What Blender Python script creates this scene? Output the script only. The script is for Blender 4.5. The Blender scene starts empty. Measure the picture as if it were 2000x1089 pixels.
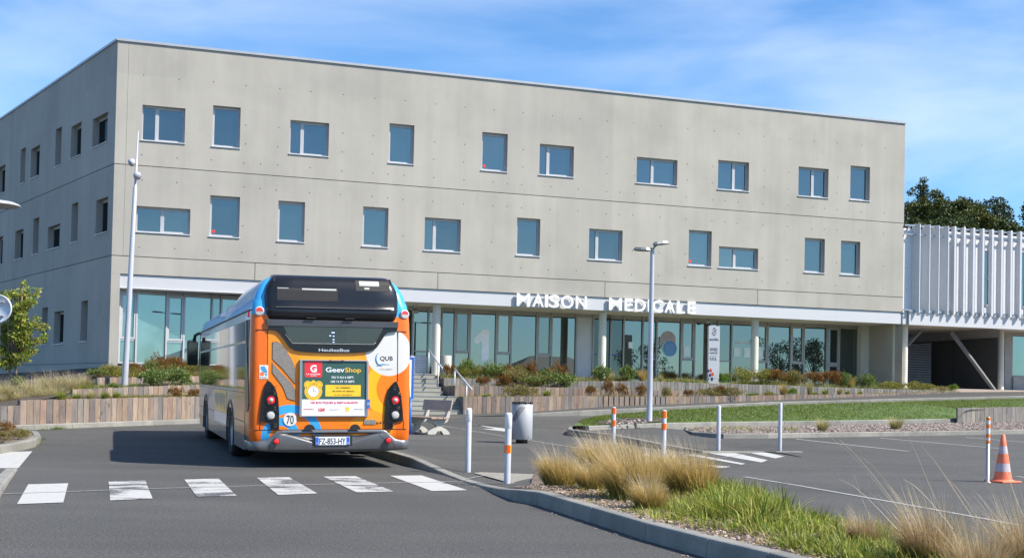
import bpy, bmesh, math, random
from mathutils import Vector, Matrix, noise
R_ = math.radians
scene = bpy.context.scene
COL = scene.collection
# ---------------------------------------------------------------- camera
F = 2400.0; CX = 1000.0; CY = 713.0; PIT = math.atan(.0247); ROL = .021; EYE = 1.2
cam_d = bpy.data.cameras.new("camera"); cam = bpy.data.objects.new("camera", cam_d); COL.objects.link(cam)
cp, sp_, cr, sr = math.cos(PIT), math.sin(PIT), math.cos(ROL), math.sin(ROL)
cam.matrix_world = Matrix(((cr, -sr, 0, 0), (-sr*sp_, -cr*sp_, -cp, 0), (sr*cp, cr*cp, -sp_, EYE), (0, 0, 0, 1)))
cam_d.sensor_width = 36; cam_d.lens = 36*F/2000; cam_d.shift_y = (CY-544.5)/2000; cam_d.clip_start = .1; cam_d.clip_end = 3000
scene.camera = cam
scene.render.resolution_x = 1024; scene.render.resolution_y = 557
# ---------------------------------------------------------------- sun and sky
SUN_H = Vector((.95, -.31)); SUN_H.normalize(); SUN_E = R_(47)
sd = Vector((-SUN_H.x*math.cos(SUN_E), -SUN_H.y*math.cos(SUN_E), -math.sin(SUN_E)))
sl = bpy.data.lights.new("sun", 'SUN'); sl.energy = 5.0; sl.angle = R_(.5); sl.color = (1, .93, .82)
sun = bpy.data.objects.new("sun", sl); COL.objects.link(sun); sun.rotation_euler = sd.to_track_quat('-Z', 'Y').to_euler(); sun.location = (30, -20, 40)
world = bpy.data.worlds.new("World"); scene.world = world; world.use_nodes = True
wn = world.node_tree; wn.nodes.clear()
def N(nt, t, **kw):
    n = nt.nodes.new(t)
    for k, v in kw.items():
        if k in n.inputs: n.inputs[k].default_value = v
        else: setattr(n, k, v)
    return n
sky = N(wn, 'ShaderNodeTexSky', sky_type='NISHITA', sun_disc=False, sun_elevation=SUN_E, sun_rotation=math.atan2(SUN_H.x, SUN_H.y), altitude=100, air_density=1.0, dust_density=.35, ozone_density=3.0)
tint = N(wn, 'ShaderNodeMix', data_type='RGBA', blend_type='MULTIPLY'); tint.inputs[0].default_value = 1; tint.inputs[7].default_value = (.62, .87, 1.07, 1)
bg = N(wn, 'ShaderNodeBackground'); bg.inputs[1].default_value = .112
tc = N(wn, 'ShaderNodeTexCoord'); mp = N(wn, 'ShaderNodeMapping'); mp.inputs['Scale'].default_value = (1.3, 1.5, 4.4); mp.inputs['Rotation'].default_value = (0, R_(-24), R_(35))
n1_ = N(wn, 'ShaderNodeTexNoise', Scale=2.3, Detail=8, Roughness=.50, Distortion=.35)
n2_ = N(wn, 'ShaderNodeTexNoise', Scale=1.1, Detail=3, Roughness=.5)
rp = N(wn, 'ShaderNodeValToRGB'); rp.color_ramp.elements[0].position = .43; rp.color_ramp.elements[1].position = .82; rp.color_ramp.elements[1].color = (.62, .62, .62, 1)
rp2 = N(wn, 'ShaderNodeValToRGB'); rp2.color_ramp.elements[0].position = .34; rp2.color_ramp.elements[1].position = .62
mu = N(wn, 'ShaderNodeMath', operation='MULTIPLY'); cl = N(wn, 'ShaderNodeMix', data_type='RGBA')
cl.inputs[7].default_value = (6.2, 6.7, 7.6, 1)
L = wn.links
L.new(tc.outputs['Generated'], mp.inputs[0]); L.new(mp.outputs[0], n1_.inputs[0]); L.new(tc.outputs['Generated'], n2_.inputs[0])
L.new(n1_.outputs[0], rp.inputs[0]); L.new(n2_.outputs[0], rp2.inputs[0]); L.new(rp.outputs[0], mu.inputs[0]); L.new(rp2.outputs[0], mu.inputs[1])
L.new(sky.outputs[0], tint.inputs[6]); L.new(tint.outputs[2], cl.inputs[6]); L.new(mu.outputs[0], cl.inputs[0])
L.new(cl.outputs[2], bg.inputs[0]); wo = N(wn, 'ShaderNodeOutputWorld'); L.new(bg.outputs[0], wo.inputs[0])
scene.view_settings.view_transform = 'Standard'; scene.view_settings.look = 'None'; scene.view_settings.exposure = .8; scene.view_settings.gamma = 1
scene.render.engine = 'CYCLES'

# ---------------------------------------------------------------- survey helpers: a sight line met with a real surface gives a world point
O = Vector((0, 0, EYE))
def ray(x, y):
    u = (x-CX)/F; v = -(y-CY)/F
    u2 = u*cr-v*sr; v2 = v*cr+u*sr
    return Vector((u2, cp-v2*sp_, sp_+v2*cp))
def atY(x, y, Y):
    r = ray(x, y); return O+r*(Y/r.y)
def plane(x, y, p, n):
    r = ray(x, y); return O+r*((p-O).dot(n)/r.dot(n))
def hor(x): return 772+.021*(x-1000)
def sm(t): t = max(0, min(1, t)); return t*t*(3-2*t)
def zg(x, y):
    c = .00068+.00014*sm((x+4)/5); t = max(0, min(y, 44)-18); return c*t*t
def gp(px, py, h=0.0):                      # point on the ground raised by h
    r = ray(px, py); a, b = 3.0, 400.0
    for _ in range(50):
        m = (a+b)/2; p = O+r*m
        if p.z > zg(p.x, p.y)+h: a = m
        else: b = m
    return O+r*a
C = atY(221, 400, 45.4); C.z = 0
d1 = ray(8217, 772+.021*7217); d1.z = 0; d1.normalize()
d2 = ray(-743, 735.4); d2.z = 0; d2.normalize()
n1 = Vector((d1.y, -d1.x, 0)); n2 = Vector((-d2.y, d2.x, 0))
MB1 = Matrix(((d1.x, -n1.x, 0, C.x), (d1.y, -n1.y, 0, C.y), (0, 0, 1, 0), (0, 0, 0, 1)))   # facade frame: x along, y inward, z up
MB1i = MB1.inverted()
def f1(px, py, dep=0.0):                    # facade frame x, z of a point on the plane at depth dep
    p = MB1i @ plane(px, py, C-n1*dep, n1); return p.x, p.z
def f2(px, py, dep=0.0):
    p = plane(px, py, C-n2*dep, n2); return (p-C).dot(d2), p.z
def side_pt(s, dep, z):                     # side facade point in the facade frame
    p = C+d2*s-n2*dep; p.z = z; return MB1i @ p

# ---------------------------------------------------------------- mesh and object helpers
class MB:
    def __init__(s): s.v = []; s.f = []; s.m = []; s.sm = []
    def add(s, vs, fs, mi=0, smooth=False):
        o = len(s.v); s.v += [tuple(v) for v in vs]
        for f in fs: s.f.append(tuple(o+i for i in f)); s.m.append(mi); s.sm.append(smooth)
        return s
    def quad(s, a, b, c, d, mi=0): return s.add([a, b, c, d], [(0, 1, 2, 3)], mi)
    def poly(s, pts, mi=0): return s.add(pts, [tuple(range(len(pts)))], mi)
    def box(s, x0, x1, y0, y1, z0, z1, mi=0, M=None):
        vs = [Vector((x, y, z)) for z in (z0, z1) for y in (y0, y1) for x in (x0, x1)]
        if M is not None: vs = [M @ v for v in vs]
        return s.add(vs, [(0, 2, 3, 1), (4, 5, 7, 6), (0, 1, 5, 4), (2, 6, 7, 3), (0, 4, 6, 2), (1, 3, 7, 5)], mi)
    def rbox(s, x0, x1, y0, y1, z0, z1, b=.01, mi=0, M=None):      # box with chamfered edges
        pts = []
        bm = bmesh.new(); bmesh.ops.create_cube(bm, size=1)
        for v in bm.verts: v.co = Vector(((x0+x1)/2+v.co.x*(x1-x0), (y0+y1)/2+v.co.y*(y1-y0), (z0+z1)/2+v.co.z*(z1-z0)))
        bmesh.ops.bevel(bm, geom=bm.edges[:], offset=b, segments=2, affect='EDGES', profile=.5)
        bm.verts.index_update()
        vs = [(M @ v.co if M is not None else v.co.copy()) for v in bm.verts]; fs = [tuple(v.index for v in f.verts) for f in bm.faces]
        bm.free(); return s.add(vs, fs, mi)
    def prism(s, pts, axis, a, b, mi=0, M=None):        # 2D polygon pushed along an axis from a to b
        n = len(pts)
        def mk(p, t):
            v = {'y': (p[0], t, p[1]), 'x': (t, p[0], p[1]), 'z': (p[0], p[1], t)}[axis]; v = Vector(v)
            return M @ v if M is not None else v
        vs = [mk(p, a) for p in pts]+[mk(p, b) for p in pts]
        fs = [tuple(range(n)), tuple(range(2*n-1, n-1, -1))]+[(i, i+n, (i+1) % n+n, (i+1) % n) for i in range(n)]
        return s.add(vs, fs, mi)
    def tube(s, pts, rad, seg=12, mi=0, caps=True, smooth=True):
        pts = [Vector(p) for p in pts]; n = len(pts)
        if not isinstance(rad, (list, tuple)): rad = [rad]*n
        vs = []; t0 = None
        for i, p in enumerate(pts):
            t = (pts[min(i+1, n-1)]-pts[max(i-1, 0)]).normalized()
            if t0 is None:
                u = t.cross(Vector((0, 0, 1)) if abs(t.z) < .9 else Vector((1, 0, 0))).normalized()
            else: u = (u-t*u.dot(t)).normalized()
            w = t.cross(u); t0 = t
            for k in range(seg):
                a = 2*math.pi*k/seg; vs.append(p+(u*math.cos(a)+w*math.sin(a))*rad[i])
        fs = [(i*seg+k, i*seg+(k+1) % seg, (i+1)*seg+(k+1) % seg, (i+1)*seg+k) for i in range(n-1) for k in range(seg)]
        o = len(s.v); s.add(vs, fs, mi, smooth)
        if caps:
            s.f.append(tuple(o+k for k in range(seg-1, -1, -1))); s.m.append(mi); s.sm.append(False)
            s.f.append(tuple(o+(n-1)*seg+k for k in range(seg))); s.m.append(mi); s.sm.append(False)
        return s
    def lathe(s, prof, c=(0, 0, 0), seg=24, mi=0, M=None, smooth=True):   # profile of (r, z)
        vs = []
        for r, z in prof:
            for k in range(seg):
                a = 2*math.pi*k/seg; v = Vector((c[0]+r*math.cos(a), c[1]+r*math.sin(a), c[2]+z)); vs.append(M @ v if M is not None else v)
        n = len(prof)
        fs = [(i*seg+k, i*seg+(k+1) % seg, (i+1)*seg+(k+1) % seg, (i+1)*seg+k) for i in range(n-1) for k in range(seg)]
        return s.add(vs, fs, mi, smooth)
    def build(s, name, mats, parent=None, M=None, loc=None, rz=0):
        me = bpy.data.meshes.new(name); me.from_pydata(s.v, [], s.f)
        for m in (mats if isinstance(mats, (list, tuple)) else [mats]): me.materials.append(m)
        me.polygons.foreach_set('material_index', s.m); me.polygons.foreach_set('use_smooth', s.sm); me.update()
        o = bpy.data.objects.new(name, me); COL.objects.link(o)
        if parent is not None: o.parent = parent
        if M is not None: o.matrix_world = M
        if loc is not None: o.location = loc; o.rotation_euler = (0, 0, rz)
        return o
def fixn(o):
    bm = bmesh.new(); bm.from_mesh(o.data); bmesh.ops.recalc_face_normals(bm, faces=bm.faces[:]); bm.to_mesh(o.data); bm.free(); return o
def tag(o, label=None, cat=None, group=None, kind=None):
    if label: o['label'] = label
    if cat: o['category'] = cat
    if group: o['group'] = group
    if kind: o['kind'] = kind
    return o
def thing(name, label, cat, loc=(0, 0, 0), rz=0, group=None, M=None, rot=None):
    o = bpy.data.objects.new(name, None); COL.objects.link(o); o.empty_display_size = .2
    if M is not None: o.matrix_world = M
    else:
        o.location = loc; o.rotation_euler = rot if rot else (0, 0, rz)
    return tag(o, label, cat, group)
def dup(root, loc, rz=None, label=None, sc=None, group=None):
    def cpy(o, par):
        c = o.copy(); COL.objects.link(c)
        if par is not None: c.parent = par
        for ch in list(KIDS.get(o.name, o.children)): cpy(ch, c)
        return c
    c = cpy(root, None); c.location = loc
    if rz is not None: c.rotation_euler = (c.rotation_euler[0], c.rotation_euler[1], rz)
    if sc: c.scale = sc if isinstance(sc, tuple) else (sc, sc, sc)
    if label: c['label'] = label
    if group: c['group'] = group
    return c
KIDS = {}
def lettering(txt, name, size, mat, parent, loc, rot=(R_(90), 0, 0), ext=.002, bold=0.0, align='LEFT', sx=1.0, spacing=1.0, shear=0):
    cu = bpy.data.curves.new(name, 'FONT'); cu.body = txt; cu.size = size; cu.extrude = ext; cu.offset = bold; cu.align_x = align
    cu.space_character = spacing; cu.shear = shear; cu.resolution_u = 3
    t = bpy.data.objects.new('tmp_text', cu)
    me = bpy.data.meshes.new_from_object(t); bpy.data.objects.remove(t)
    me.materials.clear(); me.materials.append(mat); me.polygons.foreach_set('use_smooth', [False]*len(me.polygons))
    o = bpy.data.objects.new(name, me); COL.objects.link(o)
    o.parent = parent; o.location = loc; o.rotation_euler = rot; o.scale = (sx, 1, 1); return o
def fit_text(txt, name, x0, x1, z0, z1, y, mat, parent, ext=.002, bold=0.0, capratio=.729, spacing=1.0, shear=0, desc=0):
    """text whose capitals fill the rectangle x0..x1, z0..z1 in the plane y (facing -y)"""
    h = z1-z0; size = h/capratio
    o = lettering(txt, name, size, mat, parent, (0, 0, 0), ext=ext, bold=bold*h, spacing=spacing, shear=shear)
    xs = [v.co.x for v in o.data.vertices]; a, b = min(xs), max(xs)
    s = (x1-x0)/(b-a); o.scale = (s, 1, 1); o.location = (x0-a*s, y, z0); return o

# ---------------------------------------------------------------- materials
def newmat(name):
    m = bpy.data.materials.new(name); m.use_nodes = True; nt = m.node_tree; nt.nodes.clear()
    out = N(nt, 'ShaderNodeOutputMaterial'); b = N(nt, 'ShaderNodeBsdfPrincipled'); nt.links.new(b.outputs[0], out.inputs[0]); return m, nt, b, out
def ramp(nt, src, stops, mode='LINEAR'):
    r = N(nt, 'ShaderNodeValToRGB'); r.color_ramp.interpolation = mode; e = r.color_ramp.elements
    while len(e) < len(stops): e.new(.5)
    for i, (p, c) in enumerate(stops): e[i].position = p; e[i].color = (*c, 1) if len(c) == 3 else c
    nt.links.new(src, r.inputs[0]); return r.outputs[0]
def obj_noise(nt, scale, detail=4, rough=.55, sc=(1, 1, 1), world=False):
    t = N(nt, 'ShaderNodeTexCoord'); m = N(nt, 'ShaderNodeMapping'); m.inputs['Scale'].default_value = sc
    if world:
        g = N(nt, 'ShaderNodeNewGeometry'); nt.links.new(g.outputs['Position'], m.inputs[0])
    else: nt.links.new(t.outputs['Object'], m.inputs[0])
    n = N(nt, 'ShaderNodeTexNoise', Scale=scale, Detail=detail, Roughness=rough); nt.links.new(m.outputs[0], n.inputs[0]); return n.outputs[0]
def mixc(nt, fac, a, b, mode='MIX'):
    m = N(nt, 'ShaderNodeMix', data_type='RGBA', blend_type=mode)
    for i, x in ((0, fac), (6, a), (7, b)):
        if isinstance(x, (int, float)): m.inputs[i].default_value = x
        elif isinstance(x, tuple): m.inputs[i].default_value = (*x, 1) if len(x) == 3 else x
        else: nt.links.new(x, m.inputs[i])
    return m.outputs[2]
def mth(nt, op, a, b=None):
    m = N(nt, 'ShaderNodeMath', operation=op)
    for i, x in ((0, a), (1, b)):
        if x is None: continue
        if isinstance(x, (int, float)): m.inputs[i].default_value = x
        else: nt.links.new(x, m.inputs[i])
    return m.outputs[0]
def bump(nt, b, h, strength=.3, dist=.01):
    n = N(nt, 'ShaderNodeBump'); n.inputs['Strength'].default_value = strength; n.inputs['Distance'].default_value = dist
    nt.links.new(h, n.inputs['Height']); nt.links.new(n.outputs[0], b.inputs['Normal'])
def pm(name, col, rough=.5, metal=0, var=.12, scale=3, bmp=0, bscale=60, spec=None, coat=0, emit=None, fine=0):
    m, nt, b, out = newmat(name)
    n = obj_noise(nt, scale, 5)
    lo = tuple(c*(1-var) for c in col); hi = tuple(min(1, c*(1+var)) for c in col)
    c = ramp(nt, n, [(.3, lo), (.7, hi)])
    if fine:
        f = obj_noise(nt, bscale, 2); c = mixc(nt, 1, c, ramp(nt, f, [(.35, (1-fine,)*3), (.65, (1+fine,)*3)]), 'MULTIPLY')
    nt.links.new(c, b.inputs['Base Color'])
    b.inputs['Roughness'].default_value = rough; b.inputs['Metallic'].default_value = metal
    if coat: b.inputs['Coat Weight'].default_value = coat; b.inputs['Coat Roughness'].default_value = .05
    if spec is not None: b.inputs['Specular IOR Level'].default_value = spec
    if bmp: bump(nt, b, obj_noise(nt, bscale, 3), bmp, .005)
    if emit: b.inputs['Emission Color'].default_value = (*emit, 1); b.inputs['Emission Strength'].default_value = 1
    return m
def concrete(name, col, streak=.10):
    m, nt, b, out = newmat(name)
    a = obj_noise(nt, .35, 6, .6); s = obj_noise(nt, 1.0, 5, .6, (1.6, 1.6, .12)); f = obj_noise(nt, 26, 4, .7)
    c = ramp(nt, a, [(.32, tuple(x*.88 for x in col)), (.5, col), (.7, tuple(min(1, x*1.08) for x in col))])
    c = mixc(nt, 1, c, ramp(nt, s, [(.33, (1-streak, 1-streak, 1-streak*.9)), (.62, (1+streak*.35,)*3)]), 'MULTIPLY')
    c = mixc(nt, 1, c, ramp(nt, f, [(.3, (.93,)*3), (.7, (1.05,)*3)]), 'MULTIPLY')
    # shuttering panel tone: wide panels in steps
    t = N(nt, 'ShaderNodeTexCoord'); br = N(nt, 'ShaderNodeTexBrick'); br.offset = .0; br.squash = 1
    br.inputs['Scale'].default_value = 1; br.inputs['Mortar Size'].default_value = .006; br.inputs['Brick Width'].default_value = 2.5; br.inputs['Row Height'].default_value = 3.4
    br.inputs['Color1'].default_value = (1.03, 1.03, 1.02, 1); br.inputs['Color2'].default_value = (.95, .95, .955, 1); br.inputs['Mortar'].default_value = (.985, .985, .985, 1)
    sx = N(nt, 'ShaderNodeSeparateXYZ'); cx = N(nt, 'ShaderNodeCombineXYZ'); nt.links.new(t.outputs['Object'], sx.inputs[0])
    ax = mth(nt, 'ADD', sx.outputs[0], sx.outputs[1]); nt.links.new(ax, cx.inputs[0]); nt.links.new(mth(nt, 'ADD', sx.outputs[2], .72), cx.inputs[1]); nt.links.new(cx.outputs[0], br.inputs[0])
    c = mixc(nt, 1, c, br.outputs[0], 'MULTIPLY')
    nt.links.new(c, b.inputs['Base Color']); b.inputs['Roughness'].default_value = .82
    bump(nt, b, f, .12, .01); return m
def leafmat(name, cols, trans=.25, rough=.5, tipfac=None):
    m, nt, b, out = newmat(name); g = N(nt, 'ShaderNodeNewGeometry')
    c = ramp(nt, g.outputs['Random Per Island'], [((i+.5)/len(cols), k) for i, k in enumerate(cols)])
    nz = obj_noise(nt, 2.5, 3); c = mixc(nt, 1, c, ramp(nt, nz, [(.3, (.75,)*3), (.7, (1.15,)*3)]), 'MULTIPLY')
    nt.links.new(c, b.inputs['Base Color']); b.inputs['Roughness'].default_value = rough; b.inputs['Specular IOR Level'].default_value = .3
    t = N(nt, 'ShaderNodeBsdfTranslucent'); nt.links.new(c, t.inputs[0]); mx = N(nt, 'ShaderNodeMixShader'); mx.inputs[0].default_value = trans
    nt.links.new(b.outputs[0], mx.inputs[1]); nt.links.new(t.outputs[0], mx.inputs[2]); nt.links.new(mx.outputs[0], out.inputs[0]); return m
def glassmat(name, refl, dark, fac=.8, rough=.008, wav=.0):
    m, nt, b, out = newmat(name)
    g = N(nt, 'ShaderNodeBsdfGlossy'); g.inputs['Roughness'].default_value = rough; oi = N(nt, 'ShaderNodeObjectInfo'); nt.links.new(ramp(nt, oi.outputs['Random'], [(0, tuple(x*.82 for x in refl)), (.5, refl), (1, tuple(min(1, x*k) for x, k in zip(refl, (1.22, 1.16, 1.08))))]), g.inputs['Color'])
    d = N(nt, 'ShaderNodeBsdfDiffuse'); nz = obj_noise(nt, .9, 3)
    nt.links.new(ramp(nt, nz, [(.35, tuple(x*.6 for x in dark)), (.7, tuple(x*1.5 for x in dark))]), d.inputs[0])
    mx = N(nt, 'ShaderNodeMixShader'); mx.inputs[0].default_value = fac
    nt.links.new(d.outputs[0], mx.inputs[1]); nt.links.new(g.outputs[0], mx.inputs[2]); nt.links.new(mx.outputs[0], out.inputs[0])
    if wav:
        n = N(nt, 'ShaderNodeBump'); n.inputs['Strength'].default_value = wav; n.inputs['Distance'].default_value = .02
        nt.links.new(obj_noise(nt, .5, 1), n.inputs['Height']); nt.links.new(n.outputs[0], g.inputs['Normal'])
    nt.nodes.remove(b); return m
def woodmat(name, cols):
    m, nt, b, out = newmat(name); g = N(nt, 'ShaderNodeNewGeometry')
    c = ramp(nt, g.outputs['Random Per Island'], [((i+.5)/len(cols), k) for i, k in enumerate(cols)])
    s = obj_noise(nt, 9, 6, .65, (3.5, 3.5, .35)); c = mixc(nt, 1, c, ramp(nt, s, [(.3, (.62, .62, .66)), (.55, (1, 1, 1)), (.75, (1.15, 1.1, 1.04))]), 'MULTIPLY')
    k = obj_noise(nt, 7, 1, .5, (1, 1, .8)); c = mixc(nt, 1, c, ramp(nt, k, [(.24, (.55, .48, .42)), (.31, (1, 1, 1))]), 'MULTIPLY')
    st = obj_noise(nt, 2.2, 3, .5, (2, 2, .6)); c = mixc(nt, 1, c, ramp(nt, st, [(.3, (.72, .75, .82)), (.6, (1.03, 1.02, 1))]), 'MULTIPLY')
    nt.links.new(c, b.inputs['Base Color']); b.inputs['Roughness'].default_value = .85; bump(nt, b, s, .35, .01); return m
def asphalt(name, base=.064, warm=(1.03, 1.01, .95), world=True):
    m, nt, b, out = newmat(name)
    f = obj_noise(nt, 62, 2, .8, world=world); g = obj_noise(nt, 27, 2, .7, world=world); l = obj_noise(nt, .22, 5, .6, world=world); st = obj_noise(nt, .8, 4, .6, (.25, 1.3, 1), world=world)
    def c3(k): return tuple(base*k*w for w in warm)
    c = ramp(nt, f, [(.30, c3(.45)), (.48, c3(.92)), (.60, c3(1.2)), (.70, c3(3.6))])
    c = mixc(nt, 1, c, ramp(nt, g, [(.3, (.74,)*3), (.68, (1.28,)*3)]), 'MULTIPLY')
    c = mixc(nt, 1, c, ramp(nt, l, [(.3, (.80,)*3), (.7, (1.18,)*3)]), 'MULTIPLY')
    c = mixc(nt, 1, c, ramp(nt, st, [(.32, (.9,)*3), (.66, (1.08,)*3)]), 'MULTIPLY')
    nt.links.new(c, b.inputs['Base Color']); b.inputs['Roughness'].default_value = .8; b.inputs['Specular IOR Level'].default_value = .35
    bump(nt, b, f, .5, .006); return m
def roadpaint(name, col=(.44, .44, .425), wear=.5, base=.075):
    m, nt, b, out = newmat(name)
    a = obj_noise(nt, 1.6, 3, .6, (1, 1.6, 1), world=True); f = obj_noise(nt, 30, 5, .85, (1, 1.7, 1), world=True)
    s = mth(nt, 'ADD', mth(nt, 'MULTIPLY', a, .55), mth(nt, 'MULTIPLY', f, .45))
    k = ramp(nt, s, [(.665-.2*wear-.010, (0, 0, 0)), (.665-.2*wear+.02, (1, 1, 1))])
    d = obj_noise(nt, 12, 4, .6, world=True); cc = ramp(nt, d, [(.3, tuple(x*.82 for x in col)), (.7, col)])
    c = mixc(nt, k, cc, (base, base, base*1.03)); nt.links.new(c, b.inputs['Base Color']); b.inputs['Roughness'].default_value = .7; return m

M_conc = concrete('facade_concrete', (.388, .364, .320), .07); M_conc2 = concrete('pale_concrete', (.50, .47, .40), .06)
M_dark = pm('dark_recess', (.02, .02, .022), .9); M_seal = pm('joint_seal', (.10, .10, .10), .9)
M_hole = pm('tie_hole', (.09, .085, .075), .9)
M_white = pm('white_cladding', (.52, .52, .535), .45, var=.03, scale=.8)
M_fin = pm('white_fin_metal', (.56, .565, .59), .4, var=.03)
M_letter = pm('white_letters', (.86, .86, .86), .35, var=.02)
M_frame = pm('aluminium_frame', (.36, .345, .325), .45, metal=.25, var=.05)
M_framel = pm('pale_window_frame', (.43, .435, .45), .4, metal=.1, var=.04)
M_sill = pm('white_sill', (.58, .59, .62), .4, var=.04)
M_cap = pm('roof_cap_metal', (.42, .43, .45), .4, metal=.3, var=.05)
M_gu = glassmat('upper_glass', (.225, .25, .242), (.032, .044, .048), .82)
M_gl = glassmat('shopfront_glass', (.225, .262, .262), (.036, .055, .06), .80)
M_gl2 = glassmat('pale_blind_glass', (.28, .38, .385), (.13, .205, .21), .62)
M_gd = glassmat('dark_glass', (.12, .15, .16), (.02, .022, .022), .6)
M_panel = pm('grey_door_panel', (.52, .52, .53), .5, var=.04)
M_soff = pm('soffit_plaster', (.62, .585, .50), .8, var=.05, scale=1)
M_colm = pm('column_concrete', (.60, .575, .50), .7, var=.06, scale=2)
M_asph = asphalt('road_asphalt'); M_asph2 = asphalt('pavement_asphalt', .062)
M_pw = roadpaint('worn_white_paint', wear=.72); M_pc = roadpaint('white_paint', wear=.18); M_pl = roadpaint('thin_line_paint', (.36, .36, .35), .40)
M_kerb = concrete('kerb_concrete', (.225, .22, .20), .06)
def kerbmat():
    m, nt, b, out = newmat('kerb_stone'); g = N(nt, 'ShaderNodeNewGeometry')
    c = ramp(nt, g.outputs['Random Per Island'], [(0, (.20, .196, .18)), (.5, (.225, .22, .20)), (1, (.25, .245, .222))])
    a = obj_noise(nt, 2.2, 5, .65, world=True); f = obj_noise(nt, 55, 3, .7, world=True)
    c = mixc(nt, 1, c, ramp(nt, a, [(.3, (.72, .73, .74)), (.65, (1.08, 1.07, 1.05))]), 'MULTIPLY'); c = mixc(nt, 1, c, ramp(nt, f, [(.3, (.85,)*3), (.7, (1.08,)*3)]), 'MULTIPLY')
    nt.links.new(c, b.inputs['Base Color']); b.inputs['Roughness'].default_value = .85; bump(nt, b, f, .3, .006); return m
M_kerbs = kerbmat()
M_wood = woodmat('weathered_larch', [(.25, .18, .13), (.33, .25, .18), (.15, .14, .135), (.30, .215, .15), (.20, .18, .165), (.34, .26, .195), (.13, .12, .115), (.32, .195, .13), (.22, .20, .185)])
M_woodg = woodmat('grey_larch', [(.22, .205, .18), (.29, .265, .235), (.18, .17, .16), (.32, .29, .245)])
M_soil = pm('dark_soil', (.055, .042, .03), .95, var=.4, scale=9, bmp=.6, bscale=30, fine=.3)
M_mulch = pm('bark_mulch', (.13, .10, .075), .95, var=.45, scale=14, bmp=.8, bscale=50, fine=.4)
M_turf = pm('turf_base', (.065, .12, .022), .9, var=.35, scale=6, bmp=.4, bscale=40, fine=.3)
M_gravel = pm('gravel_base', (.20, .16, .135), .95, var=.35, scale=18, bmp=.9, bscale=60, fine=.35)
M_pole = pm('painted_pole', (.43, .44, .48), .35, metal=.1, var=.04)
M_boll = pm('white_bollard_paint', (.45, .465, .51), .45, var=.07, scale=7)
M_bollw = pm('white_sleeve', (.66, .67, .69), .4, var=.03)
M_or = pm('orange_reflective', (.85, .30, .02), .4, var=.05); M_red = pm('red_reflective', (.9, .07, .02), .35, var=.05)
M_black = pm('black_plastic', (.02, .02, .024), .32, var=.1); M_blackm = pm('matt_black', (.012, .012, .013), .7)
M_steel = pm('grey_steel', (.36, .375, .40), .35, metal=.6, var=.05)
# ================================================================ MAIN BUILDING (facade frame: x along the front, y inward, z up)
bld = thing('concrete_office_building', 'three-storey pale concrete building with scattered punched windows over a glazed ground floor', 'building', M=MB1)
LEN = 34.55; TOP = 14.08; FLOOR = 1.98
J1, J2 = 9.49, 6.085
def wall(mb, mp, s0, s1, z0, z1, ops, grooves, holes, R=.24):
    """wall skin with real openings (reveals) and recessed joints; mp(s, depth, z) -> point"""
    ss = {s0, s1}; zs = {z0, z1}
    for a, b, c, d in ops+grooves: ss |= {max(s0, a), min(s1, b)}; zs |= {max(z0, c), min(z1, d)}
    ss = sorted(ss); zs = sorted(zs)
    def depth(i, j):
        if i < 0 or j < 0 or i >= len(ss)-1 or j >= len(zs)-1: return 0
        x = (ss[i]+ss[i+1])/2; z = (zs[j]+zs[j+1])/2
        for a, b, c, d in ops:
            if a < x < b and c < z < d: return -1
        for a, b, c, d in grooves:
            if a < x < b and c < z < d: return 1
        return 0
    D = {-1: R, 0: 0, 1: .03}
    for i in range(len(ss)-1):
        for j in range(len(zs)-1):
            k = depth(i, j); x0, x1, a, b = ss[i], ss[i+1], zs[j], zs[j+1]
            if k >= 0: mb.quad(mp(x0, D[k], a), mp(x1, D[k], a), mp(x1, D[k], b), mp(x0, D[k], b), 1 if k == 1 else 0)
            k2 = depth(i+1, j)
            if k2 != k and i < len(ss)-2: mb.quad(mp(x1, D[k], a), mp(x1, D[k2], a), mp(x1, D[k2], b), mp(x1, D[k], b), 0)
            k2 = depth(i, j+1)
            if k2 != k and j < len(zs)-2: mb.quad(mp(x0, D[k], b), mp(x1, D[k], b), mp(x1, D[k2], b), mp(x0, D[k2], b), 0)
    for x, z in holes:
        if any(a-.1 < x < b+.1 and c-.1 < z < d+.1 for a, b, c, d in ops): continue
        mb.add([mp(x+.025*math.cos(q*math.pi/3.5), -.002, z+.025*math.sin(q*math.pi/3.5)) for q in range(7)], [tuple(range(7))], 2)
# front openings in survey pixels: left, top at left edge, right, bottom at left edge, mullion centre, red dot
FW = [(278.5, 204.5, 361.5, 273, 306.3, 0), (416.5, 205.5, 469.3, 285, 0, 0), (567.3, 234.1, 642.3, 299.4, 590.5, 0), (761, 240.6, 808.7, 317, 0, 0),
      (942.1, 257.6, 991.2, 331.7, 0, 1), (1054.5, 280.5, 1120.7, 340.6, 1072.3, 0), (1244, 306, 1323, 356.5, 1276.5, 0), (1403, 312.2, 1462.8, 368.7, 1435.6, 0),
      (1560, 325, 1618, 381.8, 1590.4, 0), (1661.3, 323, 1699, 389.3, 0, 0),
      (267, 401.6, 371.6, 451.6, 316.6, 0), (411, 381, 468, 460.4, 0, 1), (544, 391.4, 595, 470, 0, 0), (709.6, 402.8, 758.1, 479.8, 0, 0), (830, 424, 899.8, 488, 849.7, 0),
      (1010.2, 424.6, 1054.8, 497.6, 0, 0), (1151, 446, 1215.7, 505.8, 1168, 0), (1345.7, 448.5, 1389.8, 517.7, 0, 1), (1404.4, 480.5, 1480.7, 521.5, 1437.2, 0),
      (1572, 463.8, 1610.8, 530.8, 0, 0), (1642.8, 469.5, 1680, 535, 0, 0)]
ops = []
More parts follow.
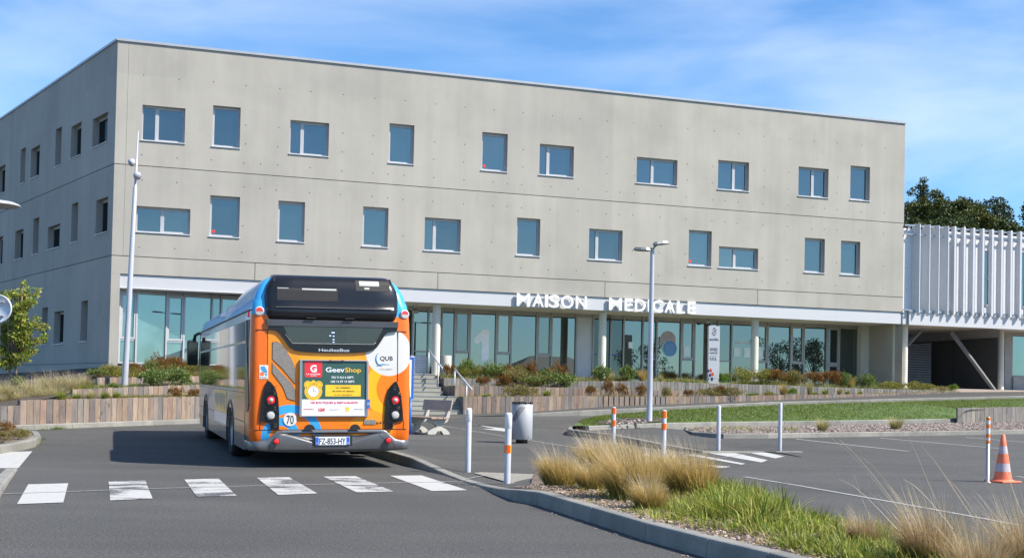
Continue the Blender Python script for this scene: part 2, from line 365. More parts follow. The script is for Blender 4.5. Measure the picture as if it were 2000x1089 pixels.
for a in FW:
    s0, zt = f1(a[0], a[1]); s1 = f1(a[2], (a[1]+a[3])/2)[0]; _, zb = f1(a[0], a[3]); ops.append((s0, s1, zb, zt))
gr = [(0, LEN, J1-.014, J1+.014), (0, LEN, J2-.014, J2+.014)]
for px in (497.6, 855.3, 1182, 1480.5): s = f1(px, 540)[0]; gr.append((s-.012, s+.012, 5.42, J2-.014))
s = f1(243, 400)[0]; gr.append((s-.004, s+.004, J2+.014, TOP))
random.seed(3)
holes = []
for i in range(28):
    x = .98+1.25*i
    for z in (9.89, 10.63, 11.35, 12.87, 6.45, 7.46, 8.95):
        if z in (10.63, 11.35) and (i % 3 == 2): continue
        holes.append((x+random.uniform(-.03, .03), z+random.uniform(-.02, .02)))
    if i % 4 == 3: holes.append((x+.62, 9.89)); holes.append((x+.62, 8.95))
mb = MB(); P1 = lambda s, d, z: Vector((s, d, z))
wall(mb, P1, 0, LEN, 5.42, TOP, ops, gr, holes)
mb.quad((0, 0, 5.42), (LEN, 0, 5.42), (LEN, .12, 5.42), (0, .12, 5.42))
# corner pier beside the glazing, running down to the ground
mb.box(0, .32, 0.002, .9, 1.0, 5.42); mb.box(.322, 8.2, .62, .9, 1.2, 2.16)
# roof slab, right and rear walls close the volume
q0 = side_pt(26, 0, 0); q0r = q0.copy(); far = Vector((LEN+(q0.x), q0.y, 0))
mb.quad((LEN, 0, 1.0), (LEN, 21, 1.0), (LEN, 21, TOP), (LEN, 0, TOP)); mb.quad((LEN, 21, 1.0), (q0.x, q0.y, 1.0), (q0.x, q0.y, TOP), (LEN, 21, TOP))
mb.poly([(0, .002, TOP-.3), (LEN, .002, TOP-.3), (LEN, 21, TOP-.3), (q0.x, q0.y, TOP-.3)])
mb.build('wall', [M_conc, M_seal, M_hole], bld)
# side facade
SW = [(181, 210.9, 217.7, 274.6), (138.7, 159.5, 237, 300.3), (108.4, 120.9, 246.5, 319.6), (60.3, 78.1, 282.3, 340.8), (39.9, 50.5, 287.1, 354.2), (-6, 10.7, 320.5, 373.3),
      (187.4, 211.3, 383.2, 450.5), (139.3, 153, 393.9, 469.6), (93.3, 117.6, 435.8, 480.2), (64.7, 76.6, 423.6, 493.5), (29.4, 46.1, 445.9, 502.3), (-8, 6, 460.4, 514.2),
      (157.6, 171.8, 586.1, 665.1), (105, 125, 606, 669.9), (81.4, 93.7, 599.5, 671), (43, 55, 616, 676.7)]
sops = []
for xl, xr, yt, yb in SW:
    a, zt = f2(xr, yt); _, zb = f2(xr, yb); b = f2(xl, (yt+yb)/2)[0]; sops.append((a, b, zb, zt))
sv = f2(22, 300)[0]
sgr = [(0, 26, J1-.014, J1+.014), (0, 26, J2-.014, J2+.014), (0, 26, 2.10, 2.12), (sv-.012, sv+.012, J2+.014, J1-.014), (sv-.012, sv+.012, J1+.014, TOP)]
holes = []
for i in range(21):
    x = .75+(0 if i == 0 else .25)+1.25*i
    for z in (9.92, 11.49, 12.97, 6.44, 8.95, 7.5, 4.9, 3.75, 2.6): holes.append((x+random.uniform(-.04, .04), z+random.uniform(-.02, .02)))
mb = MB(); wall(mb, side_pt, 0, 26, .9, TOP, sops, sgr, holes, R=.26)
mb.build('wall', [M_conc, M_seal, M_hole], bld)
# roof coping
mb = MB(); mb.box(-.03, LEN+.05, -.05, .4, TOP, TOP+.09)
A = side_pt(.06, -.05, TOP); B = side_pt(26, -.05, TOP); Cc = side_pt(26, .4, TOP); Dd = side_pt(.5, .4, TOP); up = Vector((0, 0, .088))
vs = [A, B, Cc, Dd]; vs += [v+up for v in vs]; mb.add(vs, [(0, 1, 2, 3), (7, 6, 5, 4), (0, 4, 5, 1), (1, 5, 6, 2), (2, 6, 7, 3), (3, 7, 4, 0)])
fixn(mb.build('roof_coping', M_cap, bld))
# windows: frame > pane, sill, sticker
def window(mp, a, b, c, d, mull, dot, dep=.17, out=.04, glass=None, fmat=None):
    fr = MB(); W = .045
    def bx(x0, x1, y0, y1, z0, z1, m): m.add([mp(x, y, z) for z in (z0, z1) for y in (y0, y1) for x in (x0, x1)], [(0, 2, 3, 1), (4, 5, 7, 6), (0, 1, 5, 4), (2, 6, 7, 3), (0, 4, 6, 2), (1, 3, 7, 5)])
    for x0, x1, z0, z1 in ((a, a+W, c, d), (b-W, b, c, d), (a+W, b-W, c, c+W), (a+W, b-W, d-W*1.6, d)): bx(x0, x1, dep, dep+.07, z0, z1, fr)
    segs = [(a+W, b-W)]
    if mull: bx(mull-.05, mull+.05, dep, dep+.07, c+W, d-W*1.6, fr); segs = [(a+W, mull-.05), (mull+.05, b-W)]
    for x0, x1 in segs[-1:]:                                  # opening casement has its own frame
        for q in ((x0, x0+.035, c+W, d-W*1.6), (x1-.035, x1, c+W, d-W*1.6), (x0+.035, x1-.035, c+W, c+W+.035), (x0+.035, x1-.035, d-W*1.6-.035, d-W*1.6)): bx(q[0], q[1], dep+.012, dep+.068, q[2], q[3], fr)
    w = fixn(fr.build('window', fmat or M_framel, bld))
    for x0, x1 in segs:
        p = MB(); p.quad(mp(x0, dep+.045, c+W), mp(x1, dep+.045, c+W), mp(x1, dep+.045, d-W*1.6), mp(x0, dep+.045, d-W*1.6)); p.build('pane', glass or M_gu, w)
    sl = MB(); vs = [mp(x, y, z) for x in (a-.035, b+.035) for y, z in ((-out, c-.035), (-out, c-.008), (dep+.01, c+.018), (dep+.01, c-.03))]
    sl.add(vs, [(0, 1, 2, 3), (7, 6, 5, 4), (0, 4, 5, 1), (1, 5, 6, 2), (3, 2, 6, 7), (0, 3, 7, 4)]); fixn(sl.build('sill', M_sill, w))
    if dot:
        s = MB(); cx = a+W+.13; cz = c+W+.16; s.add([mp(cx+.062*math.cos(k*.52), dep+.04, cz+.062*math.sin(k*.52)) for k in range(12)], [tuple(range(12))]); tag(s.build('sticker', M_dot, w))
    return w
M_dot = pm('red_sticker', (.80, .03, .02), .5)
for (a, b, c, d), W_ in zip(ops, FW):
    mull = f1(W_[4], (W_[1]+W_[3])/2)[0] if W_[4] else None
    window(P1, a, b, c, d, mull, W_[5])
for a, b, c, d in sops: window(side_pt, a, b, c, d, None, 0, dep=.2, glass=M_gd, fmat=M_frame)
for px, py in ((35, 745), (125.5, 738)):
    s, z = f2(px, py); mb = MB(); vs = [side_pt(x, y, zz) for x in (s-.1, s+.1) for y in (-.16, 0) for zz in (z-.18, z+.18)]
    mb.add(vs, [(0, 1, 3, 2), (4, 6, 7, 5), (0, 4, 5, 1), (2, 3, 7, 6), (0, 2, 6, 4), (1, 5, 7, 3)]); fixn(mb.build('wall_lamp', M_black, bld))
# canopy band, its soffit and columns
CB, CT = 4.865, 5.40
mb = MB(); mb.box(-.02, 34.83, .05, .5, CB, CT-.0); mb.build('canopy_band', M_white, bld)
mb = MB(); mb.box(.33, 34.8, .5, 3.4, CB+.03, CB+.2); mb.box(.0, 34.8, .5, 1.2, CB+.2, 5.415); mb.build('soffit', M_soff, bld)
def column(px, dep=.66, r=.167, parent=None, ztop=CB+.04, zb=1.6):
    s = f1(px, 680, dep)[0]; m = MB(); m.lathe([(r, zb), (r, ztop)], (s, dep, 0), 28); return m.build('column', M_colm, parent or bld)
for px in (851.5, 1176, 1474, 1750): column(px)
# lettering standing proud of the band
def sletter(ch, xl, xr, y0=-.07):
    x0 = f1(xl, 590, -.1)[0]; x1 = f1(xr, 600, -.1)[0]
    t = fit_text(ch, 'letter', x0, x1, CB+.03, CT+.03, -.06, M_letter, bld, ext=.035, bold=.016); t['label'] = 'letter '+ch; return t
g1 = lambda x: 980+x/4.762
for ch, a, b in [('M', 140, 262), ('A', 286, 392), ('I', 404, 432), ('S', 440, 535), ('O', 553, 668), ('N', 690, 790), ('M', 1000, 1118), ('E', 1145, 1222), ('D', 1242, 1340), ('I', 1362, 1384), ('C', 1404, 1503), ('A', 1518, 1612), ('L', 1634, 1706), ('E', 1732, 1806)]:
    sletter(ch, g1(a), g1(b))
# ground-floor glazing, straight part
GD = 2.95; GT = CB+.03; GB = 2.02
def glz(px, py=660): return f1(px, py, GD)[0]
def bay(x0, x1, kind, mp=P1, dep=GD, mat=None, gb=GB, par=None, fm=None, tz=3.0):
    fr = MB(); m = fm or M_frame
    def bx(a, b, y0, y1, c, d): fr.add([mp(x, y, z) for z in (c, d) for y in (y0, y1) for x in (a, b)], [(0, 2, 3, 1), (4, 5, 7, 6), (0, 1, 5, 4), (2, 6, 7, 3), (0, 4, 6, 2), (1, 3, 7, 5)])
    w = .032; top = GT-.17
    bx(x0-w, x0+w, dep-.09, dep+.05, gb, GT); bx(x0+w, x1-w, dep-.05, dep+.05, GT-.17, GT-.12); bx(x0+w, x1-w, dep-.05, dep+.05, gb, gb+.06)
    bx(x0+w, x1-w, dep-.03, dep+.05, GT-.12, GT)
    glassz = [(gb+.06, top)]
    if kind in ('vent', 'transom', 'door'):
        bx(x0+w, x1-w, dep-.05, dep+.05, tz-.03, tz+.03); glassz = [(gb+.06, tz-.03), (tz+.03, top)]
    ins = 0
    if kind in ('vent', 'door'):
        e = .07
        for q in ((x0+w, x0+w+e, tz+.03, top), (x1-w-e, x1-w, tz+.03, top), (x0+w+e, x1-w-e, tz+.03, tz+.03+e), (x0+w+e, x1-w-e, top-e, top)): bx(q[0], q[1], dep-.07, dep+.04, q[2], q[3])
        if kind == 'door':
            for q in ((x0+w, x0+w+e, gb+.06, tz-.03), (x1-w-e, x1-w, gb+.06, tz-.03), (x0+w+e, x1-w-e, tz-.03-e, tz-.03)): bx(q[0], q[1], dep-.07, dep+.04, q[2], q[3])
        ins = e
    f = fixn(fr.build('glazed_bay', m, par or bld))
    for i, (c, d) in enumerate(glassz):
        p = MB(); gm = mat or M_gl
        if kind == 'panel': gm = M_panel
        if kind == 'doorglass': gm = M_gd
        p.quad(mp(x0+w, dep, c), mp(x1-w, dep, c), mp(x1-w, dep, d), mp(x0+w, dep, d)); p.build('panel' if kind == 'panel' else 'pane', gm, f)
    return f
ML = [(760, 'f'), (785, 'f'), (804.9, 'transom'), (835.8, 'f'), (862, 'f'), (887.3, 'vent'), (917.3, 'f'), (968.4, 'vent'), (997.6, 'f'), (1047.5, 'vent'), (1076.6, 'f'), (1124.5, 'panel'), (1157.7, 'doorglass'),
      (1192, 'doorglass'), (1217, 'f'), (1254.5, 'transom'), (1281.6, 'f'), (1329.6, 'vent'), (1355.7, 'f'), (1401.6, 'transom'), (1428, 'f'), (1472, 'vent'), (1498.6, 'f'), (1543.7, 'vent'), (1569.2, 'f'), (1613.4, 'door'), (1638, 'f'), (1674.6, None)]
bays = {}
for (a, k), (b, _) in zip(ML, ML[1:]):
    mt = M_gd if k == 'door' else None
    bays[a] = bay(glz(a), glz(b), k, mat=mt)
xe = glz(1674.6)
mb = MB(); mb.box(xe, xe+.42, GD-.35, GD+.05, 1.6, GT, 0); mb.build('end_pier', M_colm, bld); mb = MB(); mb.box(xe+.425, xe+.62, GD-.1, GD+.35, 1.6, GT, 0); mb.build('end_pier', M_colm, bld); mb = MB(); mb.box(glz(760)-.2, glz(760)-.035, GD-.1, GD+.6, 1.6, GT); mb.build('end_pier', M_colm, bld)
# angled part of the glazing beside the corner
ang = math.atan(.225)
def PA(s, d, z): return Vector((.33+s*math.cos(ang)-(d)*math.sin(ang), .40+s*math.sin(ang)+d*math.cos(ang), z))
def pxA(px, py=650):
    a = MB1 @ PA(0, 0, 0); b = MB1 @ PA(1, 0, 0); t = b-a; n = Vector((t.y, -t.x, 0)); return (plane(px, py, a, n)-a).dot(t)
AM = [(233, 'vent'), (266, 'f'), (324.6, 'vent'), (358.8, 'f'), (413, 'f'), (431, 'f'), (470, 'f'), (520, 'f'), (570, None)]
for (a, k), (b, _) in zip(AM, AM[1:]): bay(pxA(a), pxA(b), k, mp=PA, dep=.05, mat=M_gl2, gb=2.1, fm=M_framel)
e = PA(pxA(570), .05, 0); mb = MB(); mb.quad((e.x, e.y, 1.6), (glz(760), GD, 1.6), (glz(760), GD, GT), (e.x, e.y, GT)); mb.quad((.32, .0, GT), (9, .0, GT), (9, 4, GT), (.32, 4, GT)); mb.build('return_wall', M_soff, bld)
# things on the glass
def on_glass(px, py, d=GD-.004): p = f1(px, py, d); return p
M_stk = pm('pale_film', (.93, .95, .95), .5, var=.03)
x0, z1 = on_glass(925.5, 641); x1, z0 = on_glass(954.5, 707)
mb = MB(); dd = GD-.004; rr = (x1-x0)*.245
def cap(mb, a, b, r, y, n=10):
    a = Vector(a); b = Vector(b); t = (b-a).normalized(); u = Vector((-t.y, t.x)); pts = []
    for k in range(n+1): q = math.pi*k/n; pts.append(b+u*r*math.cos(q)+t*r*math.sin(q))
    for k in range(n+1): q = math.pi*k/n; pts.append(a-u*r*math.cos(q)-t*r*math.sin(q))
    mb.add([(p.x, y, p.y) for p in pts], [tuple(range(len(pts)))])
dd = GD-.012
cap(mb, (x1-rr, z0+rr), (x1-rr, z1-rr), rr, dd); cap(mb, (x0+rr*.9, z1-rr*2.9), (x1-rr*1.3, z1-rr*1.05), rr*.92, dd-.001)
mb.build('number_film', M_stk, bays[917.3])['label'] = 'large frosted figure 1 on the glass'
M_pink = pm('pink_film', (.42, .34, .33), .4, var=.04); M_blf = pm('blue_film', (.10, .25, .45), .4, var=.04); M_ltc = pm('pale_edge_film', (.45, .62, .62), .4)
def disc(mb, cx, cz, r, y, n=36, a0=0, a1=2*math.pi, mi=0, sx=1): mb.add([(cx+sx*r*math.cos(a0+(a1-a0)*k/n), y, cz+r*math.sin(a0+(a1-a0)*k/n)) for k in range(n if a1-a0 > 6.2 else n+1)], [tuple(range(n if a1-a0 > 6.2 else n+1))], mi)
def circ(pxa, pya, rp, mat, y, name, lab):
    cx, cz = on_glass(pxa, pya); r = abs(on_glass(pxa, pya-rp)[1]-cz); m = MB(); disc(m, cx, cz, r, GD-y); o = m.build(name, mat, bays[1281.6]); o['label'] = lab; return cx, cz, r
cx, cz, r = circ(1304.5, 663, 17, M_pink, .004, 'round_film', 'pink round film on the glass')
lettering('TEST', 'lettering', r*.62, pm('pink_dark', (.40, .26, .26), .5), bays[1281.6], (cx-r*.72, GD-.0065, cz+.02))
circ(1307.5, 681, 15.6, M_ltc, .009, 'round_film', 'pale rim of the blue round film'); cx, cz, r = circ(1308.4, 680, 14.8, M_blf, .012, 'round_film', 'blue round film with white lines')
mb = MB()
for k in range(5): mb.box(cx-r*.62, cx+r*.62, GD-.0155, GD-.015, cz+r*(.42-.24*k), cz+r*(.42-.24*k)+.02)
mb.build('film_lines', pm('film_line', (.3, .45, .6), .5), bays[1281.6])
M_paper = pm('notice_paper', (.80, .88, .86), .6, var=.03)
for px, py, w, h, key in ((1231.5, 673.5, 8, 12.5, 1217), (1341, 685, 12, 18, 1329.6), (1439, 687.5, 12, 17.5, 1428), (1459, 688, 12, 18, 1428), (1485.5, 691.5, 9, 18, 1472)):
    cx, cz = on_glass(px, py); hw = (on_glass(px+w/2, py)[0]-on_glass(px-w/2, py)[0])/2; hh = abs(on_glass(px, py-h/2)[1]-cz)
    m = MB(); m.box(cx-hw, cx+hw, GD-.016, GD-.010, cz-hh, cz+hh); m.build('paper_notice', M_paper, bays[key])
M_lbl = pm('blue_band_film', (.05, .09, .3), .5)
for a, b, y, key in ((1159, 1166, 691, 1157.7), (1187, 1205, 692, 1192)):
    x0, z = on_glass(a, y); x1, _ = on_glass(b, y+1); m = MB(); m.box(x0, x1, GD-.006, GD-.004, z-.03, z+.03); m.build('safety_band', M_lbl, bays[key])
lettering('BIOCHIMIE', 'lettering', .19, M_stk, bays[1428], (on_glass(1437, 668)[0], GD-.014, on_glass(1437, 671)[1]))
x, z = f1(1380.5, 628, 2.6); mb = MB(); mb.lathe([(0, -.09), (.1, -.07), (.1, .1), (.0, .12)], (0, 0, 0), 16, M=Matrix.Translation((x, 2.5, z)) @ Matrix.Rotation(R_(75), 4, 'Y')); mb.box(x-.03, x+.03, 2.47, 2.53, z, GT); mb.build('security_camera', M_cap, bld)
x, z = f1(1188, 623, 2.8); mb = MB(); mb.box(x-.14, x+.14, 2.72, 2.84, z-.05, z+.05); mb.build('door_sensor', M_black, bld)
# hanging direction board under the soffit
x0, z1 = f1(805, 601, 1.4); x1, z0 = f1(817, 612, 1.4)
mb = MB(); mb.box(x0, x1, 1.38, 1.42, z0, z1); mb.box(x0+.05, x0+.07, 1.39, 1.41, z1, CB+.03); mb.box(x1-.07, x1-.05, 1.39, 1.41, z1, CB+.03)
sg = mb.build('hanging_sign', pm('olive_sign', (.32, .30, .22), .6), bld); m = MB()
for q in range(6): m.box(x0+.02+.035*q, x0+.045+.035*q, 1.374, 1.379, z1-.10, z1-.03)
m.build('sign_marks', M_dark, sg)

# ================================================================ WHITE FINNED WING
wing = thing('finned_white_wing', 'white clad wing with tall vertical fins, raised on round columns at the right', 'building', M=MB1)
WT = 9.40; s0 = LEN+.02; WY0 = .14; FD = -.24
mb = MB(); wops = []
for a, b, yt, yb in ((1837, 1853, 480, 592), (1923, 1934, 489, 595), (1995, 2012, 492, 598)):
    x0 = f1(a, 540, WY0)[0]; x1 = f1(b, 540, WY0)[0]; wops.append((x0, x1, f1(a, yb, WY0)[1], f1(a, yt, WY0)[1]))
wall(mb, lambda s, d, z: Vector((s, WY0+d, z)), s0, 56, 5.30, WT-.1, wops, [], [], R=.12)
mb.quad((s0, WY0, WT-.1), (56, WY0, WT-.1), (56, 16, WT-.1), (s0, 16, WT-.1)); mb.build('wall', pm('wing_cladding', (.64, .64, .655), .45, var=.03, scale=.8), wing)
for a, b, c, d in wops:
    f = MB(); 
    for q in ((a, a+.05, c, d), (b-.05, b, c, d), (a+.05, b-.05, c, c+.05), (a+.05, b-.05, d-.05, d), (a+.05, b-.05, c+1.2, c+1.26)): f.box(q[0], q[1], WY0+.06, WY0+.12, q[2], q[3])
    w = f.build('window', M_framel, wing); p = MB(); p.quad((a+.05, WY0+.10, c+.05), (b-.05, WY0+.10, c+.05), (b-.05, WY0+.10, d-.05), (a+.05, WY0+.10, d-.05)); p.build('pane', M_gu, w)
    sl = MB(); sl.box(a-.04, b+.04, WY0-.05, WY0+.08, c-.05, c-.002); sl.build('sill', M_sill, w)
mb = MB(); mb.box(s0, 56, FD+.18, FD+.238, WT-.02, WT+.05); mb.box(s0, 56, FD+.18, FD+.238, WT-.42, WT-.37)
k = s0+.3
while k < 56:
    mb.box(k, k+.05, FD+.238, WY0, WT-.10, WT-.03); mb.box(k-.04, k+.12, FD+.12, WY0, 5.42, 5.50); k += .525
mb.box(s0, 56, FD+.18, FD+.238, 5.50, 5.55); mb.build('fin_rail', M_steel, wing)
FZ0 = f1(1890, 615.5, FD)[1]; FZ1 = f1(1786.4, 436, FD)[1]
FX = [(1786.4, 1797.4), (1805, 1816.8), (1823.4, 1834.9), (1842, 1853)]
for a, b in FX:
    x1 = f1(b, 520, FD)[0]; m = MB(); Mx = Matrix.Translation((x1, FD, 0)) @ Matrix.Rotation(R_(20), 4, 'Z'); m.rbox(-.05, 0, 0, .42, FZ0, FZ1, .008, M=Mx)
    m.build('fin', M_fin, wing)
c_ = [1865.5, 1883.8, 1902, 1920.6, 1939, 1957.4, 1975.7, 1993.9]; st = (1993.9-1865.5)/7
for i in range(14):
    px = 1865.5+st*i; x = f1(px, 520, FD)[0] if i < 8 else x+.525
    m = MB(); m.rbox(x-.055, x+.055, FD, FD+.24, FZ0, FZ1, .008); m.build('fin', M_fin, wing)
mb = MB(); mb.box(34.87, 56, -.04, .4, CB-.02, CT-.01); mb.build('canopy_band', M_white, wing)
mb = MB(); mb.box(34.87, 56, .4, 9, CB+.03, CB+.3); mb.box(34.84, 56, .4, .62, CB+.3, 5.31); mb.build('soffit', M_soff, wing)
column(1766.3, .66, .155, wing); column(1955, 1.6, .15, wing)
# dark infill building under the wing
pn = atY(1949, 655, 58.5); pf = atY(1690, 672.5, 69.5); a = MB1i @ Vector((pn.x, pn.y, 0)); b = MB1i @ Vector((pf.x, pf.y, 0)); zt = 4.45
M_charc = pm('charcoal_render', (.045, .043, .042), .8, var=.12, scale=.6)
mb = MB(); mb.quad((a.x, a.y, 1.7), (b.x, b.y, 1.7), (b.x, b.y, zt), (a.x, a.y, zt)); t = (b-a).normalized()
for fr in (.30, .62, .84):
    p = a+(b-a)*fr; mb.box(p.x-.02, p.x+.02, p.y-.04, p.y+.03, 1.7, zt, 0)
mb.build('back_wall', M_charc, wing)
mb = MB(); mb.quad((a.x, a.y, zt), (b.x, b.y, zt), (b.x, b.y, CB+.35), (a.x, a.y, CB+.35)); mb.quad((a.x, a.y, zt), (b.x, b.y, zt), (b.x-.12, b.y-.1, zt), (a.x-.12, a.y-.1, zt)); mb.build('back_fascia', pm('grey_fascia', (.30, .29, .29), .8), wing)
mb = MB(); f0, f1_ = .40, .70
z = 1.85
nrm = Vector((t.y, -t.x, 0))
if nrm.dot(MB1i @ Vector((0, 0, 0))-a) < 0: nrm = -nrm
nrm.z = 0
while z < zt-.06:
    p = a+(b-a)*.44+nrm*.16; q = a+(b-a)*.72+nrm*.16; mb.add([p+Vector((0, 0, z)), q+Vector((0, 0, z)), q+Vector((0, 0, z+.05))-nrm*.03, p+Vector((0, 0, z+.05))-nrm*.03], [(0, 1, 2, 3)]); z += .088
mb.build('louvre_blind', pm('blind_slats', (.80, .83, .90), .5), wing)
M_brace = pm('grey_brace_steel', (.13, .13, .13), .6)
def strut(pa, pb, Y, w=.10):
    A = MB1i @ atY(*pa, Y); B = MB1i @ atY(*pb, Y); m = MB(); m.tube([A, B], w, 4, caps=True, smooth=False); m.build('brace', M_brace, wing)
strut((1858, 648), (1944, 764), 58.3); strut((1798, 646), (1700, 748), 58.3)
# room beyond the last column
x0 = f1(1962.5, 700, 2.2)[0]; x1 = f1(1977, 700, 2.2)[0]
mb = MB(); mb.box(x0, x1, 2.2, 2.5, 1.5, GT+.05); mb.box(x1+.0, 56, 2.1, 2.5, 1.5, 2.66); mb.box(x1, 56, 2.25, 2.5, 4.72, GT+.05); mb.build('wall', pm('grey_wall', (.33, .31, .29), .8), wing)
bay(x1+.05, 56, 'f', dep=2.35, gb=2.68, mat=M_gl2, par=wing)
# ================================================================ THE BUS (local: x right, y forward from the rear face, z up)
bus = thing('city_bus', 'orange and blue city bus seen from behind, stopped at the raised kerb, number 647', 'bus',
            M=Matrix(((.95100, -.30889, -.01370, -2.81255), (.30867, .95103, -.01607, 19.41308), (.0180, .01106, .99978, 0), (0, 0, 0, 1))))
def livery():
    m, nt, b, out = newmat('bus_livery'); t = N(nt, 'ShaderNodeTexCoord'); s = N(nt, 'ShaderNodeSeparateXYZ'); nt.links.new(t.outputs['Object'], s.inputs[0]); x, y, z = s.outputs
    lt = lambda a, v: mth(nt, 'LESS_THAN', a, v); gt = lambda a, v: mth(nt, 'GREATER_THAN', a, v); an = lambda a, c: mth(nt, 'MULTIPLY', a, c)
    def dist(cx, cz):
        dx = mth(nt, 'SUBTRACT', x, cx); dz = mth(nt, 'SUBTRACT', z, cz); return mth(nt, 'SQRT', mth(nt, 'ADD', an(dx, dx), an(dz, dz)))
    OR = (.90, .20, .010); AM = (.93, .335, .014); YE = (.92, .42, .012); BL = (.045, .36, .70)
    d = dist(.0, 2.3); c = ramp(nt, mth(nt, 'DIVIDE', d, 2.0), [(.0, AM), (.30, AM), (.62, OR)])
    dd = dist(1.05, 1.25); c = mixc(nt, an(gt(dd, .34), lt(dd, .52)), c, YE)
    dd = dist(.62, .55); c = mixc(nt, an(gt(dd, .20), lt(dd, .36)), c, (.92, .30, .02))
    edge = mth(nt, 'ABSOLUTE', x); c = mixc(nt, gt(edge, 1.03), c, (.78, .14, .008))
    dw = dist(.91, 1.835); c = mixc(nt, lt(dw, .375), c, (.62, .605, .575))
    dr = dist(-.65, .5); c = mixc(nt, an(an(gt(dr, .37), lt(dr, .50)), gt(x, -.84)), c, BL)
    dr = dist(-.80, .5); c = mixc(nt, an(gt(dr, .17), lt(dr, .30)), c, BL)
    c = mixc(nt, gt(z, 2.405), c, BL)
    # sides: pale with an orange wash towards the tail
    w = obj_noise(nt, .9, 3, .5, (1, .5, 1)); k = mth(nt, 'ADD', y, mth(nt, 'MULTIPLY', w, 1.5))
    sc = ramp(nt, mth(nt, 'DIVIDE', k, 6.0), [(.10, (.88, .26, .04)), (.50, (.72, .36, .16)), (.80, (.52, .48, .45))])
    sc = mixc(nt, gt(z, 2.34), sc, (.50, .50, .48)); sc = mixc(nt, gt(z, 2.475), sc, (.05, .30, .58)); sc = mixc(nt, gt(z, 2.70), sc, (.62, .63, .65)); sc = mixc(nt, lt(z, .50), sc, (.11, .11, .115))
    c = mixc(nt, gt(y, .17), c, sc)
    nt.links.new(c, b.inputs['Base Color']); b.inputs['Roughness'].default_value = .34; b.inputs['Coat Weight'].default_value = .3; b.inputs['Specular IOR Level'].default_value = .35; b.inputs['Coat Roughness'].default_value = .04; return m
M_liv = livery()
M_bbl = pm('bus_black_gloss', (.010, .0105, .013), .30, var=.15, coat=.25, spec=.35); M_bg = pm('bus_bumper_grey', (.135, .135, .14), .36, metal=.45, var=.08, coat=.3)
M_bgls = pm('bus_dark_glass', (.012, .016, .018), .03, var=.1, coat=1); M_rub = pm('tyre_rubber', (.018, .018, .018), .85, var=.2, fine=.2)
M_bfair = pm('roof_fairing_grey', (.60, .59, .57), .75, var=.08, scale=1.5, bmp=.15, bscale=3); M_bblue = pm('bus_blue', (.045, .36, .70), .28, coat=.8, var=.03)
M_rim = pm('wheel_rim', (.30, .30, .31), .4, metal=.6); M_mesh = pm('perforated_mesh', (.20, .185, .165), .6, var=.15, scale=60, fine=.5, bscale=160)
M_pw2 = pm('gloss_white', (.66, .655, .64), .35, var=.02); M_blk = pm('print_black', (.015, .015, .018), .5); M_gyl = pm('print_grey', (.33, .33, .35), .5)
def plan(w, y0, r, yend, n=7, yend2=None, rf=.3):
    p = [(-w, yend)]
    for k in range(n+1): a = math.pi+math.pi/2*k/n; p.append((-w+r+r*math.cos(a), y0+r+r*math.sin(a)))
    for k in range(n+1): a = 1.5*math.pi+math.pi/2*k/n; p.append((w-r+r*math.cos(a), y0+r+r*math.sin(a)))
    p.append((w, yend)); return p
def rings(mb, levels, mi=0, closed=True, cap_=True, smooth=True):
    n = len(levels[0][1]); vs = [(x, y, z) for z, pl in levels for x, y in pl]; fs = []
    for i in range(len(levels)-1):
        for k in range(n if closed else n-1): fs.append((i*n+k, i*n+(k+1) % n, (i+1)*n+(k+1) % n, (i+1)*n+k))
    mb.add(vs, fs, mi, smooth)
    if cap_: mb.add([(x, y, levels[-1][0]) for x, y in levels[-1][1]], [tuple(range(n))], mi)
def fullplan(w, y0, r, y1, rf=.32):
    p = plan(w, y0, r, (y0+y1)/2)
    for k in range(8): a = math.pi/2*k/7; p.append((w-rf+rf*math.cos(a), y1-rf+rf*math.sin(a)))
    for k in range(8): a = math.pi/2+math.pi/2*k/7; p.append((-w+rf+rf*math.cos(a), y1-rf+rf*math.sin(a)))
    return p
body = MB()
LV = [(.88, 1.276, 0, .13, 11.98), (1.4, 1.276, 0, .13, 12.0), (2.0, 1.272, .0, .13, 11.9), (2.30, 1.264, .01, .13, 11.8), (2.48, 1.252, .03, .14, 11.7), (2.60, 1.232, .05, .15, 11.6), (2.70, 1.19, .09, .16, 11.5), (2.76, 1.09, .16, .16, 11.35), (2.79, .90, .3, .2, 11.1)]
rings(body, [(z, fullplan(w, y0, r, y1)) for z, w, y0, r, y1 in LV])
low = [(.30, plan(1.235, .10, .13, .75)), (.45, plan(1.268, .02, .13, .75)), (.6, plan(1.276, 0, .13, .75)), (.88, plan(1.276, 0, .13, .75))]
rings(body, low, closed=False, cap_=False)
ff = lambda w, y1: [(w, 11.3)]+[(w-.32+.32*math.cos(math.pi/2*k/7), y1-.32+.32*math.sin(math.pi/2*k/7)) for k in range(8)]+[(-w+.32+.32*math.cos(math.pi/2+math.pi/2*k/7), y1-.32+.32*math.sin(math.pi/2+math.pi/2*k/7)) for k in range(8)]+[(-w, 11.3)]
rings(body, [(.28, ff(1.24, 11.85)), (.5, ff(1.274, 11.97)), (.88, ff(1.276, 11.98))], closed=False, cap_=False)
WY = (3.27, 9.35)
def skirt():
    p = [(.75, .88), (.75, .26)]
    for c in WY:
        p.append((c-.62, .25))
        for k in range(1, 12): a = math.pi-math.pi*k/12; p.append((c+.62*math.cos(a), .42+.56*math.sin(a) if .42+.56*math.sin(a) < .876 else .876))
        p.append((c+.62, .25))
    p += [(11.3, .28), (11.3, .88)]; return p
for sx in (-1, 1): body.prism(skirt(), 'x', sx*1.276, sx*1.24)
fixn(body.build('body', M_liv, bus))
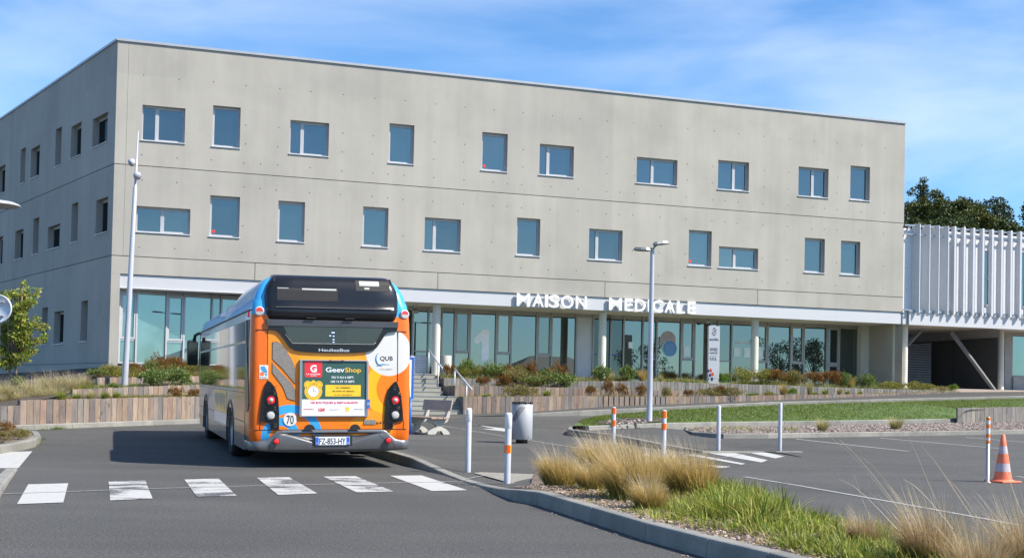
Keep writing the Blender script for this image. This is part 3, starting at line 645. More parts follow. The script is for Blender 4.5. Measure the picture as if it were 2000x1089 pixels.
mb = MB(); mb.box(-.92, .92, .3, 11.6, .34, .9); mb.box(-1.22, 1.22, 4.2, 8.4, .33, .9); mb.box(-1.22, 1.22, .25, 2.4, .34, .9); mb.box(-1.2, 1.2, 10.2, 11.6, .34, .9); mb.box(-1.2, 1.2, .3, 11.5, .86, .89); mb.build('underbody', M_blackm, bus)
for sx in (-1, 1):
    for c in WY:
        m = MB(); xo = sx*1.262
        pr = [(.30, -.13), (.44, -.15), (.475, -.11), (.485, 0), (.485, .2), (.44, .26)]
        Mx = Matrix.Translation((xo-sx*.14, c, .485)) @ Matrix.Rotation(R_(90)*sx, 4, 'Y') @ Matrix.Rotation(math.pi, 4, 'X')
        m.lathe([(r, z) for r, z in pr], (0, 0, 0), 40, M=Mx); w = m.build('wheel', M_rub, bus)
        r = MB(); r.lathe([(0, -.10), (.09, -.11), (.10, -.03), (.20, -.01), (.27, -.10), (.305, -.125)], (0, 0, 0), 32, M=Mx); r.build('rim', M_rim, w)
        a = MB(); n = 18
        for k in range(n):
            a0, a1 = math.pi*k/n, math.pi*(k+1)/n
            P = lambda q, rr, xx: (xx, c+rr*1.06*math.cos(q), .42+rr*math.sin(q)*.92)
            x0, x1 = sx*1.24, sx*1.292; a.add([P(a0, .60, x1), P(a1, .60, x1), P(a1, .655, x1), P(a0, .655, x1), P(a0, .60, x0), P(a1, .60, x0), P(a1, .655, x0), P(a0, .655, x0)], [(0, 1, 2, 3), (4, 5, 1, 0), (3, 2, 6, 7)])
        a.box(min(x0, x1), max(x0, x1), c-.695, c-.636, .24, .42); a.box(min(x0, x1), max(x0, x1), c+.636, c+.695, .24, .42)
        fixn(a.build('wheel_arch', M_black, bus))
# roof fairings
fa = MB(); fl = [(2.60, plan(1.222, .05, .15, 3.9)), (2.74, plan(1.185, .09, .15, 3.75)), (2.86, plan(1.125, .13, .15, 3.4)), (2.95, plan(1.06, .17, .14, 2.9)), (3.01, plan(.95, .22, .12, 2.5)), (3.03, plan(.8, .3, .1, 2.3))]
n = len(fl[0][1]); vs = [(x, y, z) for z, pl in fl for x, y in pl]
fs = []; ms = []
for i in range(len(fl)-1):
    for k in range(n): fs.append((i*n+k, i*n+(k+1) % n, (i+1)*n+(k+1) % n, (i+1)*n+k))
fa.add(vs, fs, 0, True); fa.add([(x, y, 3.03) for x, y in fl[-1][1]], [tuple(range(n))], 0)
for j, f in enumerate(fa.f):
    if sum(fa.v[i][1] for i in f)/len(f) < .42: fa.m[j] = 1
fixn(fa.build('roof_fairing', [M_bfair, M_bblue], bus))
mb = MB(); mb.rbox(-.95, .95, 4.3, 8.2, 2.78, 2.93, .05); mb.rbox(-.8, .8, 8.9, 10.4, 2.78, 2.9, .04); mb.build('roof_unit', M_bfair, bus)
# black engine cover across the top of the tail
CVP = [(-.015, 2.330), (-.055, 2.36), (-.075, 2.42), (-.078, 2.50), (-.060, 2.525), (-.045, 2.56), (-.035, 2.66), (-.018, 2.80), (.018, 2.92), (.07, 2.99), (.16, 3.03), (.34, 3.05), (.7, 3.05)]
def cvy(z):
    for (a, b), (c, d) in zip(CVP, CVP[1:]):
        if b <= z <= d: return a+(c-a)*(z-b)/(d-b)
    return 0
def cvw(z): return 1.025+.05*math.sin(max(0, min(1, (z-2.33)/.62))*math.pi)-(.11*max(0, (z-2.85)/.2)**1.3)
mb = MB(); xs = [-1, -.985, -.96, -.9, -.6, 0, .6, .9, .96, .985, 1]; off = [.20, .09, .035, 0, 0, 0, 0, 0, .035, .09, .20]
vs = [(u*cvw(z), y+o, z) for u, o in zip(xs, off) for y, z in CVP]; n = len(CVP)
mb.add(vs, [(i*n+k, (i+1)*n+k, (i+1)*n+k+1, i*n+k+1) for i in range(len(xs)-1) for k in range(n-1)], 0, True)
cov = mb.build('engine_cover', M_bbl, bus)
def strip_on_cover(x0, x1, z0, z1, mat, name, d=.004, n=5, cut=None):
    m = MB(); zs = [z0+(z1-z0)*k/n for k in range(n+1)]
    for a, b in zip(zs, zs[1:]): m.quad((x0, cvy(a)-d, a), (x1, cvy(a)-d, a), (x1, cvy(b)-d, b), (x0, cvy(b)-d, b))
    return m.build(name, mat, cov)
M_gril = pm('black_grille', (.010, .009, .010), .6, fine=.5, bscale=120); M_skygap = pm('painted_sky_gap', (.42, .42, .40), .6)  # second material: light grey strips painting sky light that shows through the grilles
strip_on_cover(-.874, .074, 2.622, 2.822, M_gril, 'grille'); strip_on_cover(-.49, .05, 2.795, 2.822, M_skygap, 'sky_strip', .006); strip_on_cover(-.87, -.70, 2.812, 2.822, M_skygap, 'sky_strip', .006)
strip_on_cover(.36, .915, 2.805, 2.975, M_gril, 'grille'); strip_on_cover(.42, .74, 2.885, 2.965, M_skygap, 'sky_strip', .006); strip_on_cover(.50, .58, 2.83, 2.86, M_skygap, 'sky_strip', .006)
mb = MB(); mb.rbox(-.905, .93, -.092, -.03, 2.510, 2.520, .004); mb.build('ridge', pm('ridge_grey', (.12, .12, .12), .4), cov)
mb = MB()
for x in (-.93, .96): mb = MB(); mb.tube([(x, .02, 2.60), (x, .0, 2.8), (x*.985, .05, 2.93), (x*.97, .13, 3.0)], .018, 8); mb.build('side_trim', M_blackm, cov)
for x in (-.43, .18): mb = MB(); mb.rbox(x, x+.15, -.085, -.03, 2.345, 2.365, .004); mb.build('hinge', M_blackm, cov)
# grey lip and black surround with the tail display
mb = MB(); mb.prism([(-1.035, 2.326), (-1.02, 2.225), (1.045, 2.23), (1.05, 2.322)], 'y', -.045, .02); mb.build('spoiler_lip', pm('dark_grey_lip', (.055, .055, .065), .35, coat=.2), bus)
msk = [(-1.005, 2.222), (-1.005, 2.165), (-.90, 2.152), (-.845, 2.125), (-.79, 2.057), (-.70, 1.926), (-.66, 1.885), (-.60, 1.848), (-.5, 1.828), (-.3, 1.817), (0, 1.813), (.35, 1.819), (.54, 1.835), (.64, 1.865), (.70, 1.905), (.76, 1.99), (.834, 2.111), (.88, 2.15), (1.035, 2.176), (1.04, 2.228)]
mb = MB(); mb.prism(msk, 'y', -.03, .02); sur = mb.build('display_surround', M_bbl, bus)
mb = MB(); mb.prism([(-.771, 2.22), (.806, 2.222), (.74, 2.09), (.665, 1.965), (.62, 1.952), (-.60, 1.95), (-.645, 1.965), (-.72, 2.10)], 'y', -.034, -.028); dg = mb.build('rear_glass', M_bgls, bus)
mb = MB(); mb.box(-.20, .22, -.0365, -.0345, 1.965, 2.205); mb.build('display_screen', pm('display_panel', (.045, .06, .055), .3), dg)
M_led = pm('lit_dots', (.6, .7, .9), .5, emit=(.35, .5, .9)); mb = MB()
for x, z in ((-.01, 2.135), (.015, 2.135), (-.045, 2.085), (.01, 2.08), (.01, 2.025), (.01, 1.975+.01)): mb.box(x-.012, x+.012, -.039, -.037, z-.006, z+.006)
mb.build('display_digit', M_led, dg)
mb = MB(); mb.tube([(-.745, -.036, 2.10), (-.635, -.036, 1.957), (.65, -.036, 1.957), (.69, -.036, 1.99)], .004, 6); mb.build('seal', M_gyl, dg)
fit_text('HeuliezBus', 'lettering', -.222, .262, 1.838, 1.884, -.032, pm('chrome_letters', (.7, .7, .72), .3, metal=.6), bus, ext=.003, bold=.03)
# seams of the tail
mb = MB()
for x, a, b in ((-1.012, 1.36, 2.17), (1.052, 1.37, 2.18), (-1.12, .61, .75), (1.155, .61, .75)): mb.box(x-.005, x+.005, -.004, .01, a, b)
mb.box(-1.2, -1.0, -.003, .01, 2.158, 2.166); mb.box(1.04, 1.2, -.003, .01, 2.170, 2.178); mb.box(-1.2, 1.2, -.004, .01, .604, .614)
for x in (-.36, .36): disc(mb, x, .604, .09, -.05, a0=0, a1=math.pi, n=14, sx=1)
mb.build('panel_seam', M_blackm, bus)
# vents in the tail
V1 = [(-.935, 1.965), (-.86, 1.972), (-.80, 1.94), (-.72, 1.84), (-.64, 1.70), (-.59, 1.58), (-.585, 1.33), (-.66, 1.42), (-.78, 1.56), (-.935, 1.71)]
V2 = [(-.935, 1.65), (-.80, 1.50), (-.66, 1.36), (-.585, 1.24), (-.583, 1.06), (-.70, 1.10), (-.77, 1.28), (-.935, 1.50)]
for V in (V1, V2):
    c = Vector((sum(p[0] for p in V)/len(V), sum(p[1] for p in V)/len(V))); big = [(c.x+(p[0]-c.x)*1.035, c.y+(p[1]-c.y)*1.025) for p in V]
    m = MB(); m.prism(big, 'y', -.006, .01, 1); m.prism(V, 'y', -.010, .01, 0); m.build('air_vent', [M_mesh, M_blk], bus)
# tail lamps
TL = [(-1.0, 1.375), (-.955, 1.345), (-.90, 1.275), (-.865, 1.19), (-.838, 1.05), (-.828, .85), (-.828, .615), (-.955, .615), (-.962, .70), (-1.0, .72), (-1.128, .745), (-1.118, .90), (-1.095, 1.10), (-1.06, 1.26), (-1.025, 1.35)]
M_tr = pm('red_lens', (.75, .02, .02), .15, coat=1, emit=(.10, 0, 0)); M_tw = pm('clear_lens', (.50, .48, .46), .15, coat=1)
for sx in (-1, 1):
    pts = [(-x if sx > 0 else x, z) for x, z in TL]; pts = [(x+(.018 if sx > 0 else 0), z) for x, z in pts]
    if sx > 0: pts = pts[::-1]
    m = MB(); m.prism(pts, 'y', -.028, .06); h = fixn(m.build('tail_lamp', M_bbl, bus))
    cx = -.955 if sx < 0 else 1.016
    for cz, mat, nm in ((1.073, M_tr, 'red_lens'), (.838, M_tw, 'reversing_lens')):
        Mx = Matrix.Translation((cx, -.03, cz)) @ Matrix.Rotation(R_(90), 4, 'X')
        l = MB(); l.lathe([(.078, 0), (.074, .018), (.068, .012)], (0, 0, 0), 28, M=Mx); l.build('lamp_ring', M_bbl, h)
        l = MB(); l.lathe([(0, .014), (.03, .0135), (.055, .010), (.064, .003)], (0, 0, 0), 28, M=Mx); l.build(nm, mat, h)
    l = MB(); l.lathe([(0, .017), (.03, .0165), (.032, .012)], (0, 0, 0), 20, M=Matrix.Translation((cx, -.03, 1.073)) @ Matrix.Rotation(R_(90), 4, 'X')); l.build('lens_centre', M_tw, h)
    for cz in (1.073, .838):
        for rad in (.11, .135):
            arc = [(cx+rad*math.cos(a), -.032, cz+rad*math.sin(a)) for a in [math.pi*(.05+.1*k) for k in range(10)] if abs(cx+rad*math.cos(a)-cx) < .12]
            arc = [p for p in arc if (-.842 > p[0] > -1.105 if sx < 0 else .86 < p[0] < 1.12)]
            if len(arc) > 2: rr = MB(); rr.tube(arc, .006, 6); rr.build('lamp_rib', M_bbl, h)
    for z in (1.24, 1.28, .69, .655): rr = MB(); rr.tube([(cx+(.045 if sx < 0 else -.045)-.05, -.03, z+.01), (cx+(.045 if sx < 0 else -.045), -.034, z), (cx+(.045 if sx < 0 else -.045)+.045, -.03, z+.012)], .005, 6); rr.build('lamp_rib', M_bbl, h)
    # upper marker lamp
    Mx = Matrix.Translation((-1.137 if sx < 0 else 1.164, .03, 2.45)) @ Matrix.Rotation(R_(90), 4, 'X') @ Matrix.Rotation(R_(8)*sx, 4, 'Y')
    l = MB(); l.lathe([(.074, 0), (.072, .020), (.060, .026)], (0, 0, 0), 28, M=Mx); l.lathe([(0, .024), (.062, .024)], (0, 0, 0), 28, M=Mx, mi=1); mk = l.build('marker_lamp', [M_pw2, pm('lens_grey', (.45, .40, .38), .2, coat=1)], bus)
    l = MB(); l.add([Mx @ Vector((.056*math.cos(math.pi*k/14), .056*math.sin(math.pi*k/14)*1.0, .027)) for k in range(15)], [tuple(range(15))]); l.build('red_lens', M_tr, mk)
# bumper
mb = MB(); NX, NZ = 200, 48
def barpt(u, off):                                # u in metres along the wrapped tail from the centre
    w, r = 1.27, .16; s = abs(u); sg_ = 1 if u > 0 else -1
    if s < w-r: return (sg_*s, -off)
    if s < w-r+r*math.pi/2: a = (s-(w-r))/r; return (sg_*(w-r+(r+off)*math.sin(a)), r-(r+off)*math.cos(a))
    return (sg_*(w+off), r+s-(w-r+r*math.pi/2))
def btop(s):
    P_ = [(0, .604), (.80, .604), (.87, .585), (.94, .52), (1.02, .455), (1.12, .435), (1.3, .43), (2.2, .43)]
    for (a, b), (c, d) in zip(P_, P_[1:]):
        if a <= s <= c: return b+(d-b)*(s-a)/(c-a)
    return .43
vs = []; us = [-1.9+3.8*i/NX for i in range(NX+1)]
for u in us:
    s = abs(u); t_ = btop(s); b_ = .255+.03*min(1, (s/1.2)**4)
    for j in range(NZ+1):
        q = j/NZ; z = b_+(t_-b_)*q; off = .018+.030*math.sin(min(1, q)*math.pi)**.6
        lo = .365+.16*sm(max(0, s-.1)/.75); hi = .565
        if s < .86 and lo < z < hi: off -= .055*sm((z-lo)/.07)*sm((.88-s)/.16)*sm((hi-z)/.03)
        if q < .12: off -= .03*(1-q/.12)
        off = off*(1-.75*sm((s-1.12)/.2))+.004*sm((s-1.12)/.2)
        x, y = barpt(u, off); vs.append((x, y, z))
mb.add(vs, [(i*(NZ+1)+j, (i+1)*(NZ+1)+j, (i+1)*(NZ+1)+j+1, i*(NZ+1)+j+1) for i in range(NX) for j in range(NZ)], 0, True)
bmp_ = mb.build('bumper', M_bg, bus)
mb = MB()
for sx in (-1, 1): mb.tube([(sx*.80+.01, -.06, .60), (sx*.80+.01, -.085, .57)], .004, 6); mb.tube([(sx*.83, -.083, .57), (sx*.90, -.085, .5), (sx*.98, -.088, .38), (sx*1.0, -.085, .30)], .004, 6)
mb.build('bumper_seam', M_blackm, bmp_)
for x in (-.873, .893):
    Mx = Matrix.Translation((x, -.075, .434)) @ Matrix.Rotation(R_(90), 4, 'X'); l = MB(); l.lathe([(.052, 0), (.05, .02), (.042, .018)], (0, 0, 0), 24, M=Mx, mi=1); l.lathe([(0, .026), (.03, .024), (.042, .016)], (0, 0, 0), 24, M=Mx); l.build('fog_lamp', [M_tr, M_blackm], bmp_)
# number plate
mb = MB(); mb.rbox(-.31, .32, -.05, -.035, .36, .53, .006); mb.build('plate_recess', M_blackm, bmp_)
mb = MB(); mb.rbox(-.268, .278, -.062, -.051, .368, .498, .004, 0); mb.box(-.264, -.215, -.0645, -.0625, .372, .494, 1); mb.box(.225, .274, -.0645, -.0625, .372, .494, 1)
pl = mb.build('number_plate', [pm('plate_white', (.72, .74, .78), .4, var=.02), pm('plate_blue', (.02, .12, .55), .4)], bus)
fit_text('FZ-853-HY', 'lettering', -.205, .212, .385, .482, -.0635, M_blk, pl, ext=.001, bold=.012); fit_text('F', 'lettering', -.247, -.232, .385, .41, -.066, M_pw2, pl, ext=.001); fit_text('29', 'lettering', .232, .266, .385, .412, -.066, M_pw2, pl, ext=.001)
# advertising frame
ad = MB()
for q in ((-.518, .572, .812, .832), (-.518, .56, 1.685, 1.705), (-.518, -.478, .832, 1.685), (.538, .572, .832, 1.685)): ad.rbox(q[0], q[1], -.045, -.001, q[2], q[3], .004)
ad.box(-.5, .56, -.02, -.002, .83, 1.69)
adf = ad.build('advert_frame', M_steel, bus)
M_ag = pm('poster_green', (.035, .095, .08), .35, var=.03, coat=.4); M_ar = pm('poster_red', (.72, .03, .045), .35, coat=.4); M_ay = pm('poster_yellow', (.88, .52, .03), .35, coat=.4); M_aw = pm('poster_white', (.78, .78, .80), .35, var=.02, coat=.4)
M_pk = pm('print_magenta', (.70, .03, .10), .5)
mb = MB(); mb.box(-.478, .538, -.026, -.021, 1.085, 1.684, 0); mb.box(-.478, .538, -.026, -.021, .832, 1.0845, 1)
mb.prism([(-.438, 1.684), (-.438, 1.455), (-.43, 1.437), (-.412, 1.430), (-.19, 1.430), (-.172, 1.437), (-.165, 1.455), (-.165, 1.684)][::-1], 'y', -.0275, -.0262, 2)
mb.rbox(-.11, .451, -.0275, -.0262, 1.131, 1.312, .0005, 3)
cx, cz = -.300, 1.208; y0 = -.0285
disc(mb, cx, cz, .138, y0, mi=3); disc(mb, cx-.085, 1.312, .062, y0+.0002, mi=3); disc(mb, cx+.085, 1.312, .062, y0+.0002, mi=3); disc(mb, cx, 1.35, .035, y0, mi=3)
for q in range(2): disc(mb, cx-.09+.18*q, 1.312, .045, y0-.0005, mi=4, n=24); disc(mb, cx-.09+.18*q, 1.312, .040, y0-.001, mi=3, n=24)
disc(mb, cx, cz, .117, y0-.0015, mi=4); disc(mb, cx, cz, .113, y0-.002, mi=3); disc(mb, cx, cz, .088, y0-.0025, mi=4); disc(mb, cx, cz, .083, y0-.003, mi=1)
mb.box(cx-.003, cx+.003, y0-.004, y0-.0034, cz, cz+.06, 4); mb.box(cx, cx+.052, y0-.004, y0-.0034, cz-.003, cz+.003, 4)
mb.box(-.075+.28, -.075+.345, -.0275, -.0262, .895, .965, 3)
# orange shop mark
mb.build('poster', [M_ag, M_aw, M_ar, M_ay, M_blk], adf)
T = lambda s, a, b, c, d, m, **k: fit_text(s, 'lettering', a, b, c, d, -.0285, m, adf, ext=.0008, **k)
T('G', -.352, -.248, 1.515, 1.625, M_aw, bold=.05); T('LA GALERIE', -.41, -.195, 1.470, 1.492, M_aw, bold=.02); T('QUIMPER', -.345, -.255, 1.448, 1.462, M_aw, bold=.02)
T('Geev', -.109, .190, 1.515, 1.592, M_aw, bold=.03); T('Shop', .198, .452, 1.515, 1.590, M_ay, bold=.02)
T('DU 3 AU 6 SEPT.', -.013, .345, 1.417, 1.450, M_aw, bold=.035); T('LES 12 ET 13 SEPT.', -.026, .357, 1.351, 1.383, M_aw, bold=.035)
T('Le magasin', .055, .285, 1.262, 1.285, M_blk, bold=.03); T('où tout se donne', -.005, .345, 1.205, 1.228, M_blk, bold=.03); T('et se récupère', .03, .31, 1.150, 1.171, M_blk)
T('100 BOUTIQUES & RESTAURANTS', -.340, .406, 1.018, 1.050, M_pk, bold=.03)
T('bonnamaison', -.452, -.29, .925, .944, M_pk, bold=.02); T('H&M', -.225, -.115, .895, .955, pm('print_red', (.75, .02, .03), .5), shear=.3, bold=.02); T('pandora', -.045, .105, .920, .938, M_gyl); T('SEPHORA', .345, .50, .922, .940, M_gyl)
T('fnac', .211, .262, .91, .925, M_aw)
mb = MB(); mb.box(-.055, .175, -.05, -.046, 1.690, 1.703); bf = mb.build('advert_badge', M_blk, adf); fit_text('BUSTER', 'lettering', -.01, .13, 1.6915, 1.7015, -.0505, M_aw, adf, ext=.0005)
mb = MB(); mb.box(.545, .598, -.05, -.046, .94, 1.085); s_ = mb.build('blue_sticker', pm('sticker_blue', (.03, .14, .50), .5), bus); fit_text('QUB', 'lettering', .552, .592, 1.0, 1.04, -.0505, M_aw, s_, ext=.0005)
# QUB emblem
fit_text('QUB', 'lettering', .765, .972, 1.708, 1.778, -.003, pm('qub_navy', (.03, .035, .06), .5), bus, ext=.001, bold=.005); fit_text('www.qub.fr', 'lettering', .762, .968, 1.560, 1.580, -.003, M_gyl, bus, ext=.001)
M_qb = pm('emblem_blue', (.05, .28, .55), .5); mb = MB()
arc = [(.80+.10*math.cos(a), .0-.003, 1.735+.115*math.sin(a)) for a in [math.pi*(.72+.06*k) for k in range(14)]]
mb.tube(arc, [.003+.006*math.sin(math.pi*k/13) for k in range(14)], 6); mb.tube([(.715, -.003, 1.615), (.76, -.003, 1.640), (.82, -.003, 1.648), (.93, -.003, 1.642)], [.004, .008, .006, .001], 6)
mb.build('emblem', M_qb, bus)
# speed disc, fleet number, small grille, side sticker
mb = MB(); mb.prism([(-.655+.104*math.cos(2*math.pi*k/36), .772+.104*math.sin(2*math.pi*k/36)) for k in range(36)], 'y', -.012, -.006); s7 = mb.build('speed_disc', M_pw2, bus); fit_text('70', 'lettering', -.712, -.600, .700, .842, -.0135, M_blk, s7, ext=.001, bold=.01)
fit_text('647', 'lettering', .708, .850, .690, .740, -.003, M_blk, bus, ext=.001)
mb = MB(); mb.rbox(.508, .700, -.010, .0, .684, .762, .004); mb.build('air_vent', M_mesh, bus)
mb = MB(); mb.box(-1.135, -1.0, -.006, -.003, 1.40, 1.615, 0); mb.poly([(-1.12, -.0075, 1.59), (-1.06, -.0075, 1.60), (-1.02, -.0075, 1.54), (-1.01, -.0075, 1.50), (-1.06, -.0075, 1.49), (-1.115, -.0075, 1.55)], 1)
mb.poly([(-1.125, -.0075, 1.45), (-1.125, -.0075, 1.49), (-1.095, -.0075, 1.515), (-1.065, -.0075, 1.49), (-1.065, -.0075, 1.45)], 2); mb.box(-1.05, -1.012, -.0075, -.0065, 1.455, 1.485, 1)
st = mb.build('region_sticker', [M_pw2, M_qb, pm('sticker_orange', (.8, .15, .03), .5)], bus); fit_text('bretagne', 'lettering', -1.125, -1.01, 1.418, 1.435, -.008, M_blk, st, ext=.0005)
# left and right side windows
for sx in (-1, 1):
    X = sx*1.281
    for y0, y1 in ((.70, 2.52), (2.55, 3.78), (3.81, 5.6), (5.63, 7.6), (7.63, 9.5), (9.53, 11.35)):
        m = MB(); m.add([(sx*1.281, y0, 1.225), (sx*1.281, y1, 1.225), (sx*1.268, y1, 2.325), (sx*1.268, y0, 2.325), (sx*1.27, y0, 1.225), (sx*1.27, y1, 1.225), (sx*1.26, y1, 2.325), (sx*1.26, y0, 2.325)], [(0, 1, 2, 3), (7, 6, 5, 4), (0, 4, 5, 1), (3, 2, 6, 7), (0, 3, 7, 4), (1, 5, 6, 2)])
        fixn(m.build('side_window', M_bgls, bus))
    m = MB(); g = [(.10, 1.0), (.20, .90), (.42, .88), (.60, .96), (.67, 1.2), (.67, 2.33), (.50, 2.33), (.46, 1.98), (.30, 1.6), (.16, 1.3)]
    m.prism(g, 'x', sx*1.288, sx*1.26); fixn(m.build('side_grille', M_black, bus))
    m = MB(); m.prism([(.20, 1.225), (.695, 1.225), (.695, 2.325), (.22, 2.325)], 'x', sx*1.279, sx*1.26); m.build('corner_panel', M_bgls, bus)
    m = MB(); m.box(min(X, X-sx*.02), max(X, X-sx*.02), .72, 11.5, .70, .712); m.box(min(X, X-sx*.02), max(X, X-sx*.02), .9, 11.5, 1.17, 1.18); m.box(min(X, X-sx*.02), max(X, X-sx*.02), .70, .712, .30, .9); m.box(min(X, X-sx*.03), max(X, X-sx*.03), .1, 11.5, 2.472, 2.482); m.build('side_seam', M_blk, bus)
    l = MB(); l.lathe([(0, .03), (.05, .028), (.06, 0)], (0, 0, 0), 20, M=Matrix.Translation((sx*1.25, .42, 2.42)) @ Matrix.Rotation(R_(90)*sx, 4, 'Y')); l.build('marker_lamp', M_tr, bus)
m = MB(); m.box(-1.284, -1.279, 4.0, 6.75, .74, 1.16, 0); m.box(-1.284, -1.279, 4.0, 6.75, .54, .735, 1)
for k in range(9): m.box(-1.2865, -1.2845, 4.3+.27*k, 4.42+.27*k, .80+.05*(k % 3), 1.10, 2)
sa = m.build('side_advert', [M_ay, M_aw, M_gyl], bus)
# front glass, front face details and driver mirror
m = MB(); m.prism([(-1.1, 1.0), (1.1, 1.0), (1.05, 2.3), (-1.05, 2.3)], 'y', 11.9, 12.03); m.build('windscreen', M_bgls, bus)
m = MB(); m.tube([(-1.24, 11.85, 1.2), (-1.25, 11.9, 1.8), (-1.22, 11.85, 2.40)], .03, 8); m.build('windscreen_pillar', M_black, bus)
m = MB(); m.tube([(-1.22, 11.8, 2.44), (-1.27, 11.95, 2.47), (-1.36, 12.0, 2.42), (-1.40, 12.02, 2.24)], [.04, .04, .04, .045], 8); mi_ = m.build('mirror_arm', M_black, bus)
m = MB(); m.rbox(-1.56, -1.29, 11.94, 12.10, 1.68, 2.30, .05); m.build('mirror_housing', M_black, mi_)
m = MB(); m.box(-1.53, -1.32, 11.933, 11.938, 1.95, 2.24); m.box(-1.53, -1.32, 11.933, 11.938, 1.74, 1.93); m.build('mirror_glass', M_bgls, mi_)
# ================================================================ GROUND, ROADS, KERBS
def axis(lo, hi, fine0, fine1, st):
    a = [lo, lo*.5]; x = fine0
    while x <= fine1: a.append(x); x += st
    return a+[hi*.5, hi]
gx = axis(-400, 400, -60, 60, 2.0); gy = axis(-400, 600, -30, 70, 1.0)
mb = MB(); n = len(gy); mb.add([(x, y, zg(x, y)) for x in gx for y in gy], [(i*n+j, (i+1)*n+j, (i+1)*n+j+1, i*n+j+1) for i in range(len(gx)-1) for j in range(n-1)], 0, True)
tag(mb.build('road', M_asph), kind='structure')
def drape(name, pts_px, mat, h=.006, kind='structure', sub=1):
    m = MB(); pts = [gp(x, y) for x, y in pts_px]; m.poly([(p.x, p.y, p.z+h) for p in pts]); return m
def line_px(mb, pts, w, h=.006, mi=0, step=1.0, world=False):
    P = [Vector(p) if world else gp(*p) for p in pts]
    for a, b in zip(P, P[1:]):
        n = max(1, int((b-a).length/step)); t = (b-a); t.z = 0; t.normalize(); u = Vector((-t.y, t.x, 0))*w/2
        for k in range(n):
            q = [a.lerp(b, k/n), a.lerp(b, (k+1)/n)]; c = [q[0]-u, q[1]-u, q[1]+u, q[0]+u]
            mb.quad(*[(v.x, v.y, zg(v.x, v.y)+h) for v in c], mi)
ZB = [[(-60, 885), (63, 881), (36, 913.7), (-90, 915)], [(55, 945.7), (133.3, 943.6), (123.6, 981), (33.3, 984.4)], [(212, 940.6), (283.8, 938), (298, 973.5), (215, 977)], [(360, 936.3), (426.6, 934), (462.3, 968), (385, 970.3)],
      [(501.4, 933), (564.4, 931.6), (619.8, 963.5), (543.3, 966.3)], [(631.7, 930.5), (694.3, 929.5), (768.4, 959.5), (697, 961.5)], [(761.6, 928.8), (823.5, 928.2), (912.5, 957), (843.5, 958.8)]]
lab = ['white crossing stripe at the far left, cut off by the picture edge', 'clean white crossing stripe nearest the left side, in front of the shadow', 'white crossing stripe with a worn top right corner', 'white crossing stripe below the left rear of the bus, worn on its right', 'most worn white crossing stripe, in front of the bus', 'white crossing stripe with a scuffed left edge', 'whitest slanted crossing stripe, next to the dropped kerb']
for i, (z, l) in enumerate(zip(ZB, lab)):
    m = MB(); m.poly([(p.x, p.y, p.z+.006) for p in [gp(*q) for q in z][::-1]]); tag(m.build('crossing_stripe', M_pw if i in (2, 3, 4, 5) else M_pc), l, 'road marking', 'zebra crossing stripes')
m = MB(); line_px(m, [(-60, 967), (100, 961.5), (300, 954.5), (500, 949), (700, 944.5), (905, 940.3)], .034, .011)
line_px(m, [(905, 940.3), (935, 934), (960, 930)], .024, .035); tag(m.build('sealed_joint', M_pl), kind='structure')
# parking and lane markings
marks = [([(1454, 930.7), (1560, 948), (1762.5, 983.6), (1968, 1021), (2100, 1046)], .07, 'long white boundary line of the parking aisle'), ([(1554, 856.7), (1774.6, 880.8)], .09, 'white bay line starting behind the right plain bollard'),
         ([(1720, 855), (1962, 876)], .09, 'white bay line to the left of the traffic cone'), ([(1886, 853.7), (2040, 866)], .09, 'white bay line behind the traffic cone'), ([(1985, 930), (2060, 937)], .09, 'white bay line right of the traffic cone'),
         ([(850, 829), (986, 851.5), (1038, 860), (1142, 876.4)], .05, 'thin pale line crossing the lane beside the grey bin'), ([(1313, 854), (1420, 868.5)], .08, 'white bay line between the left bollards and the gravel bed')]
for pts, w, l in marks: m = MB(); line_px(m, pts, w); tag(m.build('painted_line', M_pl if w < .08 else M_pc), l, 'road marking')
m = MB(); m.poly([(p.x, p.y, p.z+.007) for p in [gp(*q) for q in [(921, 828.3), (987, 836.8), (1010, 838.5), (1010, 843.3), (986, 842.3), (941, 837.2), (968, 836.8)]][::-1]]); tag(m.build('road_arrow', M_pc), 'white arrow painted on the lane behind the grey bin', 'road marking')
# small crossing by the parking
for i, (z, l) in enumerate([([(1384, 884.7), (1436, 884.5), (1499.6, 898.4), (1487, 902.7)], 'broad white stripe of the small crossing, below the left plain bollard'), ([(1463.6, 884), (1496, 883.3), (1532, 891), (1514, 894.8)], 'short white stripe of the small crossing between the plain bollards'),
        ([(1523, 884), (1561, 884), (1546, 888)], 'tiny white wedge at the right end of the small crossing'), ([(1337.6, 888), (1358, 887), (1456, 905.2), (1448, 907)], 'narrow white stripe of the small crossing'),
        ([(1262, 898), (1300, 900), (1427.6, 911), (1410, 914)], 'long white stripe of the small crossing behind the golden grass'), ([(1240, 888), (1262, 886), (1345, 901), (1325, 904)], 'white stripe of the small crossing between the banded bollards')]):
    m = MB(); m.poly([(p.x, p.y, p.z+.006) for p in [gp(*q) for q in z][::-1]]); tag(m.build('crossing_stripe', M_pc), l, 'road marking', 'stripes of the small crossing')
m = MB(); line_px(m, [(1330, 908), (1400, 896), (1470, 884)], .03, .012); line_px(m, [(1334, 874), (1400, 868), (1470, 880)], .03, .012)
tag(m.build('paving_joint', M_pl), kind='structure')
m = MB(); line_px(m, [(820, 812), (853, 817), (935, 812.3), (990, 811.6)], .10, .012); tag(m.build('gutter_line', M_kerb), kind='structure')

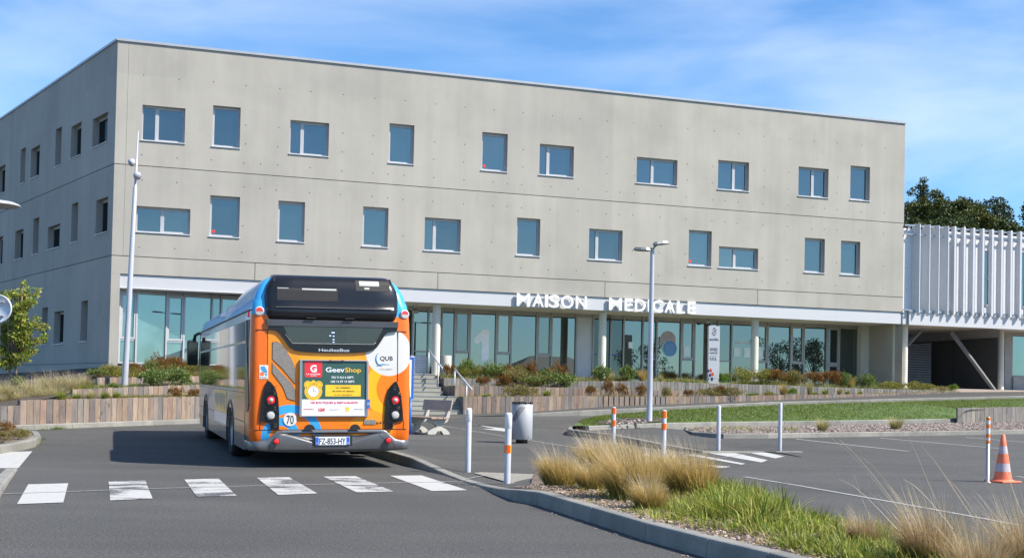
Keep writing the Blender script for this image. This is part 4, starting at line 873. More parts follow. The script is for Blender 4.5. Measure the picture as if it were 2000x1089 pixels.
def dense(pts, st=1.0):
    out = []
    for a, b in zip(pts, pts[1:]):
        n = max(1, round((b-a).length/st))
        for k in range(n): out.append(a.lerp(b, k/n))
    return out+[pts[-1]]
def kerb(name, top, w=.14, inner=1, mat=None, label=None, stone=1.0, drop=None):
    """kerb stones: top = points of the top road-side edge; inner=+1 puts the body on the left of the run"""
    m = MB(); P = dense(top, stone)
    def off(i):
        a = P[max(0, i-1)]; b = P[min(len(P)-1, i+1)]; t = b-a; t.z = 0; t.normalize(); return Vector((-t.y, t.x, 0))*inner
    for i in range(len(P)-1):
        a, b = P[i], P[i+1]; ua, ub = off(i), off(i+1); g = (b-a).normalized()*.004; a = a+g; b = b-g; r = .02
        A = []
        for p, u in ((a, ua), (b, ub)):
            z0 = zg(p.x, p.y)-.05 if drop is None else p.z-drop
            h = max(.01, p.z-zg(p.x, p.y)); rr = min(r, h*.6)
            A.append([Vector((p.x, p.y, z0))-u*.012, Vector((p.x, p.y, p.z-rr))-u*.002, Vector((p.x, p.y, p.z))+u*rr*.3+Vector((0, 0, -rr*.3)), Vector((p.x, p.y, p.z))+u*rr, Vector((p.x, p.y, p.z))+u*w, Vector((p.x, p.y, z0))+u*w])
        k = 6; m.add(A[0]+A[1], [(j, k+j, k+j+1, j+1) for j in range(5)]+[tuple(range(5, -1, -1)), tuple(range(k, 2*k))])
    o = fixn(m.build(name, mat or M_kerbs))
    if label: tag(o, label, 'kerb')
    return o
K = lambda l: [gp(x, y, h) for x, y, h in l]
def inner_pts(P, w, inner=1):
    out = []
    for i in range(len(P)):
        a = P[max(0, i-1)]; b = P[min(len(P)-1, i+1)]; t = b-a; t.z = 0; t.normalize(); out.append(P[i]+Vector((-t.y, t.x, 0))*inner*w)
    return out
def loft(name, near, far, mat, kind='structure', dz=0, nx=24, ny=6, rough=0, seed=1, label=None, cat=None):
    """surface between two polylines (world points), resampled"""
    def rs(P, n):
        L_ = [0]
        for a, b in zip(P, P[1:]): L_.append(L_[-1]+(b-a).length)
        out = []
        for k in range(n+1):
            d = L_[-1]*k/n; i = max(j for j in range(len(P)) if L_[j] <= d+1e-9); i = min(i, len(P)-2); f = (d-L_[i])/max(1e-9, L_[i+1]-L_[i]); out.append(P[i].lerp(P[i+1], min(1, f)))
        return out
    A = rs(near, nx); B = rs(far, nx); rnd = random.Random(seed); vs = []
    for i in range(nx+1):
        for j in range(ny+1):
            p = A[i].lerp(B[i], j/ny); e = 0 if j in (0, ny) else rnd.uniform(-rough, rough); vs.append((p.x, p.y, p.z+dz+e))
    m = MB(); m.add(vs, [(i*(ny+1)+j, (i+1)*(ny+1)+j, (i+1)*(ny+1)+j+1, i*(ny+1)+j+1) for i in range(nx) for j in range(ny)], 0, rough > 0)
    o = m.build(name, mat); tag(o, label, cat, kind=kind if not label else None); return o
# raised bus platform and near kerb of the planted island
h_ = ray(220, 728); bd = Vector((h_.x, h_.y, 0)).normalized()
p0 = gp(801, 892.5, .15)
KA = [p0+bd*12+Vector((0, 0, .08)), p0+bd*5+Vector((0, 0, .01)), p0+bd*1.3, p0]+K([(835, 908, .085), (870, 924, .03), (905, 937.5, .02), (939, 946.6, .025), (973, 953.0, .08), (1012, 955.5, .14)])
for p in KA[:3]: p.z = zg(p.x, p.y)+.16
KB = K([(1012, 955.5, .14), (1051, 959.4, .15), (1155, 989, .15), (1262.5, 1019.8, .15), (1382, 1049.5, .15), (1500, 1077, .15), (1620, 1107, .15), (1800, 1165, .15)])
kerb('bus_stop_kerb', KA, inner=1, label='raised pale kerb beside the bus, dropping to the crossing')
kerb('island_kerb', KB, inner=1, label='grey kerb in front of the golden grasses, running to the bottom edge')
KF = K([(1235, 889, .06), (1297, 907, .10), (1400, 943, .12), (1524, 994.5, .13), (1620, 1015, .13), (1717, 1036, .13), (1850, 1068, .13), (2100, 1130, .13)])
kerb('island_kerb', KF, w=.12, inner=-1, label='low kerb behind the green ground cover, along the parking aisle')
# island soil
IB = inner_pts(KB, .13); IF = [p+Vector((0, 0, -.01)) for p in inner_pts(KF, .1, -1)]
sl0 = gp(1045, 921, .02)
for p in IB: p.z -= .012
loft('planting_soil', IB, [sl0]+IF, M_mulch, nx=60, ny=14, rough=.012, seed=4)
# platform pavement behind the bus kerb, falling to the lane
PI = inner_pts(KA, .135)
for p in PI: p.z -= .002
PO = [p+Vector((bd.y, -bd.x, 0))*1.0 for p in KA[:3]]+[gp(x, y) for x, y in ((932, 899), (960, 903), (985, 908), (1010, 914), (1035, 921), (1050, 926))]
PO = dense(PO, .5)
for p in PO: p.z = zg(p.x, p.y)+.003
loft('pavement', PI, PO+[gp(1062, 934, .02)], M_asph2, nx=80, ny=8)
m = MB(); tq = [gp(924, 922.5, .030), gp(940, 921, .022), gp(1043, 925, .018), gp(1066, 940, .028), gp(1020, 948, .05), gp(990, 940, .038)]
m.poly([(p.x, p.y, p.z) for p in tq][::-1])
def tactile():
    m, nt, b, out = newmat('tactile_paving'); g = N(nt, 'ShaderNodeNewGeometry'); v = N(nt, 'ShaderNodeTexVoronoi', Scale=16); nt.links.new(g.outputs['Position'], v.inputs[0])
    c = ramp(nt, v.outputs['Distance'], [(.2, (.30, .28, .235)), (.55, (.20, .19, .16))]); nt.links.new(c, b.inputs['Base Color']); b.inputs['Roughness'].default_value = .85; bump(nt, b, v.outputs['Distance'], -.6, .01); return m
tag(m.build('tactile_paving', tactile()), kind='structure')
# second island: plateau between the near kerb and the lawn
KC = K([(1215, 806.5, .14), (1190, 809, .16), (1162, 812.8, .16), (1140, 818.5, .16), (1124, 826, .16), (1112, 832.5, .16), (1108, 836, .16), (1112, 838, .16), (1135, 841, .16), (1194, 848, .15), (1240, 856.5, .14), (1291, 866.5, .12), (1335, 874, .08), (1373, 880.5, .04), (1470, 881, .02), (1568, 881, .015)])
kerb('lane_kerb', KC, w=.12, inner=1, label='dark-faced kerb curving round the tip of the lamp-post island')
KD = [(1150, 831.3), (1170, 830.4), (1200, 829), (1240, 827.5), (1280, 825.8), (1400, 823.5), (1532, 822), (1640, 820.5), (1760, 818.8), (1870, 816.7)]
KDp = [gp(x, y, .27) for x, y in KD]
RW = [gp(1870, 825, .14), gp(2000, 824.3, .14), gp(2150, 823.5, .14)]; RWt = []
for p_, (x, y) in zip(RW, ((1870, 795.8), (2000, 794), (2150, 792))): q = atY(x, y, p_.y); RWt.append(Vector((p_.x, p_.y, q.z)))
KDp2 = [gp(x, y+.2, .26) for x, y in KD]
kerb('lawn_kerb', KDp, w=.12, inner=1, label='long straight concrete kerb in front of the lawn', stone=2.0)
IC = [p-Vector((0, 0, .01)) for p in inner_pts(KC, .1)]
ID = [gp(x, y, .14) for x, y in ((1136, 835.5), (1160, 834.5), (1200, 834), (1240, 834), (1280, 835), (1334, 838), (1348, 846), (1410, 852.5), (1500, 868), (1566, 879.5))]
for i, p in enumerate(ID): p.z = zg(p.x, p.y)+[.16, .16, .16, .16, .15, .13, .1, .07, .03, .01][i]
loft('pavement', IC[7:], ID, M_asph2, nx=30, ny=4)
# gravel bed and its front kerb
KG = [(1336, 836.5), (1341, 839.5), (1352, 842.5), (1413, 846), (1500, 846), (1676, 843.2), (1850, 841), (2000, 838.6), (2150, 837)]
KGp = [gp(x, y, .13) for x, y in KG]
kerb('bed_kerb', KGp, w=.12, inner=1, label='pale kerb of the gravel bed at the head of the parking bays')
GB_ = [gp(x, y, .14) for x, y in ((1338, 833.5), (1360, 832.5), (1400, 832), (1500, 831), (1579, 830), (1720, 828), (1870, 825.3), (2000, 824.5), (2150, 823))]
GA_ = [p-Vector((0, 0, .01)) for p in inner_pts(KGp, .1)]
for a in GB_: a.z = zg(a.x, a.y)+.14
loft('gravel_bed', GA_, GB_, M_gravel, nx=60, ny=6, rough=.01, seed=9)
# lawn and path
def onY(x, y, Y): return atY(x, y, Y)
A1 = Vector((-1.74, 44.0, 0)); B1 = Vector((19.2, 53.0, 0)); t1 = (B1-A1).normalized(); nW1 = Vector((t1.y, -t1.x, 0))
def w1(px, py, off=0): return plane(px, py, A1+nW1*off, nW1)
CU = [w1(1038, 807, 2.0), w1(1130, 801.5, 2.0), w1(1300, 794, 2.0), w1(1496, 785, 2.0), w1(1700, 779.5, 2.0), w1(2000, 772.4, 2.0), w1(2150, 768.5, 2.0)]
kerb('path_kerb', CU, w=.14, inner=1, label='pale stone edging between the lawn and the ramp path', stone=2.0, drop=.5)
LN = inner_pts(KDp, .1); LN = [p+Vector((0, 0, 0)) for p in LN]+[gp(2000, 795, .75), gp(2150, 793, .78)]
LF = [p+nW1*.02-Vector((0, 0, .13)) for p in CU]; LF = [gp(1117, 830.5, .2), gp(1128, 824.5, .2), gp(1143, 819, .2), gp(1165, 813.5, .2), gp(1200, 809.5, .22)]+LF[2:]
LN[-2] = gp(1868, 817, .27); LN[-1] = gp(1870, 823, .2)
LN = LN[:-3]+[gp(1868, 816.8, .27)]
cut = w1(1895, 774.5, 2.02); LFa = [p for p in LF if p.x < cut.x-.3]+[Vector((cut.x, cut.y, cut.z-.13))]
tag(loft('lawn', LN, LFa, M_turf, nx=50, ny=10, rough=.01), kind='structure')
zt_ = RWt[0].z-.06; s0_ = gp(1868, 816.8, .27); LN2 = [Vector((RWt[0].x-.05, RWt[0].y-.2, s0_.z)), Vector((RWt[0].x+.35, RWt[0].y+.1, zt_)), Vector((RWt[1].x, RWt[1].y+.05, RWt[1].z-.06)), Vector((RWt[2].x, RWt[2].y+.05, RWt[2].z-.06))]
LF2 = [Vector((cut.x, cut.y, cut.z-.13))]+[p for p in LF if p.x > cut.x+.3]
tag(loft('lawn', LN2, LF2, M_turf, nx=30, ny=8, rough=.01), kind='structure')
WB = [w1(905, 809), w1(1050, 802.7), w1(1190, 793), w1(1300, 789), w1(1496, 781.5), w1(1640, 776), w1(1870, 766), w1(2000, 765.5), w1(2150, 765)]
PT = [p+Vector((0, 0, -.03)) for p in inner_pts(CU, .1)]; 
loft('path', [w1(905, 813, 1.6)]+PT, WB, M_asph2, nx=40, ny=3)

# ================================================================ TIMBER RETAINING WALLS
def plank_wall(name, base, top, mat, label, pw=.19, th=.07, seed=0, cat='retaining wall'):
    """base/top: matching world polylines (same plan); planks stand side by side"""
    rnd = random.Random(seed); m = MB(); carry = 0
    for (a, b), (c, d) in zip(zip(base, base[1:]), zip(top, top[1:])):
        t = Vector((b.x-a.x, b.y-a.y, 0)); Ls = t.length; t.normalize(); u = Vector((-t.y, t.x, 0)); n = max(1, round(Ls/pw)); w = Ls/n
        for k in range(n):
            f = (k+.5)/n; p = a.lerp(b, f); q = c.lerp(d, f); p = Vector((q.x, q.y, p.z)); z1 = q.z+rnd.uniform(-.008, .008); o = rnd.uniform(-.006, .006)
            m.rbox(-w/2+.004, w/2-.004, 0, th, p.z-.25, z1, .006, M=Matrix(((t.x, u.x, 0, p.x+u.x*o), (t.y, u.y, 0, p.y+u.y*o), (0, 0, 1, 0), (0, 0, 0, 1))))
    return tag(m.build(name, mat), label, cat, 'timber retaining walls')
W1T = [w1(905, 774), w1(1050, 773.4), w1(1168, 773), w1(1300, 774.8), w1(1496, 771.3), w1(1640, 769.8), w1(1870, 764.3)]
plank_wall('timber_wall', WB[:7], W1T, M_wood, 'lowest timber plank wall right of the steps, beside the ramp path', pw=.185, seed=1)
plank_wall('timber_wall', RW, RWt, M_woodg, 'grey weathered plank wall at the right edge above the gravel bed', pw=.2, seed=21)
A2 = Vector(atY(891, 752, 45.7)); A2.z = 0; B2 = atY(1400, 764, 49.7); B2.z = 0; t2 = (B2-A2).normalized(); nW2 = Vector((t2.y, -t2.x, 0)); w2 = lambda x, y: plane(x, y, A2, nW2)
plank_wall('timber_wall', [w2(889, 775), w2(1120, 776), w2(1400, 776)], [w2(889, 752.5), w2(1120, 757), w2(1400, 765.5)], M_wood, 'middle timber plank wall right of the steps', seed=2)
A3 = atY(867, 738, 47.2); A3.z = 0; B3 = atY(1868, 764, 53.7); B3.z = 0; t3 = (B3-A3).normalized(); nW3 = Vector((t3.y, -t3.x, 0)); w3 = lambda x, y: plane(x, y, A3, nW3)
W3T = [w3(867, 737.5), w3(1120, 744), w3(1254, 743.7), w3(1400, 748.4), w3(1530, 752), w3(1656, 757), w3(1868, 763.0)]
plank_wall('timber_wall', [p-Vector((0, 0, .45)) for p in W3T], W3T, M_woodg, 'upper grey timber plank wall right of the steps, below the glazing', pw=.16, seed=3)
# returns beside the steps
def ret(a, b, z0a, z0b, z1a, z1b, lab, sd): plank_wall('timber_wall', [Vector((a.x, a.y, z0a)), Vector((b.x, b.y, z0b))], [Vector((a.x, a.y, z1a)), Vector((b.x, b.y, z1b))], M_wood, lab, seed=sd)
W1a = W1T[0]; W2a = w2(889, 752.5); W3a = W3T[0]
ret(W2a, W1a, .6, .45, W1a.z, W1a.z, 'short timber return beside the lower steps', 5); ret(W3a, W2a, .9, .6, W2a.z, W2a.z, 'short timber return beside the upper steps', 6)
zc = W3a.z; e_ = MB1 @ Vector((12.3, .7, 0)); ret(e_, W3a, 1.2, 1, 1.98, zc, 'timber return at the head of the steps', 7)
S = lambda P, dz: [Vector((p.x, p.y, p.z+dz)) for p in P]
def mk_plan(P, nrm, d): return [p-nrm*d for p in P]
soilA_f = [Vector((p.x, p.y, 0)) for p in (w2(889, 760), w2(1120, 760), w2(1395, 766), w3(1500, 760), w3(1650, 762), w3(1869, 764))]
soilA_n = [p-nW1*.06 for p in (W1T[0], W1T[2], W1T[3], W1T[4], W1T[5], W1T[6])]
for a, b in zip(soilA_n, soilA_f): a.z -= .05; b.z = a.z+.03
tag(loft('planting_soil', soilA_n, soilA_f, M_soil, nx=40, ny=4, rough=.02), kind='structure')
sB_n = [p-nW2*.06 for p in (w2(889, 752.5), w2(1120, 757), w2(1400, 765.5))]; sB_f = [w3(867, 745), w3(1120, 750), w3(1420, 752)]
for a, b in zip(sB_n, sB_f): a.z -= .05; b.z = a.z+.03
tag(loft('planting_soil', sB_n, sB_f, M_soil, nx=24, ny=3, rough=.02), kind='structure')
sC_n = [p-nW3*.06-Vector((0, 0, .05)) for p in W3T]; sC_f = [MB1 @ Vector((s, .25, 1.96)) for s in (12.3, 17.5, 20, 22.8, 25.5, 28, 33)]
tag(loft('planting_soil', sC_n, sC_f, M_turf, nx=40, ny=6, rough=.02), kind='structure')
m = MB(); m.box(9, 60, .25, 2.95, 1.75, 1.97, M=MB1); m.box(0.3, 9, .9, 2.95, 1.7, 1.96, M=MB1); tag(m.build('terrace', pm('terrace_paving', (.38, .345, .30), .85, var=.1, fine=.15)), kind='structure')
m = MB(); q = [w1(1850, 765.5, -.3), w1(2150, 764, -.3)]; a = MB1 @ Vector((33.5, .3, 1.955)); b = MB1 @ Vector((60, .3, 1.955)); m.poly([q[0], q[1], b, a]); m.box(30, 60, 2.9, 22, 1.6, 1.962, M=MB1); tag(m.build('forecourt', pm('pinkish_paving', (.27, .215, .18), .85, var=.08, fine=.12)), kind='structure')
# steps
st = thing('concrete_steps', 'pale concrete steps in two flights between the bus and the timber walls', 'steps', M=MB1)
m = MB(); xa, xb = 8.2, 12.1; out = 5.35; z = .47; rs = (FLOOR-.47)/9
M_step = concrete('step_concrete', (.30, .285, .235), .05); M_stept = pm('step_tread_stone', (.24, .26, .275), .7, var=.12, scale=5)
yy = -out
for k in range(9):
    d = .32 if k != 3 else 1.75
    if k == 8: d = 2.2
    xr = 12.1 if k > 3 else 12.3
    m.box(xa, xr, yy, yy+d+.02, z-.25, z+rs-.03, 0); m.box(xa, xr-.001, yy-.015, yy+d, z+rs-.03, z+rs, 1)
    yy += d; z += rs
m.build('flight', [M_step, M_stept], st)
def handrail(p1, p2, q1, q2, Y1, Y2, label, ends):
    r = thing('handrail', label, 'handrail', atY(*p1, Y1), group='handrails of the steps'); o = r.location
    m = MB(); a = atY(*p1, Y1); b = atY(*p2, Y1); c = atY(*q1, Y2); d = atY(*q2, Y2); e1 = (d-b).normalized()
    m.tube([a-o, b-o], .03, 10); m.build('post', M_pole, r)
    m = MB(); m.tube([c-o, d-o-Vector((0, 0, .0))], .028, 10); m.build('post', M_pole, r)
    e = b+(d-b)*ends; m = MB(); m.tube([b-o-e1*.03, e-o], .032, 10); m.build('rail', M_pole, r)
handrail((837, 732), (837.3, 683.4), (855.5, 772), (855.8, 708), 49.0, 47.3, 'upper white handrail beside the round column', 1.45)
handrail((887.5, 774), (888.2, 720.4), (910.5, 808), (911.2, 748), 46.0, 44.2, 'lower white handrail at the foot of the steps', 1.45)
# ---------------------------------------------------------------- left side walls
LK = [(-120, 846), (66.7, 838.6), (141, 835.6), (300, 829.5), (390, 826.5), (560, 821), (760, 815)]
LKp = [gp(x, y, 0) for x, y in LK]
tK = (LKp[3]-LKp[1]); tK.z = 0; tK.normalize(); nK = Vector((tK.y, -tK.x, 0))
kt = [Vector((p.x, p.y, p.z+.13)) for p in LKp]; kerb('wall_kerb', kt, w=.12, inner=1, label='pale kerb under the left timber wall', stone=2.0)
wl = lambda x, y, o=0: plane(x, y, LKp[2]-nK*(.14+o), nK)
L1t = [wl(40, 781.5), wl(141, 779), wl(300, 775.6), wl(390, 773.6), wl(600, 771), wl(745, 769)]
L1b = [Vector((p.x, p.y, zg(p.x, p.y)+.05)) for p in L1t]
plank_wall('timber_wall', L1b, L1t, M_wood, 'tall timber plank wall along the road left of the bus', pw=.192, seed=11)
L0t = [wl(-120, 793.5), wl(40, 791.5)]; plank_wall('timber_wall', [Vector((p.x, p.y, zg(p.x, p.y)+.05)) for p in L0t], L0t, M_wood, 'lower timber plank wall at the left picture edge', pw=.192, seed=12)
L2t = [wl(142, 759.8, 1.9), wl(210, 757, 1.9), wl(300, 753.6, 1.9), wl(390.7, 750.5, 1.9), wl(560, 747, 1.9), wl(745, 743, 1.9)]
plank_wall('timber_wall', [p-Vector((0, 0, .5)) for p in L2t], L2t, M_wood, 'second timber plank wall left of the bus, at the foot of the lamp post', pw=.192, seed=13)
L3t = [wl(190.5, 736.7, 4.2), wl(275, 736.3, 4.2), wl(390, 733.6, 4.2), wl(560, 731, 4.2), wl(745, 728, 4.2)]
plank_wall('timber_wall', [p-Vector((0, 0, .5)) for p in L3t], L3t, M_wood, 'top timber plank wall left of the bus, below the glazing', pw=.192, seed=14)
c3 = L3t[0]; c3b = atY(156, 748, 43.0); plank_wall('timber_wall', [c3b-Vector((0, 0, .4)), c3-Vector((0, 0, .5))], [Vector((c3b.x, c3b.y, c3.z-.18)), c3], M_woodg, 'short timber return running back to the shaded wall', seed=15)
def tier(near, far, mat, dn=.05, df=.03, zf=None, **k):
    a = [Vector((p.x, p.y, p.z-dn))-nK*.05 for p in near]; b = [Vector((p.x, p.y, (a[min(i, len(a)-1)].z if zf is None else zf)+df)) for i, p in enumerate(far)]
    return tag(loft('planting_soil', a, b, mat, **k), kind='structure')
tier(L1t, [p for p in [wl(40, 770, 1.88), wl(141, 765, 1.88), wl(300, 765, 1.88), wl(390, 765, 1.88), wl(600, 765, 1.88), wl(745, 765, 1.88)]], M_soil, nx=30, ny=4, rough=.02, df=.10)
tier(L2t, [wl(x, 745, 4.18) for x in (142, 210, 300, 390, 560, 745)], M_soil, nx=30, ny=4, rough=.02, df=.14)
tier(L3t, [MB1 @ Vector((s, .3, 0)) for s in (.2, 2, 4, 7, 9.5)], M_soil, nx=24, ny=4, rough=.02, zf=2.02, df=0)
m = loft('planting_soil', [Vector((p.x, p.y, p.z-.06))-nK*.05 for p in (L0t[0]-tK*14, L0t[0], L0t[1])]+[Vector((L1t[0].x, L1t[0].y, L1t[0].z-.1)), Vector((L2t[0].x, L2t[0].y, L2t[0].z-.1)), Vector((c3b.x, c3b.y, c3b.z-.1))], [MB1 @ side_pt(s, -.0, 0)+Vector((0, 0, z)) for s, z in ((26, 1.7), (18, 1.72), (12, 1.78), (8, 1.82), (4, 1.9), (.5, 1.95))], M_soil, nx=30, ny=8, rough=.02)
# left planter kerb
LP = K([(-70, 880, .15), (0, 869.5, .15), (44, 862.5, .15), (68, 857, .15), (80, 849, .15), (74, 841.5, .15), (45, 838.5, .15), (-70, 842, .15)])
kerb('planter_kerb', LP, w=.13, inner=1, label='rounded kerb of the planted corner at the left edge', stone=.8)
m = MB(); m.poly([p-Vector((0, 0, .015)) for p in inner_pts(LP, .1)]); tag(m.build('planting_soil', M_mulch), kind='structure')
LQ = K([(34, 912.5, .03), (18, 930, .06), (0, 952, .09), (-30, 990, .12), (-60, 1030, .15)]); kerb('crossing_kerb', LQ, w=.14, inner=-1, label='dropped kerb stone at the left end of the crossing')
# ================================================================ STREET FURNITURE
def bollard(px, py, htop, bands, label, Y=None):
    p = gp(px, py, .02) if Y is None else Vector((atY(px, py, Y)))
    z_top = plane(px, htop, p, Vector((0, -1, 0))).z
    t = thing('bollard', label, 'bollard', p, group='white bollards'); H = z_top-p.z
    t.rotation_euler = (0, R_(random.uniform(-.4, .4)), random.uniform(0, 6))
    m = MB(); m.lathe([(.044, -.1), (.044, H-.02), (.038, H-.006), (.02, H)], seg=24); m.add([(.02*math.cos(a*.785), .02*math.sin(a*.785), H) for a in range(8)], [tuple(range(8))])
    m.build('post', M_boll, t)
    if 'sleeve' in bands: s = MB(); s.lathe([(.0455, H-.20), (.047, H-.198), (.047, H-.03), (.04, H-.004), (.015, H+.004)], seg=24); s.build('sleeve', M_bollw, t)
    for b in bands:
        if b == 'sleeve': continue
        z0, z1 = H-b[1], H-b[0]; s = MB(); s.lathe([(.0462, z0), (.0462, z1)], seg=24); s.build('orange_band', M_or, t)
        for a0 in (-1.25, .32, 1.9, 3.4):
            a0 -= t.rotation_euler.z; pts = []; q = MB(); zz = [z0+(z1-z0)*k/4 for k in range(5)]; wv = [.0, .35, .0, .35, .0]; r = .0470
            for k in range(4):
                l0, l1 = a0-.45+wv[k]*.6, a0-.45+wv[k+1]*.6; h0, h1 = a0+.25+wv[k]*.6, a0+.25+wv[k+1]*.6; n = 4
                for i in range(n):
                    u0, u1 = i/n, (i+1)/n
                    A_ = [(l0+(h0-l0)*u0, zz[k]), (l0+(h0-l0)*u1, zz[k]), (l1+(h1-l1)*u1, zz[k+1]), (l1+(h1-l1)*u0, zz[k+1])]
                    q.add([(r*math.cos(a), r*math.sin(a), z) for a, z in A_], [(0, 1, 2, 3)])
            q.build('red_mark', M_red, t)
    return t
random.seed(8)
bollard(913.8, 921.5, 796.5, ['sleeve'], 'plain white bollard with a white sleeve, nearest the bus')
bollard(990.3, 946.5, 805.5, ['sleeve', (.425, .53)], 'white bollard with one low orange band, beside the grey bin')
bollard(1197.3, 885, 794, [(.02, .145), (.27, .39)], 'white bollard with two orange bands, left of the lamp post')
bollard(1295.5, 903, 800, [(.02, .145), (.245, .36)], 'white bollard with two orange bands, right of the lamp post')
bollard(1403, 880, 791, [], 'plain white scuffed bollard, the left one by the small crossing')
bollard(1523, 877.5, 786.5, [], 'plain white bollard with a small mark, the right one by the small crossing')
# grey litter bin
p = gp(1019, 864.5); bin_ = thing('litter_bin', 'round silver-grey litter bin with diagonal slots on a dark foot', 'litter bin', p); H = .97; r = .245
m = MB(); m.lathe([(.13, 0), (.14, .01), (.14, .09)], seg=32); m.build('foot', M_black, bin_)
m = MB(); m.lathe([(.0, .085), (r-.01, .085), (r, .095), (r, H-.06), (r-.006, H-.055)], seg=48); bb = m.build('drum', pm('bin_grey', (.36, .375, .395), .5, metal=.05, var=.05), bin_)
m = MB()
for k in range(5):
    P = []
    for i in range(14):
        a = -2.9+.11*i+.13*k; z = H-.46+.034*i
        if z < H-.09: P.append((math.cos(a)*(r+.001), math.sin(a)*(r+.001), z))
    m.tube(P, .005, 5)
m.build('slot', M_dark, bb)
m = MB(); m.lathe([(r-.02, H-.075), (r-.02, H-.03)], seg=32)
for k in range(10): a = k*.628; m.box(-.015, .015, -.01, .01, H-.06, H-.012, M=Matrix.Rotation(a, 4, 'Z') @ Matrix.Translation((r-.01, 0, 0)))
m.lathe([(r, H-.022), (r+.004, H-.012), (r-.005, H-.002), (0, H)], seg=40); m.build('lid', M_black, bin_)
m = MB(); m.box(.14, .19, -r*.86, -r*.83, .17, .176); m.box(.15, .19, -r*.86, -r*.83, .15, .156); m.build('mark', M_gyl, bb)
# bench (seen from its end): concrete ends, timber seat and backrest
p = gp(833, 846); bench = thing('bench', 'park bench with white concrete legs and brown slats, half hidden by the bus', 'bench', p, rz=math.atan2(bd.y, bd.x)-R_(90)+R_(14))
M_bw = pm('bench_concrete', (.42, .41, .37), .8, var=.08, scale=5); M_bt = pm('bench_slats', (.36, .25, .19), .6, var=.12, scale=6); M_bk = pm('bench_back', (.34, .265, .225), .6, var=.1)
for y in (-.58, .58):
    m = MB(); pr = [(-.30, 0), (-.08, 0), (-.02, .09), (.10, .09), (.16, .0), (.34, .0), (.34, .05), (.24, .14), (.10, .20), (.12, .27), (.27, .33), (.33, .44), (.36, .62), (.40, .80), (.33, .82), (.28, .62), (.24, .47), (.18, .40), (-.28, .40), (-.30, .34), (-.12, .28), (-.02, .20), (-.18, .14), (-.30, .06)]
    m.prism([(x, z) for x, z in pr], 'y', y-.06, y+.06); fixn(m.build('leg', M_bw, bench))
m = MB()
for x in (-.27, -.09, .09): m.rbox(x-.01, x+.155, -.78, .78, .402, .445, .008)
m.build('seat', M_bt, bench)
m = MB(); m.rbox(-.02, .02, -.78, .78, 0, .28, .008, M=Matrix.Translation((.285, 0, .62)) @ Matrix.Rotation(R_(10), 4, 'Y')); m.build('backrest', M_bk, bench)
# blue-framed timetable board just beyond the bus
a = plane(797, 780, atY(803, 780, 29.5), Vector((0, -1, 0))); p = Vector(atY(800, 790, 29.5)); p.z = zg(p.x, p.y)+.15
tb = thing('timetable_board', 'narrow blue-framed timetable board showing past the right edge of the bus', 'notice board', p, rz=R_(15)); M_tbl = pm('board_blue', (.02, .13, .60), .35); z1 = atY(804, 697, 29.5).z-p.z; z0 = atY(804, 778, 29.5).z-p.z
m = MB()
for q in ((-.62, -.58, z0, z1), (.045, .085, z0, z1), (-.58, .045, z1-.04, z1), (-.58, .045, z0, z0+.04)): m.rbox(q[0], q[1], -.025, .025, q[2], q[3], .006)
m.build('frame', M_tbl, tb); m = MB(); m.box(-.58, .045, -.008, .008, z0+.04, z1-.04); m.build('panel', M_paper, tb); 
for lx in (-.55, .02): m = MB(); m.tube([(lx, 0, -.02), (lx, 0, z0+.02)], .03, 8); m.build('leg', M_tbl, tb)
# white slatted box and round stone ashtray near the entrance
p = atY(817, 728, 50.2); vb = thing('slatted_unit', 'white slatted ventilation box beside the entrance steps', 'ventilation unit', (p.x, p.y, FLOOR), rz=math.atan2(d1.y, d1.x)); h = atY(817, 694, 50.2).z-FLOOR
m = MB(); m.box(-.32, .32, .02, .4, 0, h); m.build('casing', M_gyl, vb); m = MB(); z = .03
while z < h-.02: m.box(-.34, .34, -.02, .02, z, z+.055); z += .082
m.box(-.015, .015, -.03, -.022, 0, h); m.build('slats', M_sill, vb)
p = atY(872, 720, 49.0); q = thing('stone_ashtray', 'cream round stone cylinder standing behind the shrubs by the column', 'ashtray', (p.x, p.y, FLOOR-.05)); h = atY(872, 694, 49.0).z-FLOOR+.05
m = MB(); m.lathe([(.19, 0), (.19, h-.01), (.18, h), (.15, h), (.14, h-.05), (0, h-.05)], seg=32); m.build('drum', M_conc2, q); m = MB(); m.lathe([(0, h-.045), (.135, h-.045)], seg=24); m.build('sand', M_gravel, q)
# traffic cone and delineator post
p = gp(1958.5, 941); cone = thing('traffic_cone', 'faded orange and white traffic cone in the car park', 'traffic cone', p, rz=.4)
M_cor = pm('faded_cone_orange', (.72, .17, .08), .6, var=.16, scale=9); M_cwh = pm('dirty_cone_white', (.42, .38, .42), .6, var=.15, scale=9)
m = MB(); m.rbox(-.2, .2, -.2, .2, 0, .03, .012); m.lathe([(.17, .03), (.15, .05)], seg=32); cb = m.build('base', M_cor, cone)
H = .75; rf = lambda z: .145-(.145-.028)*(z/H)
for z0, z1, mt, nm in ((.04, .17, M_cor, 'orange_band'), (.17, .30, M_cwh, 'white_band'), (.30, .45, M_cor, 'orange_band'), (.45, .57, M_cwh, 'white_band'), (.57, H, M_cor, 'orange_band')):
    m = MB(); m.lathe([(rf(z0), z0), (rf(z1), z1)]+([(.02, H+.005), (.012, H)] if z1 == H else []), seg=32); m.build(nm, mt, cone)
p = gp(1928.8, 941); dl = thing('delineator_post', 'slim grey post with orange reflective bands beside the cone', 'delineator', p); H = plane(1931, 813.5, p, Vector((0, -1, 0))).z-p.z
m = MB(); m.lathe([(.055, 0), (.05, .008), (.03, .010), (.03, H-.01), (.022, H)], seg=20); m.add([(.022*math.cos(a*.785), .022*math.sin(a*.785), H) for a in range(8)], [tuple(range(8))]); m.build('post', M_steel, dl)
